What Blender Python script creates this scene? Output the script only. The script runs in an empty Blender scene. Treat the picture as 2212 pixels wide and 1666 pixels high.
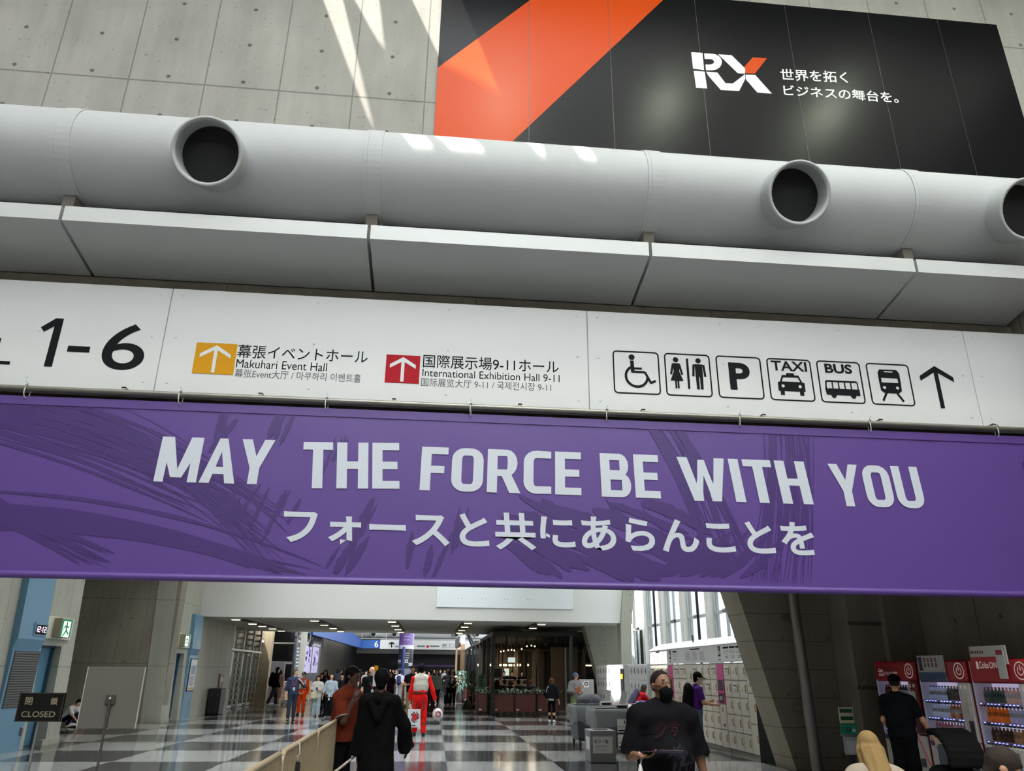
import bpy, math, random
import numpy as np
from mathutils import Vector, Matrix
from mathutils.geometry import delaunay_2d_cdt
random.seed(7)
SC = bpy.context.scene
COL = SC.collection
pi = math.pi

# ------------------------------------------------------------------ camera
FPX, PITCH, ROLL, YAW, EYE = 1610.26, math.radians(21.044), math.radians(.5772), math.radians(5.46), 1.6
cy, sy, cp, sp = math.cos(YAW), math.sin(YAW), math.cos(PITCH), math.sin(PITCH)
FWD = Vector((sy*cp, cy*cp, sp)); RGT = Vector((cy, -sy, 0)); UPV = RGT.cross(FWD)
cr, sr = math.cos(ROLL), math.sin(ROLL)
RGT, UPV = RGT*cr + UPV*sr, UPV*cr - RGT*sr
cd = bpy.data.cameras.new('camera'); cam = bpy.data.objects.new('camera', cd); COL.objects.link(cam)
cd.sensor_fit = 'HORIZONTAL'; cd.sensor_width = 36.0; cd.lens = FPX/2212*36.0; cd.clip_start = .05; cd.clip_end = 400
m = Matrix((RGT, UPV, -FWD)).transposed().to_4x4(); m.translation = (0, 0, EYE)
cam.matrix_world = m
SC.camera = cam

# ------------------------------------------------------------------ light
SC.view_settings.view_transform = 'Standard'; SC.view_settings.look = 'None'
SC.view_settings.gamma = 1; SC.view_settings.use_curve_mapping = False
SC.view_settings.exposure = 0.8
w = bpy.data.worlds.new('sky'); SC.world = w; w.use_nodes = True
bg = w.node_tree.nodes['Background']; bg.inputs[0].default_value = (.90, .96, 1.0, 1); bg.inputs[1].default_value = 8.2
SUN = Vector((.39, .20, -1.0)).normalized()
sl = bpy.data.lights.new('sun', 'SUN'); so = bpy.data.objects.new('sun', sl); COL.objects.link(so)
sl.energy = 15; sl.angle = math.radians(.6); sl.color = (1, .95, .86)
so.rotation_euler = SUN.to_track_quat('-Z', 'Y').to_euler(); so.location = (-8, -4, 22)
cy_ = SC.cycles
cy_.max_bounces = 6; cy_.diffuse_bounces = 4; cy_.glossy_bounces = 3; cy_.transparent_max_bounces = 8; cy_.transmission_bounces = 3
cy_.caustics_reflective = False; cy_.caustics_refractive = False

def lamp(name, loc, energy, size, color=(1, .93, .82), kind='AREA', size_y=None, rot=(0, 0, 0)):
    l = bpy.data.lights.new(name, kind); o = bpy.data.objects.new(name, l); COL.objects.link(o)
    l.energy = energy; l.color = color; o.location = loc; o.rotation_euler = rot
    if kind == 'AREA':
        l.size = size
        if size_y: l.shape = 'RECTANGLE'; l.size_y = size_y
    else: l.shadow_soft_size = size
    return o

# ------------------------------------------------------------------ helpers
def ray(x, y): return FWD*FPX + RGT*(x-1106) - UPV*(y-833)
def at(x, y, X=None, Y=None, Z=None):
    d = ray(x, y)
    t = (Z-EYE)/d.z if Z is not None else Y/d.y if Y is not None else X/d.x
    return Vector((0, 0, EYE)) + d*t
def srgb(*c):
    if len(c) == 1: c = (c[0],)*3
    return tuple(((v/255)/12.92 if v/255 <= .04045 else ((v/255+.055)/1.055)**2.4) for v in c)

def tag(o, label=None, cat=None, group=None, kind=None):
    if label: o['label'] = label
    if cat: o['category'] = cat
    if group: o['group'] = group
    if kind: o['kind'] = kind
    return o
def thing(name, label, cat, loc=(0, 0, 0), rz=0, group=None):
    o = bpy.data.objects.new(name, None); COL.objects.link(o); o.empty_display_size = .1
    o.location = loc; o.rotation_euler = (0, 0, rz)
    return tag(o, label, cat, group)
def lmat(o): return Matrix.LocRotScale(o.location, o.rotation_euler, o.scale)
def wmat(o):
    m_ = lmat(o)
    while o.parent is not None:
        o = o.parent; m_ = lmat(o) @ m_
    return m_

class MB:
    """collects shapes, then links them as one mesh object"""
    def __init__(s): s.v = []; s.f = []; s.mi = []; s.m = 0; s.sm = []
    def add(s, vs, fs, smooth=False):
        n = len(s.v); s.v += [tuple(v) for v in vs]; s.f += [tuple(i+n for i in f) for f in fs]
        s.mi += [s.m]*len(fs); s.sm += [smooth]*len(fs); return s
    def box(s, x0, y0, z0, x1, y1, z1):
        x0, x1 = min(x0, x1), max(x0, x1); y0, y1 = min(y0, y1), max(y0, y1); z0, z1 = min(z0, z1), max(z0, z1)
        v = [(x, y, z) for z in (z0, z1) for y in (y0, y1) for x in (x0, x1)]
        return s.add(v, [(0, 2, 3, 1), (4, 5, 7, 6), (0, 1, 5, 4), (2, 6, 7, 3), (0, 4, 6, 2), (1, 3, 7, 5)])
    def obox(s, c, ux, uy, uz):
        c, ux, uy, uz = map(Vector, (c, ux, uy, uz))
        v = [c + ux*a + uy*b + uz*d for d in (-1, 1) for b in (-1, 1) for a in (-1, 1)]
        return s.add(v, [(0, 2, 3, 1), (4, 5, 7, 6), (0, 1, 5, 4), (2, 6, 7, 3), (0, 4, 6, 2), (1, 3, 7, 5)])
    def bbox(s, x0, y0, z0, x1, y1, z1, b=.01):
        """box with chamfered edges"""
        x0, x1 = min(x0, x1), max(x0, x1); y0, y1 = min(y0, y1), max(y0, y1); z0, z1 = min(z0, z1), max(z0, z1)
        b = min(b, (x1-x0)/2.1, (y1-y0)/2.1, (z1-z0)/2.1)
        lv = [(z0, b), (z0+b, 0), (z1-b, 0), (z1, b)]; vs = []
        for z, i in lv:
            a0, a1, c0, c1 = x0+i, x1-i, y0+i, y1-i; k = b if i == 0 else b*.5
            vs += [(a0+k, c0, z), (a1-k, c0, z), (a1, c0+k, z), (a1, c1-k, z), (a1-k, c1, z), (a0+k, c1, z), (a0, c1-k, z), (a0, c0+k, z)]
        fs = [tuple(reversed(range(8))), tuple(range(24, 32))]
        for l in range(3):
            for j in range(8): fs.append((l*8+j, l*8+(j+1) % 8, l*8+8+(j+1) % 8, l*8+8+j))
        return s.add(vs, fs)
    def quad(s, *p): return s.add(p, [tuple(range(len(p)))])
    def prism(s, pts, d):
        """planar polygon pts (3-D) pushed along d"""
        n = len(pts); d = Vector(d); v = [Vector(p) for p in pts]; v += [p+d for p in v]
        f = [tuple(reversed(range(n))), tuple(range(n, 2*n))] + [(i, (i+1) % n, n+(i+1) % n, n+i) for i in range(n)]
        return s.add(v, f)
    def tube(s, pts, r, n=10, cap=True, smooth=True, closed=False):
        pts = [Vector(p) for p in pts]; N = len(pts); vs = []; fs = []
        rr = r if isinstance(r, (list, tuple)) else [r]*N
        ref = None
        for i, p in enumerate(pts):
            a = pts[i-1] if (i or closed) else p; b = pts[(i+1) % N] if (i < N-1 or closed) else p
            t = (b-a).normalized()
            if ref is None: ref = t.orthogonal().normalized()
            u = (ref - t*ref.dot(t))
            u = u.normalized() if u.length > 1e-6 else t.orthogonal().normalized()
            ref = u; w_ = t.cross(u)
            for k in range(n):
                a_ = 2*pi*k/n; vs.append(p + (u*math.cos(a_)+w_*math.sin(a_))*rr[i])
        for i in range(N if closed else N-1):
            j = (i+1) % N
            for k in range(n): fs.append((i*n+k, i*n+(k+1) % n, j*n+(k+1) % n, j*n+k))
        s.add(vs, fs, smooth)
        if cap and not closed:
            s.add(vs[:n], [tuple(reversed(range(n)))]); s.add(vs[-n:], [tuple(range(n))])
        return s
    def lathe(s, c, prof, n=20, axis=(0, 0, 1), smooth=True, cap=True):
        """prof = [(r, h)...] turned about axis through c"""
        c = Vector(c); ax = Vector(axis).normalized(); u = ax.orthogonal().normalized(); w_ = ax.cross(u); vs = []; fs = []
        for r, h in prof:
            for k in range(n): vs.append(c + ax*h + (u*math.cos(2*pi*k/n)+w_*math.sin(2*pi*k/n))*r)
        for i in range(len(prof)-1):
            for k in range(n): fs.append((i*n+k, i*n+(k+1) % n, (i+1)*n+(k+1) % n, (i+1)*n+k))
        s.add(vs, fs, smooth)
        if cap:
            if prof[0][0] > 1e-5: s.add(vs[:n], [tuple(reversed(range(n)))])
            if prof[-1][0] > 1e-5: s.add(vs[-n:], [tuple(range(n))])
        return s
    def ball(s, c, r, n=14, rings=9):
        r = (r, r, r) if not isinstance(r, (tuple, list)) else r; vs = []; fs = []
        for i in range(rings+1):
            t = pi*i/rings
            for k in range(n): vs.append((c[0]+r[0]*math.sin(t)*math.cos(2*pi*k/n), c[1]+r[1]*math.sin(t)*math.sin(2*pi*k/n), c[2]-r[2]*math.cos(t)))
        for i in range(rings):
            for k in range(n): fs.append((i*n+k, i*n+(k+1) % n, (i+1)*n+(k+1) % n, (i+1)*n+k))
        return s.add(vs, fs, True)
    def grid(s, fn, nu, nv, smooth=True):
        vs = [fn(i/nu, j/nv) for j in range(nv+1) for i in range(nu+1)]
        return s.add(vs, [(j*(nu+1)+i, j*(nu+1)+i+1, (j+1)*(nu+1)+i+1, (j+1)*(nu+1)+i) for j in range(nv) for i in range(nu)], smooth)
    def build(s, name, mat, parent=None, world=False, loc=None):
        """world: coordinates are world ones and are brought into the parent's space"""
        me = bpy.data.meshes.new(name); vs = s.v
        o = bpy.data.objects.new(name, me)
        if parent is not None:
            if world:
                im = wmat(parent).inverted(); vs = [im @ Vector(v) for v in vs]
        elif loc is None and vs:
            a = np.array(vs); lo, hi = a.min(0), a.max(0); loc = ((lo[0]+hi[0])/2, (lo[1]+hi[1])/2, lo[2])
        if loc is not None:
            a = np.array([tuple(v) for v in vs])-np.array(loc); vs = a.tolist(); o.location = loc
        me.from_pydata([tuple(v) for v in vs], [], s.f)
        for mt in (mat if isinstance(mat, (list, tuple)) else [mat]): me.materials.append(mt)
        me.polygons.foreach_set('material_index', s.mi); me.polygons.foreach_set('use_smooth', s.sm)
        me.update(); COL.objects.link(o)
        if parent is not None: o.parent = parent
        return o
def struct(name, mb, mat):
    return tag(mb.build(name, mat), kind='structure')
def dup(src, loc=None, rz=None, label=None, group=None):
    def cpy(o, par):
        c = o.copy(); COL.objects.link(c); c.parent = par
        for ch in kids.get(o.name, ()): cpy(ch, c)
        return c
    kids = {}
    for o in src.children_recursive: kids.setdefault(o.parent.name, []).append(o)
    r = cpy(src, None)
    if loc is not None: r.location = loc
    if rz is not None: r.rotation_euler = (0, 0, rz)
    if label: r['label'] = label
    if group: r['group'] = group
    return r

def union2d(polys):
    """overlapping flat polygons -> one clean set of faces"""
    pts, fs = [], []
    for q in polys:
        a = sum(q[i-1][0]*q[i][1]-q[i][0]*q[i-1][1] for i in range(len(q)))
        if abs(a) < 1e-9: continue
        n = len(pts); pts += [Vector((float(x), float(y))) for x, y in (q if a > 0 else q[::-1])]; fs.append(list(range(n, len(pts))))
    vo, eo, fo, ov, oe, of = delaunay_2d_cdt(pts, [], fs, 1, 1e-6)
    return [tuple(v) for v in vo], [tuple(f) for f, src in zip(fo, of) if src]

# ------------------------------------------------------------------ materials
def mat(name, col, rough=.6, metal=0., spec=.5, emit=None, es=1., noise=0., nscale=6., bump=0., bscale=40., coat=0., alpha=1., stretch=(1, 1, 1), trans=0.):
    mt = bpy.data.materials.new(name); mt.use_nodes = True; nt = mt.node_tree; N, L = nt.nodes, nt.links
    b = N['Principled BSDF']; c = tuple(col)+(1,)
    b.inputs['Base Color'].default_value = c; b.inputs['Roughness'].default_value = rough; b.inputs['Metallic'].default_value = metal
    b.inputs['Specular IOR Level'].default_value = spec; b.inputs['Coat Weight'].default_value = coat; b.inputs['Alpha'].default_value = alpha
    b.inputs['Transmission Weight'].default_value = trans
    if emit: b.inputs['Emission Color'].default_value = tuple(emit)+(1,); b.inputs['Emission Strength'].default_value = es
    if noise or bump:
        tc = N.new('ShaderNodeTexCoord'); mp = N.new('ShaderNodeMapping'); mp.inputs['Scale'].default_value = stretch
        L.new(tc.outputs['Object'], mp.inputs['Vector'])
    if noise:
        nz = N.new('ShaderNodeTexNoise'); nz.inputs['Scale'].default_value = nscale; nz.inputs['Detail'].default_value = 5
        L.new(mp.outputs[0], nz.inputs['Vector'])
        mx = N.new('ShaderNodeMix'); mx.data_type = 'RGBA'
        mx.inputs[6].default_value = tuple(max(0, v*(1-noise)) for v in col)+(1,); mx.inputs[7].default_value = tuple(min(1, v*(1+noise)) for v in col)+(1,)
        L.new(nz.outputs['Fac'], mx.inputs[0]); L.new(mx.outputs[2], b.inputs['Base Color'])
    if bump:
        nb = N.new('ShaderNodeTexNoise'); nb.inputs['Scale'].default_value = bscale; nb.inputs['Detail'].default_value = 3
        L.new(mp.outputs[0], nb.inputs['Vector'])
        bp = N.new('ShaderNodeBump'); bp.inputs['Strength'].default_value = bump; bp.inputs['Distance'].default_value = .02
        L.new(nb.outputs['Fac'], bp.inputs['Height']); L.new(bp.outputs[0], b.inputs['Normal'])
    return mt
def math_(N, L, op, a, b=None):
    n = N.new('ShaderNodeMath'); n.operation = op
    for i, v in enumerate((a, b)):
        if v is None: continue
        if isinstance(v, (int, float)): n.inputs[i].default_value = v
        else: L.new(v, n.inputs[i])
    return n.outputs[0]
def concrete(name, col, axes='XZ', jw=1.19, jh=2.4, ou=0., ov=0., hw=.6, hh=.6, hou=.3, hov=.3, line=.012, streak=.25, rough=.8, hs=.55):
    """board-marked concrete in world-sized object space: form joints, tie holes, stains, pits"""
    mt = bpy.data.materials.new(name); mt.use_nodes = True; nt = mt.node_tree; N, L = nt.nodes, nt.links
    b = N['Principled BSDF']; b.inputs['Roughness'].default_value = rough; b.inputs['Specular IOR Level'].default_value = .3
    g = N.new('ShaderNodeNewGeometry'); sx = N.new('ShaderNodeSeparateXYZ'); L.new(g.outputs['Position'], sx.inputs[0])
    u, v = sx.outputs['XYZ'.index(axes[0])], sx.outputs['XYZ'.index(axes[1])]
    def edge(c, o, p, wd):
        f = math_(N, L, 'FRACT', math_(N, L, 'DIVIDE', math_(N, L, 'SUBTRACT', c, o), p))
        d = math_(N, L, 'MULTIPLY', math_(N, L, 'SUBTRACT', .5, math_(N, L, 'ABSOLUTE', math_(N, L, 'SUBTRACT', f, .5))), p)
        return d, math_(N, L, 'LESS_THAN', d, wd)
    _, lu = edge(u, ou, jw, line*.5); _, lv = edge(v, ov, jh, line*.7)
    lines = math_(N, L, 'MAXIMUM', lu, lv)
    du, _ = edge(u, hou, hw, 1); dv, _ = edge(v, hov, hh, 1)
    d2 = math_(N, L, 'SQRT', math_(N, L, 'ADD', math_(N, L, 'POWER', du, 2.), math_(N, L, 'POWER', dv, 2.)))
    hole = math_(N, L, 'LESS_THAN', d2, .030); ring = math_(N, L, 'LESS_THAN', d2, .044)
    mp = N.new('ShaderNodeMapping'); L.new(g.outputs['Position'], mp.inputs[0]); mp.inputs['Scale'].default_value = (1, 1, .16)
    n1 = N.new('ShaderNodeTexNoise'); n1.inputs['Scale'].default_value = 2.6; n1.inputs['Detail'].default_value = 7; n1.inputs['Roughness'].default_value = .65; L.new(mp.outputs[0], n1.inputs['Vector'])
    n2 = N.new('ShaderNodeTexNoise'); n2.inputs['Scale'].default_value = .9; n2.inputs['Detail'].default_value = 6; L.new(g.outputs['Position'], n2.inputs['Vector'])
    n3 = N.new('ShaderNodeTexNoise'); n3.inputs['Scale'].default_value = 17; n3.inputs['Detail'].default_value = 4; L.new(g.outputs['Position'], n3.inputs['Vector'])
    pit = math_(N, L, 'GREATER_THAN', n3.outputs['Fac'], .675)
    s = math_(N, L, 'ADD', math_(N, L, 'MULTIPLY', math_(N, L, 'SUBTRACT', n1.outputs['Fac'], .5), streak*2.2), math_(N, L, 'MULTIPLY', math_(N, L, 'SUBTRACT', n2.outputs['Fac'], .5), streak*1.6))
    k = math_(N, L, 'ADD', s, 1.0)
    k = math_(N, L, 'MULTIPLY', k, math_(N, L, 'SUBTRACT', 1.0, math_(N, L, 'MULTIPLY', lines, .45)))
    k = math_(N, L, 'MULTIPLY', k, math_(N, L, 'SUBTRACT', 1.0, math_(N, L, 'MULTIPLY', hole, hs)))
    k = math_(N, L, 'MULTIPLY', k, math_(N, L, 'SUBTRACT', 1.0, math_(N, L, 'MULTIPLY', math_(N, L, 'SUBTRACT', ring, hole), .2)))
    k = math_(N, L, 'MULTIPLY', k, math_(N, L, 'SUBTRACT', 1.0, math_(N, L, 'MULTIPLY', pit, .3)))
    vm = N.new('ShaderNodeVectorMath'); vm.operation = 'SCALE'; vm.inputs[0].default_value = col; L.new(k, vm.inputs['Scale'])
    L.new(vm.outputs[0], b.inputs['Base Color'])
    bp = N.new('ShaderNodeBump'); bp.inputs['Strength'].default_value = .5; bp.inputs['Distance'].default_value = .02
    L.new(math_(N, L, 'SUBTRACT', math_(N, L, 'MULTIPLY', n3.outputs['Fac'], .25), math_(N, L, 'MAXIMUM', lines, hole)), bp.inputs['Height'])
    L.new(bp.outputs[0], b.inputs['Normal'])
    return mt

# ------------------------------------------------------------------ lettering
_tc = {}
def text_mesh(body, bold=0., spacing=1.):
    key = (body, bold, spacing)
    if key in _tc: return _tc[key]
    cu = bpy.data.curves.new('lettering', 'FONT'); cu.body = body; cu.offset = bold; cu.space_character = spacing
    cu.resolution_u = 10 if len(body) < 3 else 5
    o = bpy.data.objects.new('lettering', cu); COL.objects.link(o)
    dg = bpy.context.evaluated_depsgraph_get(); me = bpy.data.meshes.new_from_object(o.evaluated_get(dg))
    v = np.array([p.co[:2] for p in me.vertices]) if len(me.vertices) else np.zeros((1, 2)); f = [tuple(p.vertices) for p in me.polygons]
    lo, hi = v.min(0), v.max(0); v = (v-lo)/np.maximum(hi-lo, 1e-6)
    ar = float((hi-lo)[0]/max((hi-lo)[1], 1e-6))
    bpy.data.objects.remove(o); bpy.data.curves.remove(cu); bpy.data.meshes.remove(me)
    _tc[key] = (v, f, ar); return _tc[key]
def write(mb, body, o, u, v, bold=0., slant=0., spacing=1.):
    """lettering whose ink fills the parallelogram at o spanned by u (width) and v (height)"""
    o, u, v = Vector(o), Vector(u), Vector(v); p, f, ar = text_mesh(body, bold, spacing)
    if u.length < 1e-9: pass
    mb.add([o + u*float(a + slant*b) + v*float(b) for a, b in p], f); return mb
def writeh(mb, body, o, u, v, h, w=None, **k):
    """lettering of ink height h along unit vectors u, v"""
    p, f, ar = text_mesh(body, k.get('bold', 0.), k.get('spacing', 1.))
    return write(mb, body, o, Vector(u)*(w or h*ar), Vector(v)*h, **k)
# ================================================================== the setting
M = dict(
    wall_u=concrete('concrete upper wall', srgb(150, 147, 141), 'XZ', 1.19, 2.4, -.56, 10.5, 1.19, .79, -1.15, .35, line=.022, streak=.26, hs=.7),
    beam=concrete('concrete beam', srgb(140, 132, 120), 'XZ', 3.6, 50, .4, 0, 1.8, 9, .2, 3, streak=.3),
    wall_l=concrete('concrete left wall', srgb(174, 174, 164), 'YZ', .95, 2.05, .3, 1.68, .95, 1.34, .55, .5, streak=.2, hs=.3),
    wall_p=concrete('concrete pier', srgb(172, 172, 163), 'YZ', .9, 2.05, .3, 1.62, .9, 1.0, .75, .6, streak=.25, hs=.3),
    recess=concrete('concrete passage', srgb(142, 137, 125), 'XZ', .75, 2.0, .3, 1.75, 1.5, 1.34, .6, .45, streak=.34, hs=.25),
    wall_r=concrete('concrete right wall', srgb(150, 143, 134), 'YZ', 2.35, 60, .3, 9, 1.1, 1.1, .5, .3, line=.03, streak=.3),
    fin=concrete('concrete fin', srgb(152, 145, 132), 'XZ', 9, .5, 4, .2, .9, 1.0, .3, .25, streak=.2, hs=.35),
    fin_l=concrete('concrete fin far', srgb(160, 160, 148), 'XZ', 9, 9, 4, 1.2, .6, .6, .3, .25, streak=.15, hs=.25),
)
MT = {}
def simple(n, *c, **k):
    if n not in MT: MT[n] = mat(n, srgb(*c), **k)
    return MT[n]
white_paint = simple('white paint', 225, 225, 222, rough=.55)
bulk_white = simple('bulkhead white', 212, 212, 209, rough=.6, noise=.02, nscale=1)
ceil_white = simple('ceiling white', 205, 203, 196, rough=.7)
dark = simple('near black', 18, 18, 20, rough=.6)
black_metal = simple('black metal', 28, 28, 31, rough=.45)
steel = simple('steel', 150, 152, 152, rough=.35, metal=.8)
sign_white = simple('sign white', 202, 202, 201, rough=.42, noise=.015, nscale=2)
ink = simple('sign ink', 14, 15, 19, rough=.6, spec=.12)

def floor_mat():
    mt = bpy.data.materials.new('polished floor tiles'); mt.use_nodes = True; nt = mt.node_tree; N, L = nt.nodes, nt.links
    b = N['Principled BSDF']; b.inputs['Specular IOR Level'].default_value = .62
    g = N.new('ShaderNodeNewGeometry'); s = N.new('ShaderNodeSeparateXYZ'); L.new(g.outputs['Position'], s.inputs[0])
    U = math_(N, L, 'DIVIDE', math_(N, L, 'SUBTRACT', s.outputs[0], .33), 2.04); V = math_(N, L, 'DIVIDE', math_(N, L, 'SUBTRACT', s.outputs[1], 15.87), 2.085)
    ck = math_(N, L, 'MODULO', math_(N, L, 'ADD', math_(N, L, 'ADD', math_(N, L, 'FLOOR', U), math_(N, L, 'FLOOR', V)), 200.), 2.)
    def ln(c):
        f = math_(N, L, 'FRACT', math_(N, L, 'MULTIPLY', c, 4.)); return math_(N, L, 'LESS_THAN', math_(N, L, 'SUBTRACT', .5, math_(N, L, 'ABSOLUTE', math_(N, L, 'SUBTRACT', f, .5))), .008)
    joint = math_(N, L, 'MAXIMUM', ln(U), ln(V))
    wn = N.new('ShaderNodeTexWhiteNoise'); cb = N.new('ShaderNodeCombineXYZ')
    L.new(math_(N, L, 'FLOOR', math_(N, L, 'MULTIPLY', U, 4.)), cb.inputs[0]); L.new(math_(N, L, 'FLOOR', math_(N, L, 'MULTIPLY', V, 4.)), cb.inputs[1]); L.new(cb.outputs[0], wn.inputs[0])
    nz = N.new('ShaderNodeTexNoise'); nz.inputs['Scale'].default_value = 3; nz.inputs['Detail'].default_value = 8; L.new(g.outputs['Position'], nz.inputs['Vector'])
    mx = N.new('ShaderNodeMix'); mx.data_type = 'RGBA'; L.new(ck, mx.inputs[0]); mx.inputs[6].default_value = srgb(64, 66, 69)+(1,); mx.inputs[7].default_value = srgb(160, 161, 160)+(1,)
    k = math_(N, L, 'ADD', .87, math_(N, L, 'ADD', math_(N, L, 'MULTIPLY', wn.outputs[0], .08), math_(N, L, 'MULTIPLY', nz.outputs['Fac'], .18)))
    k = math_(N, L, 'MULTIPLY', k, math_(N, L, 'SUBTRACT', 1., math_(N, L, 'MULTIPLY', joint, .35)))
    vm = N.new('ShaderNodeVectorMath'); vm.operation = 'SCALE'; L.new(mx.outputs[2], vm.inputs[0]); L.new(k, vm.inputs['Scale']); L.new(vm.outputs[0], b.inputs['Base Color'])
    L.new(math_(N, L, 'ADD', .06, math_(N, L, 'MULTIPLY', nz.outputs['Fac'], .10)), b.inputs['Roughness'])
    return mt
FLOOR = floor_mat()
struct('floor', MB().box(-16, -30, -.3, 9.2, 100, 0), FLOOR)
struct('trim_1', MB().box(-8.4, 19.79, -.05, 6.4, 19.86, .003), simple('joint strip', 120, 120, 122, rough=.3, metal=.7))
struct('ground', MB().box(9.2, -30, -.4, 60, 100, -.1), simple('outside paving', 190, 188, 182, rough=.9, noise=.1))

# upper cross wall with the beam below it
WY = 10.05
struct('wall_front', MB().box(-9.6, WY, 6.8, 14.2, WY+.9, 16.0), M['wall_u'])
struct('trim_2', MB().box(-8.9, 9.9, 4.9, 8.9, 10.95, 6.8).box(-8.9, 9.8, 2.75, 8.9, 10.95, 4.9), M['beam'])
# roof over the forecourt: an unseen slab, its slots shaped to cast sun streaks on wall and duct
def roof(name, x0, y0, x1, y1, z, polys, matl, th=.25):
    """slab with openings; polys = world polygons that the sun must reach"""
    holes = []
    for pl in polys:
        h = []
        for p in pl:
            t = (z-p.z)/(-SUN.z); q = p - SUN*t; h.append((q.x, q.y))
        holes.append(h)
    pts = [Vector((x0, y0)), Vector((x1, y0)), Vector((x1, y1)), Vector((x0, y1))]; ed = [(0, 1), (1, 2), (2, 3), (3, 0)]
    for h in holes:
        n = len(pts); pts += [Vector(q) for q in h]; ed += [(n+i, n+(i+1) % len(h)) for i in range(len(h))]
    vo, eo, fo, *_ = delaunay_2d_cdt(pts, ed, [], 1, 1e-5)
    def inside(c, h):
        r = False
        for i in range(len(h)):
            (xa, ya), (xb, yb) = h[i], h[i-1]
            if (ya > c[1]) != (yb > c[1]) and c[0] < (xb-xa)*(c[1]-ya)/(yb-ya)+xa: r = not r
        return r
    mb = MB()
    for f in fo:
        c = sum((vo[i] for i in f), Vector((0, 0)))/len(f)
        if any(inside(c, h) for h in holes): continue
        mb.prism([(vo[i].x, vo[i].y, z) for i in f], (0, 0, th))
    return struct(name, mb, matl)
A = lambda x, y: at(x, y, Y=WY-.03)
def B(x, y):      # where a sight line meets the duct's front
    d = ray(x, y); o = Vector((0, 0, EYE)); a = d.y**2+d.z**2; oy, oz = o.y-9.3, o.z-8.36; b = oy*d.y+oz*d.z; c = oy*oy+oz*oz-.66**2
    q = b*b-a*c; return o + d*((-b-math.sqrt(max(q, 0)))/a)
sun_polys = [[A(676, -30), A(732, -30), A(806, 278), A(788, 270)], [A(738, -30), A(812, -30), A(828, 118), A(806, 92)],
             [A(866, -30), A(985, -30), A(1092, 232), A(958, 165)],
             [B(850, 282), B(905, 284), B(945, 342), B(885, 340)], [B(918, 286), B(1008, 292), B(1060, 352), B(968, 346)],
             [B(1120, 300), B(1165, 303), B(1186, 362), B(1158, 352)], [B(1228, 313), B(1262, 316), B(1300, 372), B(1252, 362)]]
roof('ceiling_1', -9.6, 6.6, 14.2, 10.95, 16, sun_polys, simple('roof grey', 150, 150, 148, rough=.8))
louvre = simple('roof louvre', 205, 205, 202, rough=.8)  # for unseen slats added overhead to stop the sun but pass sky light
def skylight(name, x0, y0, x1, y1, z, pitch=.24, h=.66):
    """unseen open roof light under deep slats that keep direct sun out"""
    mb = MB(); x = x0
    while x <= x1: mb.box(x-.015, y0, z, x+.015, y1, z+h); x += pitch
    y = y0
    while y <= y1+.01: mb.box(x0, y-.05, z, x1, y+.05, z+h); y += (y1-y0)/max(1, round((y1-y0)/4))
    return struct(name, mb, louvre)
skylight('ceiling_7', -9.6, -12, 14.2, 6.6, 16)
struct('wall_back', MB().box(-12, -12.4, 0, 14.4, -12, 14.2), simple('back wall', 120, 118, 114, rough=.8))  # unseen, added behind the camera; its height limits the frontal light
struct('wall_left_upper', MB().box(-9.9, -12, 9, -9.6, 10.95, 17), M['wall_u'])  # unseen upper side walls, added to shut out sky from the sides
struct('wall_right_upper', MB().box(14.2, -12, 0, 14.5, 10.95, 17), M['wall_u'])
C_ = lambda x, y: at(x, y, X=6.5)
sun_polys2 = [[C_(1404, 1400), C_(1440, 1396), C_(1442, 1462), C_(1405, 1458)], [C_(1322, 1440), C_(1352, 1438), C_(1350, 1540), C_(1322, 1545)],
              [at(1222, 1556, Z=0), at(1246, 1556, Z=0), at(1254, 1566, Z=0), at(1230, 1566, Z=0)]]
roof('ceiling_2', 2.6, 10.95, 5.6, 29.6, 9.0, sun_polys2, ceil_white)  # unseen slab; openings shaped to drop sun patches on lockers and floor
skylight('ceiling_10', 5.6, 10.95, 8.7, 29.6, 9.0)
skylight('ceiling_8', -6.6, 10.95, 2.6, 29.6, 9.0)
struct('ceiling_12', MB().box(-9.2, 10.95, 9.0, -6.6, 29.6, 9.25), ceil_white)
struct('ceiling_9', MB().box(-16, 19, 5.2, -8.6, 27.2, 5.4), ceil_white)

# left side: piers, side passage
LX = -8.45
def lean(mb_pts, z): return mb_pts
def wallseg(mb, y0, y1, z0=0, z1=9): mb.prism([(LX-.039*z0, y0, z0), (LX-.039*z0, y1, z0), (LX-.039*z1, y1, z1), (LX-.039*z1, y0, z1)], (-.6, 0, 0)); return mb
mb = MB(); wallseg(mb, -12, 18.18); wallseg(mb, 19.12, 19.75); wallseg(mb, 18.18, 19.12, 2.06); struct('wall_left', mb, M['wall_p'])
mb = MB(); wallseg(mb, 26.6, 27.40); wallseg(mb, 28.24, 34.6); wallseg(mb, 27.40, 28.24, 2.09); struct('wall_left_far', mb, M['wall_l'])
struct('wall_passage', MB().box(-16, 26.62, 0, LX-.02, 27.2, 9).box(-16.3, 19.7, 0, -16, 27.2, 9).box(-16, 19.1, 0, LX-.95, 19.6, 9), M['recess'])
struct('wall_passage_upper', MB().box(LX-.9, 19.75, 5.4, LX-.25, 26.62, 9), M['wall_p'])  # unseen, added to stop sun leaking in over the passage ceiling
struct('baseboard_left', MB().box(LX-.1, 18.93, 0, LX+.025, 19.76, .12).box(LX-.1, 26.58, 0, LX+.025, 27.38, .12), M['wall_l'])
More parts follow.
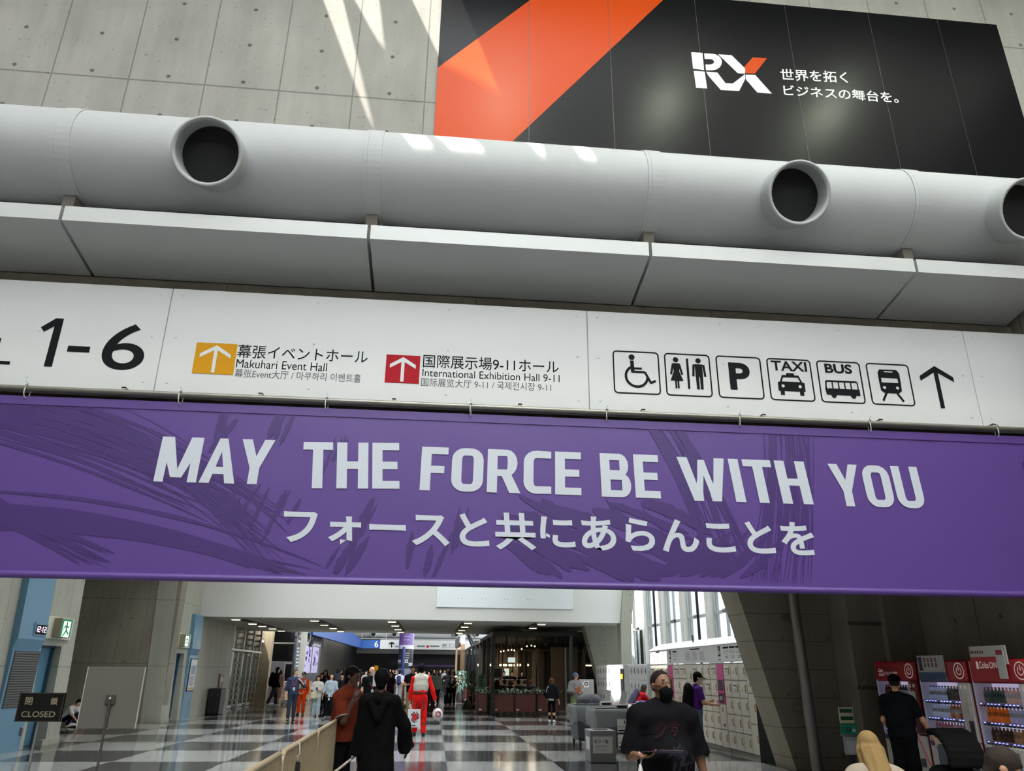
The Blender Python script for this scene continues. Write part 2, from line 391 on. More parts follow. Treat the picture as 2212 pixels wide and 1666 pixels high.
# bulkhead and low ceiling beyond
bk = MB().prism([(-9.0, 29.6, 3.41), (7.14, 29.6, 3.41), (7.85, 29.6, 9.0), (-9.2, 29.6, 9.0)], (0, .35, 0))
struct('wall_bulkhead', bk, bulk_white)
struct('ceiling_3', MB().box(-10.9, 29.95, 3.41, 7.7, 40.6, 3.7), ceil_white)
# walls further along
struct('wall_left_distant', MB().box(-11, 34, 0, -10.6, 96, 8), simple('tan wall', 70, 62, 54, rough=.8, noise=.1))
struct('wall_right_distant', MB().box(9.0, 33, 0, 9.2, 96, 3.38), simple('cafe back wall', 52, 44, 38, rough=.8, noise=.1))
struct('wall_end', MB().box(-16, 96, 0, 14, 96.5, 9), simple('hall end', 40, 38, 40, rough=.8))
skylight('ceiling_4', -6.5, 46, -3.6, 76, 7.0)
struct('ceiling_11', MB().box(-11, 40.6, 7.0, -6.5, 80, 7.2).box(-3.6, 40.6, 7.0, 9.2, 80, 7.2).box(-6.5, 40.6, 7.0, -3.6, 46, 7.2).box(-6.5, 76, 7.0, -3.6, 80, 7.2), simple('distant roof', 120, 120, 120, rough=.8))
struct('ceiling_5', MB().box(-10, 80.2, 5.3, 12, 96.5, 5.5), simple('distant ceiling', 95, 90, 84, rough=.8))

# right side
struct('wall_right', MB().box(8.9, -12, 0, 9.3, 15.2, 7.45), M['wall_r'])
struct('wall_right_return', MB().box(7.58, 13.7, 0, 8.9, 14.4, 3.9).box(8.2, 13.55, 0, 8.9, 13.7, 3.9), M['wall_r'])
struct('ceiling_6', MB().box(4.2, 9.9, 3.9, 9.2, 14.95, 4.15), M['beam'])
# leaning concrete fins
def fin(x0, z0, x1, z1, xr, ya, yb, ztop):
    k = (x1-x0)/(z1-z0); xt = x0+k*(ztop-z0)
    return MB().prism([(x0-k*z0, ya, 0), (xr, ya, 0), (xr, ya, ztop), (xt, ya, ztop)], (0, yb-ya, 0))
struct('wall_fin_near', fin(6.58, 0, 5.81, 3.04, 8.2, 14.4, 15.25, 9), M['fin'])
struct('wall_fin_far', fin(6.97, 0, 6.06, 3.46, 7.5, 31.5, 32.2, 3.42), M['fin_l'])
struct('wall_fin_beyond', MB().prism([(7.0, 29.4, 0), (7.42, 29.4, 0), (7.5, 29.4, 3.4), (8.35, 29.4, 9), (7.75, 29.4, 9), (7.1, 29.4, 3.4)], (0, .6, 0)), M['fin_l'])

# tall window wall on the right
GX = 8.3
glass = bpy.data.materials.new('window glass'); glass.use_nodes = True
nt = glass.node_tree; N, L = nt.nodes, nt.links; N.remove(N['Principled BSDF'])
tr = N.new('ShaderNodeBsdfTransparent'); tr.inputs[0].default_value = (.30, .315, .32, 1); gl = N.new('ShaderNodeBsdfGlossy'); gl.inputs[1].default_value = .03
mxs = N.new('ShaderNodeMixShader'); lw = N.new('ShaderNodeLayerWeight'); lw.inputs[0].default_value = .15
mxs.inputs[0].default_value = .05; L.new(tr.outputs[0], mxs.inputs[1]); L.new(gl.outputs[0], mxs.inputs[2]); L.new(mxs.outputs[0], N['Material Output'].inputs[0])
mull = simple('white mullion', 240, 238, 232, rough=.5); alu = simple('aluminium', 206, 210, 212, rough=.4, metal=.1)
pil = [14.95, 17.5, 20.05, 22.6, 25.05, 27.45, 29.9, 32.4, 34.9]
for i in range(len(pil)-1):
    y0, y1 = pil[i]+.16, pil[i+1]-.16; ym = (y0+y1)/2
    wn_ = struct('window_%d' % (i+1), MB().box(GX-.01, y0, 0, GX+.01, y1, 9), glass)
    f = MB()
    for z in (.05, 1.6, 3.3, 5.2, 7.1, 8.95): f.box(GX-.05, y0, z-.04, GX+.03, y1, z+.04)
    for y in (y0+.04, y1-.04): f.box(GX-.05, y-.025, 0, GX+.03, y+.025, 9)
    f.build('window_frame', alu, wn_, world=True)
    MB().box(GX-.10, ym-.03, 0, GX-.03, ym+.03, 9).build('mullion', black_metal if i in (3, 5) else alu, wn_, world=True)
    b_ = MB()
    for z in (1.6, 3.3, 5.2, 7.1): b_.box(GX-.16, ym-.03, z-.05, GX-.04, ym+.03, z+.05).ball((GX-.17, ym, z), .05, 8, 6)
    b_.build('bracket', steel, wn_, world=True)
for i, y in enumerate(pil[1:]):
    struct('trim_%d' % (i+3), MB().box(GX-.20, y-.16, 0, GX+.12, y+.16, 9), mull)

# ================================================================== signs on the cross wall
XU, ZU, YU = Vector((1, 0, 0)), Vector((0, 0, 1)), Vector((0, 1, 0))
# advertising board
rb = thing('advertising_board', 'large black and orange advertising board high on the concrete wall above the duct', 'sign', (5, WY-.02, 9.3))
board_black = mat('board black', srgb(13, 13, 16), rough=.27, spec=.10, bump=.06, bscale=2.)
board_orange = mat('board orange', srgb(196, 68, 4), rough=.30, spec=.12)
YB = WY-.035
MB().prism([(-.37, YB, 9.1), (10.33, YB, 9.1), (10.33, YB, 13.42), (-.37, YB, 13.42)], (0, .03, 0)).build('panel', board_black, rb, world=True)
k_ = (3.73-.97)/(13.3-9.85)
mb = MB().prism([(-.37, YB-.004, 11.22), (-.37, YB-.004, 9.1), (.97-k_*.75, YB-.004, 9.1), (3.73+k_*.12, YB-.004, 13.42), (1.09+.55, YB-.004, 13.42)], (0, .004, 0))
mb.build('orange_band', board_orange, rb, world=True)
mb = MB()
for x in (1.2, 2.65, 4.3, 6.05, 7.7, 9.1): mb.box(x-.004, YB-.0055, 9.1, x+.004, YB-.001, 13.42)
mb.build('panel_joint', simple('board joint', 48, 48, 50, rough=.4), rb, world=True)
for k, (x, y) in enumerate(((1085, 225), (1435, 228), (1785, 245))):    # high bay lamps under the forecourt roof
    P_ = at(x, y, Y=YB); d_ = Vector((P_.x, -P_.y, P_.z-EYE)); q_ = P_ + d_*((15.4-P_.z)/d_.z)
    t_ = thing('high_bay_lamp', 'round high bay lamp under the forecourt roof, %s of three' % ['left', 'middle', 'right'][k], 'lamp', (q_.x, q_.y, 15.4), 0, 'high bay lamps')
    MB().lathe((0, 0, 0), [(.48, 0), (.5, .04), (.3, .3), (.1, .36)], 20).tube([(0, 0, .36), (0, 0, .62)], .03, 8).build('reflector', steel, t_)
    MB().lathe((0, 0, -.005), [(0, 0), (.30, 0)], 20, cap=False).build('lamp_lens', mat('high bay glow %d' % k, srgb(240, 250, 220), emit=(.92, 1, .78), es=120), t_)
# logo: measured on the board
def P2(x, y): return at(x, y, Y=YB-.006)
cw = simple('board white', 224, 226, 226, rough=.5)
def poly(mb, px, fn=P2, d=(0, .005, 0)):
    mb.prism([fn(*p) for p in px], d)
zz = lambda x, y: (900+x/1.686, y/1.686)       # crop frame -> photograph frame
lg = MB()
poly(lg, [zz(1000, 190), zz(1041, 193), zz(1047, 255), zz(1007, 250)])
arc = lambda cx, cy, rx, ry, a0, a1, n: [zz(cx+rx*math.cos(math.radians(a0+(a1-a0)*i/n)), cy+ry*math.sin(math.radians(a0+(a1-a0)*i/n))) for i in range(n+1)]
o_, i_ = arc(1075, 226, 37, 30, -82, 86, 10), arc(1068, 225, 15, 10, -80, 84, 10)
for i in range(10): poly(lg, [o_[i], o_[i+1], i_[i+1], i_[i]])
poly(lg, [zz(1047, 194), o_[0], i_[0], zz(1049, 215)]); poly(lg, [zz(1052, 235), i_[-1], o_[-1], zz(1054, 256)])
poly(lg, [zz(1009, 258), zz(1049, 261), zz(1058, 322), zz(1018, 320)])
poly(lg, [zz(1055, 261), zz(1095, 264), zz(1125, 303), zz(1108, 328), zz(1062, 275)])
poly(lg, [zz(1125, 303), zz(1175, 331), zz(1108, 328)]); poly(lg, [zz(1125, 303), zz(1152, 304), zz(1196, 270), zz(1198, 285), zz(1175, 331)])
poly(lg, [zz(1099, 198), zz(1147, 201), zz(1197, 250), zz(1196, 268), zz(1170, 267)])
poly(lg, [zz(1199, 272), zz(1233, 273), zz(1294, 341), zz(1241, 337), zz(1200, 290)])
lg.build('logo', cw, rb, world=True)
lx = MB(); poly(lx, [zz(1224, 209), zz(1276, 212), zz(1232, 268), zz(1198, 267), zz(1194, 243)]); lx.build('logo_stroke', board_orange, rb, world=True)
def w2(mb, body, a, b, c, fn, **k):
    """ink box from photograph corners: a lower left, b lower right, c upper left"""
    a, b, c = fn(*a), fn(*b), fn(*c); return write(mb, body, a, b-a, c-a, **k)
lt = MB(); w2(lt, '世界を拓く', zz(1327, 292), zz(1572, 303), zz(1323, 250), P2, bold=.012); lt.build('lettering', cw, rb, world=True)
lt = MB(); w2(lt, 'ビジネスの舞台を。', zz(1338, 348), zz(1757, 376), zz(1334, 308), P2, bold=.012)
lt.build('lettering', cw, rb, world=True)

# air duct with nozzles
duct_paint = mat('duct paint', srgb(170, 171, 172), rough=.65, spec=.25, bump=.12, bscale=9, noise=.03, nscale=3)
DY, DZ, DR = 9.3, 8.36, .66
dt = thing('air_duct', 'long round pale grey ventilation duct running across the wall above the cladding', 'duct', (0, DY, DZ-DR))
n = 48
MB().tube([(-8.35, DY, DZ), (14.1, DY, DZ)], DR, n).build('duct_pipe', duct_paint, dt, world=True)
for x in (-5.27, -1.15, 2.88, 6.91):
    MB().lathe((x-.12, DY, DZ), [(DR-.02, 0), (DR+.012, 0), (DR+.012, .05), (DR+.016, .055), (DR+.016, .245), (DR+.012, .25), (DR-.02, .25)], n, (1, 0, 0), smooth=False, cap=False).build('joint_band', duct_paint, dt, world=True)
    MB().box(x-.08, DY-.08, DZ-DR-.45, x+.08, DY+.25, DZ-DR+.02).build('support_bracket', simple('bracket concrete', 110, 104, 96, rough=.9), dt, world=True)
nd = Vector((0, -1, -.44)).normalized()
hole_black = simple('duct inside shade', 10, 10, 11, rough=.8)  # black disc colour stands for the shade inside the nozzles
for x in (-3.27, 4.87, 8.35):
    c0 = Vector((x, DY, DZ)); R1 = .46
    nz_ = MB().lathe(c0, [(R1-.02, .30), (R1-.005, .85), (R1, .93), (R1, .96), (R1-.03, .965), (R1-.035, .955), (R1-.05, .95), (R1-.055, .93), (R1-.06, .67)], 40, nd, cap=False)
    nz_.build('nozzle', duct_paint, dt, world=True)
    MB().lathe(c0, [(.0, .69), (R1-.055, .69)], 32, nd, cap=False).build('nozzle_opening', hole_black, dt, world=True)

# folded metal cladding under the duct
clad = mat('cladding metal', srgb(186, 187, 186), rough=.34, spec=.6, noise=.02, nscale=1.5)
xs = [-8.4, -5.07, -1.12, 2.76, 6.67, 8.85]
lab = ['leftmost grey folded metal cladding panel under the duct, cut by the photo edge', 'grey folded metal cladding panel below the left duct nozzle',
       'grey folded metal cladding panel below the sunlit stretch of duct', 'grey folded metal cladding panel below the right duct nozzle', 'rightmost grey folded metal cladding panel under the duct, at the photo edge']
for i in range(5):
    a, b = xs[i]+.022, xs[i+1]-.022
    pts = [(9.9, 6.815), (8.79, 7.02), (8.79, 7.235), (9.0, 7.25), (9.9, 7.25)]
    mb = MB().prism([(a, y, z) for y, z in pts], (b-a, 0, 0))
    tag(mb.build('cladding_panel', clad), lab[i], 'panel', 'metal cladding panels below the duct')

# long white wayfinding sign
SY = 9.5
ws = thing('wayfinding_sign', 'long white overhead direction sign with hall names and pictograms above the purple banner', 'sign', (1, SY, 4.97))
ZS0, ZS1 = 4.97, 6.48
sx_ = [-8.4, -3.78, 1.98, 7.73, 8.86]
for i in range(4):
    MB().bbox(sx_[i]+.003, SY, ZS0, sx_[i+1]-.003, SY+.28, ZS1, .006).build('sign_panel', sign_white, ws, world=True)
for i in range(4):
    for x in np.linspace(sx_[i]+.15, sx_[i+1]-.15, 4 if i < 3 else 2):
        for z in (5.1, 5.75, 6.38): MB().lathe((x, SY+.001, z), [(.018, 0), (.018, .003), (.012, .006)], 8, (0, -1, 0)).build('rivet', sign_white, ws, world=True)
S2 = lambda x, y: at(x, y, Y=SY-.003)
def wr(mb, body, x0, z0, x1, z1, y=SY-.003, **k): return write(mb, body, (x0, y, z0), (x1-x0, 0, 0), (0, 0, z1-z0), **k)
tx = MB(); zs = lambda x, y: (x/2.976, 580+y/2.976)
uv, uf = union2d([[(q.x, q.z) for q in (S2(*zs(*r)) for r in pl)] for pl in ([(262, 378), (362, 320), (412, 323), (350, 372), (282, 407)], [(362, 320), (412, 323), (333, 632), (280, 630), (350, 372)])])
tx.add([(a, SY-.003, b) for a, b in uv], uf)
tx.build('numeral', ink, ws, world=True)
grey_ink = simple('sign ink grey', 70, 70, 74, rough=.5)
for body, x0, z0, x1, z1, bo, mm in (('-', -4.96, 5.47, -4.68, 5.555, 0, ink), ('6', -4.52, 5.245, -3.98, 5.91, .004, ink), ('HALL', -7.0, 5.25, -5.62, 5.62, 0, ink),
        ('幕張イベントホール', -2.80, 5.495, -1.07, 5.69, .004, ink), ('Makuhari Event Hall', -2.79, 5.355, -1.60, 5.475, 0, ink), ('国際展示場9-11ホール', -.32, 5.475, 1.56, 5.675, .004, ink),
        ('International Exhibition Hall 9-11', -.32, 5.35, 1.57, 5.46, 0, ink), ('幕张Event大厅 / 마쿠하리 이벤트홀', -2.79, 5.215, -1.14, 5.335, 0, grey_ink), ('国际展览大厅 9-11 / 국제전시장 9-11', -.33, 5.205, 1.45, 5.325, 0, grey_ink)):
    tx = MB(); wr(tx, body, x0, z0, x1, z1, bold=bo); tx.build('numeral' if body in '-6' else 'lettering', mm, ws, world=True)
def arrow(mb, x0, z0, x1, z1, y, t):
    xm = (x0+x1)/2; d = (0, .003, 0); h = (x1-x0)/2
    ps = [[(xm-t/2, z0), (xm+t/2, z0), (xm+t/2, z1-t*.6), (xm-t/2, z1-t*.6)]]
    for s in (-1, 1): ps.append([(xm, z1), (xm, z1-t*1.35), (xm+s*h, z1-h*.78-t*.65), (xm+s*h, z1-h*.78+t*.55)])
    vo, fo = union2d(ps); mb.add([(a, y, b) for a, b in vo], fo)
for x0, z0, x1, z1, c, nme in ((-3.34, 5.245, -2.81, 5.69, (196, 138, 8), 'yellow'), (-.82, 5.235, -.36, 5.645, (164, 10, 30), 'red')):
    q = MB().box(x0, SY-.005, z0, x1, SY, z1).build('arrow_plate', simple('sign '+nme, *c, rough=.55, spec=.15), ws, world=True)
    a_ = MB(); w_ = x1-x0; arrow(a_, x0+w_*.12, z0+.02, x1-w_*.12, z1-.03, SY-.008, .045); a_.build('arrow', sign_white, q, world=True)
def frame(mb, x0, z0, x1, z1, y, t=.022, r=.07):
    """rounded square outline"""
    def rr(i):
        out = []
        for cx, cz, a0 in ((x1-r, z1-r, 0), (x0+r, z1-r, 90), (x0+r, z0+r, 180), (x1-r, z0+r, 270)):
            for k in range(5): a = math.radians(a0+k*22.5); out.append((cx+(r-i)*math.cos(a), cz+(r-i)*math.sin(a)))
        return out
    o, i_ = rr(0), rr(t)
    for k in range(20):
        a, b, c, d = o[k], o[(k+1) % 20], i_[(k+1) % 20], i_[k]
        mb.prism([(p[0], y, p[1]) for p in (a, b, c, d)], (0, .003, 0))
def icon_disc(mb, x, z, r, y, n=18): mb.prism([(x+r*math.cos(2*pi*k/n), y, z+r*math.sin(2*pi*k/n)) for k in range(n)], (0, .003, 0))
def icon(mb, pts, ox, oz, s, y): mb.prism([(ox+a*s, y, oz+b*s) for a, b in pts], (0, .003, 0))
def pictogram(kind, x0, x1, z0=5.225, z1=5.875, y=SY-.004, parent=ws, col=ink):
    mb = MB(); s = x1-x0; acc = []; I = lambda *p: acc.append(p)
    def Dk(a, b, r): acc.append([(a+r*math.cos(2*pi*k/18), b+r*math.sin(2*pi*k/18)) for k in range(18)])
    def Ln(a, b, c, d, t):
        v = Vector((c-a, d-b)); nrm = Vector((-v.y, v.x)).normalized()*t/2
        I((a-nrm.x, b-nrm.y), (c-nrm.x, d-nrm.y), (c+nrm.x, d+nrm.y), (a+nrm.x, b+nrm.y))
    frame(mb, x0, z0, x1, z1, y, s*.03, s*.09)
    if kind == 'wheelchair':
        Dk(.41, .83, .065); I((.37, .75), (.45, .75), (.46, .5), (.38, .5)); I((.40, .60), (.62, .60), (.62, .555), (.40, .555))
        Ln(.39, .50, .68, .50, .05); Ln(.68, .50, .80, .255, .05); Ln(.79, .26, .90, .315, .05)
        R_, r_ = .26, .205
        for k in range(16):
            a0, a1 = [math.radians(110+q*(245/16)) for q in (k, k+1)]
            I(*[(.50+rr_*math.cos(a), .40+rr_*math.sin(a)) for rr_, a in ((R_, a0), (R_, a1), (r_, a1), (r_, a0))])
    elif kind == 'toilets':
        I((.475, .17), (.525, .17), (.525, .86), (.475, .86))
        Dk(.25, .82, .06); I((.17, .74), (.33, .74), (.31, .55), (.39, .34), (.11, .34), (.19, .55)); Ln(.18, .72, .13, .48, .045); Ln(.32, .72, .37, .48, .045)
        I((.205, .34), (.245, .34), (.245, .17), (.205, .17)); I((.255, .34), (.295, .34), (.295, .17), (.255, .17))
        Dk(.74, .82, .06); I((.66, .74), (.82, .74), (.82, .45), (.66, .45)); Ln(.635, .73, .61, .46, .05); Ln(.845, .73, .87, .46, .05); I((.62, .70), (.66, .74), (.82, .74), (.86, .70))
        I((.66, .46), (.73, .46), (.73, .17), (.67, .17)); I((.75, .46), (.82, .46), (.81, .17), (.75, .17))
    elif kind == 'P': write(mb, 'P', (x0+.27*s, y, z0+.2*s), (.46*s, 0, 0), (0, 0, .62*s), bold=.035)
    elif kind == 'taxi':
        write(mb, 'TAXI', (x0+.1*s, y, z0+.69*s), (.8*s, 0, 0), (0, 0, .23*s), bold=.02)
        I((.40, .575), (.60, .575), (.58, .64), (.42, .64))
        for a, b, c, d in ((.26, .41, .33, .575), (.67, .575, .74, .41)): Ln(a, b, c, d, .04)
        Ln(.31, .565, .69, .565, .05); I((.20, .42), (.26, .44), (.74, .44), (.80, .42), (.80, .22), (.20, .22))
        I((.24, .23), (.33, .23), (.33, .13), (.24, .13)); I((.67, .23), (.76, .23), (.76, .13), (.67, .13))
    elif kind == 'bus':
        write(mb, 'BUS', (x0+.18*s, y, z0+.69*s), (.62*s, 0, 0), (0, 0, .22*s), bold=.03)
        I((.12, .33), (.90, .33), (.90, .18), (.14, .18)); Ln(.17, .50, .86, .50, .04)
        for a in (.155, .30, .44, .58, .72, .87): Ln(a, .50, a, .32, .028)
        I((.12, .32), (.17, .51), (.19, .51), (.15, .32)); Dk(.30, .17, .06); Dk(.74, .17, .06)
    elif kind == 'train':
        I((.25, .64), (.75, .64), (.75, .76), (.70, .84), (.30, .84), (.25, .76))
        for a, b in ((.25, .31), (.69, .75)): I((a, .64), (b, .64), (b, .50), (a, .50))
        I((.25, .53), (.75, .53), (.74, .34), (.66, .28), (.34, .28), (.26, .34)); Ln(.38, .29, .27, .10, .05); Ln(.62, .29, .74, .10, .05)
    if acc: vo, fo = union2d(acc); mb.add([(x0+a*s, y, z0+b*s) for a, b in vo], fo)
    o = mb.build('pictogram', col, parent, world=True)
    if kind in ('taxi', 'train'):
        y -= .002
        for a in ((.31, .69) if kind == 'taxi' else (.35, .65)): e = MB(); icon_disc(e, x0+a*s, z0+(.335 if kind == 'taxi' else .41)*s, .035*s, y); e.build('headlight', sign_white, o, world=True)
        if kind == 'train': e = MB(); e.prism([(x0+a*s, y, z0+b*s) for a, b in ((.40, .775), (.60, .775), (.60, .80), (.40, .80))], (0, .002, 0)); e.build('destination_plate', sign_white, o, world=True)
for kd, a, b in (('wheelchair', 2.33, 3.0), ('toilets', 3.075, 3.745), ('P', 3.83, 4.5), ('taxi', 4.585, 5.25), ('bus', 5.335, 6.0), ('train', 6.09, 6.75)): pictogram(kd, a, b)
a_ = MB(); arrow(a_, 6.90, 5.215, 7.42, 5.875, SY-.004, .065); a_.build('arrow', ink, ws, world=True)

# rail with its hangers, and the banner laced to it
galv = mat('galvanised pipe', srgb(128, 124, 116), rough=.42, metal=.75, noise=.2, nscale=14)
RLZ = 4.885
rl = thing('banner_rail', 'grey scaffold pipe rail hanging between the white sign and the purple banner', 'pipe', (0, 9.35, RLZ-.04))
xr = [-8.4, -2.05, 4.2, 8.85]
for i in range(3): MB().tube([(xr[i]+.004, 9.35, RLZ), (xr[i+1]-.004, 9.35, RLZ)], .037, 14).build('rail_pipe', galv, rl, world=True)
for x in (-5.9, -4.1, -2.39, -.67, 1.01, 2.7, 4.4, 6.1, 7.79):
    MB().box(x-.025, 9.37, RLZ-.02, x+.025, 9.40, ZS0-.004).box(x-.025, 9.37, ZS0-.02, x+.025, 9.62, ZS0-.002).build('hanger', simple('hanger', 168, 158, 142, rough=.5, metal=.3), rl, world=True)
for x in (-2.05, 4.2): MB().tube([(x-.05, 9.35, RLZ), (x+.05, 9.35, RLZ)], .0395, 14).build('pipe_coupler', galv, rl, world=True)
tie_mat = simple('cable tie', 196, 202, 196, rough=.4)
nth = ['first', 'second', 'third', 'fourth', 'fifth', 'sixth', 'seventh', 'eighth']
BZ0, BZ1, BY = 2.575, 4.79, 9.38
for i, x in enumerate((-5.24, -3.37, -1.53, .35, 2.18, 4.03, 5.9, 7.79)):
    mb = MB(); pts = []
    for k in range(13):
        a = pi*2*k/12; pts.append((x+.012*math.sin(a), 9.355+.05*math.sin(a), RLZ-.045+.085*math.cos(a)))
    mb.tube(pts[:-1], .007, 6, closed=True); mb.box(x-.014, 9.29, RLZ+.03, x+.014, 9.32, RLZ+.055); mb.tube([(x, 9.30, RLZ+.05), (x+.01*(i % 3-1), 9.28, RLZ+.085)], .004, 5)
    tag(mb.build('cable_tie', tie_mat), 'white cable tie on the banner rail, %s from the left' % nth[i], 'cable tie', 'cable ties holding the banner')

def banner_mat(name, c, c2):
    return mat(name, c, rough=.42, spec=.45, bump=.25, bscale=2.2, stretch=(1, 1, .35))
ban_c = srgb(84, 57, 126)
vinyl = banner_mat('banner purple', ban_c, None)
bn = thing('banner', 'wide purple vinyl banner with white English and Japanese slogan hanging from the rail', 'banner', (1, BY, BZ0))
def bwave(x, z): return .002*math.sin(x*9.1+z*2)*math.exp(-(BZ1-z)*2.2) + .001*math.sin(x*3.3+z*5)
mb = MB(); nx_, nz2 = 220, 26
vs = [(-8.35+17.2*i/nx_, BY+bwave(-8.35+17.2*i/nx_, BZ0+(BZ1-BZ0)*j/nz2), BZ0+(BZ1-BZ0)*j/nz2) for j in range(nz2+1) for i in range(nx_+1)]
fs = [(j*(nx_+1)+i, j*(nx_+1)+i+1, (j+1)*(nx_+1)+i+1, (j+1)*(nx_+1)+i) for j in range(nz2) for i in range(nx_)]
nv = len(vs); mb.add(vs + [(x, y+.012, z) for x, y, z in vs], fs + [tuple(reversed([q+nv for q in f])) for f in fs], True)
mb.build('sheet', vinyl, bn, world=True)
MB().tube([(-8.35, BY+.01, BZ0+.035), (8.85, BY+.01, BZ0+.035)], .045, 12).build('bottom_hem', vinyl, bn, world=True)
MB().box(-8.35, BY-.012, BZ1-.11, 8.85, BY+.02, BZ1).build('top_hem', vinyl, bn, world=True)
E2 = lambda x, y: at(x, y, Y=BY-.0085)
white_v = simple('banner white', 190, 193, 202, rough=.42)
def glyph(ch):
    """bold condensed capital in a 1-high box: convex pieces, width"""
    s, h = .215, .165
    R = lambda a, b, c, d: [(a, b), (c, b), (c, d), (a, d)]
    def ring(w, top=True, right=True, a0=0, a1=360):
        r = .27; out = []
        def loop(i, r):
            pts = []
            for cx, cz, a in ((w-r, 1-r, 0), (r, 1-r, 90), (r, r, 180), (w-r, r, 270)):
                for k in range(6): t = math.radians(a+k*18); pts.append((cx+(r-i)*math.cos(t), cz+(r-i*.8)*math.sin(t)))
            return pts
        o, i = loop(0, r), loop(s, r)
        i = [(s+.0+(p[0]-s), p[1]) for p in i]
        return o, i
    if ch == 'I': return [R(0, 0, s, 1)], s
    if ch == 'T': return [R(0, 1-h, .62, 1), R(.31-s/2, 0, .31+s/2, 1-h)], .62
    if ch == 'H': return [R(0, 0, s, 1), R(.66-s, 0, .66, 1), R(s, .42, .66-s, .42+h)], .66
    if ch == 'E': return [R(0, 0, s, 1), R(s, 1-h, .57, 1), R(s, 0, .57, h), R(s, .42, .53, .42+h)], .57
    if ch == 'F': return [R(0, 0, s, 1), R(s, 1-h, .57, 1), R(s, .40, .50, .40+h)], .57
    if ch == 'M': return [R(0, 0, .2, .98), R(.72, 0, .92, .98), [(0, 1), (0, .9), (.34, .10), (.46, .10), (.46, .28), (.27, 1)], [(.92, 1), (.65, 1), (.46, .28), (.46, .10), (.58, .10), (.92, .9)]], .92
    if ch == 'W': return [[(0, 1), (.22, 1), (.36, .24), (.36, 0), (.22, 0)], [(.36, .0), (.22, 0), (.36, .5), (.44, .95), (.58, .95), (.44, .22)], [(.66, .0), (.80, 0), (.66, .5), (.58, .95), (.44, .95), (.58, .22)], [(1.02, 1), (.80, 1), (.66, .24), (.66, 0), (.80, 0)], [(.22, 0), (.42, 0), (.44, .22), (.36, .3)], [(.80, 0), (.60, 0), (.58, .22), (.66, .3)]], 1.02
    if ch == 'A': return [[(0, 0), (.22, 0), (.40, .74), (.30, 1)], [(.78, 0), (.56, 0), (.38, .74), (.48, 1)], [(.30, 1), (.48, 1), (.40, .7), (.38, .7)], [(.15, .20), (.63, .20), (.59, .36), (.19, .36)]], .78
    if ch == 'Y': return [R(.37-s/2, 0, .37+s/2, .42), [(0, 1), (.23, 1), (.37, .62), (.37+s/2, .36), (.37-s/2, .36)], [(.74, 1), (.51, 1), (.37, .62), (.37-s/2, .36), (.37+s/2, .36)]], .74
    if ch in 'OCU':
        w = .68 if ch != 'C' else .6; o, i = ring(w); P = []
        if ch == 'O': P = [[o[k], o[(k+1) % 24], i[(k+1) % 24], i[k]] for k in range(24)]
        if ch == 'C':
            P = [[o[k], o[(k+1) % 24], i[(k+1) % 24], i[k]] for k in range(5, 18)]
            P += [[(w, 1-.01), o[6], i[6], (w, 1-h-.01)], [(w, .01), (w, h+.01), i[17], o[17]], [o[5], o[6], i[6], i[5]], [o[17], o[18], i[18], i[17]]]
        if ch == 'U':
            P = [[o[k], o[(k+1) % 24], i[(k+1) % 24], i[k]] for k in range(12, 23)]
            P += [R(0, .27, s, 1), R(w-s, .27, w, 1)]
        return P, w
    def bowl(x1, z0, z1, sb):
        r = (z1-z0)/2; zc = (z0+z1)/2; o = []; i = []
        for k in range(9):
            t = math.radians(90-k*22.5); o.append((x1-r*.75+r*.75*math.cos(t)*1.0, zc+r*math.sin(t))); i.append((x1-r*.75+max(0, r*.75-sb)*math.cos(t), zc+(r-h*.93)*math.sin(t)))
        P = [[o[k], o[k+1], i[k+1], i[k]] for k in range(8)]
        return P + [R(.1, z1-h*.93, x1-r*.75, z1), R(.1, z0, x1-r*.75, z0+h*.93)]
    if ch == 'B': return [R(0, 0, s, 1)] + bowl(.64, .46, 1, s) + bowl(.68, 0, .55, s), .68
    if ch == 'R': return [R(0, 0, s, 1)] + bowl(.65, .38, 1, s) + [[(.28, .46), (.50, .46), (.72, 0), (.48, 0)]], .70
def headline(mb, word, a, b, c, gap=.085):
    """word fitted to photograph corners lower left, lower right, upper left"""
    a, b, c = E2(*a), E2(*b), E2(*c); gs = [glyph(q) for q in word]; tot = sum(g[1] for g in gs)+gap*(len(gs)-1)
    if 'AY' in word: tot -= .10
    u, v = (b-a)/tot, c-a; x = 0
    for q, (ps, w) in zip(word, gs):
        if word == 'MAY' and q == 'A': x -= .03
        if word == 'MAY' and q == 'Y': x -= .07
        vo, fo = union2d(ps); mb.add([a+u*(x+px)+v*pz for px, pz in vo], fo)
        x += w+gap
for wd, l, r, t in (('MAY', (331, 1040), (580, 1047), (352, 943)), ('THE', (652, 1055), (863, 1056), (656, 955)), ('FORCE', (906, 1059), (1256, 1070), (912, 965)),
                    ('BE', (1300, 1073), (1428, 1077), (1295, 979)), ('WITH', (1478, 1081), (1758, 1090), (1461, 987)), ('YOU', (1806, 1093), (2002, 1099), (1787, 1002))):
    hl = MB(); headline(hl, wd, l, r, t); hl.build('headline_lettering', white_v, bn, world=True)
jl = MB(); w2(jl, 'フォースと共にあらんことを', (611, 1176), (1768, 1204), (614, 1094), E2, bold=.026); jl.build('slogan_lettering', white_v, bn, world=True)
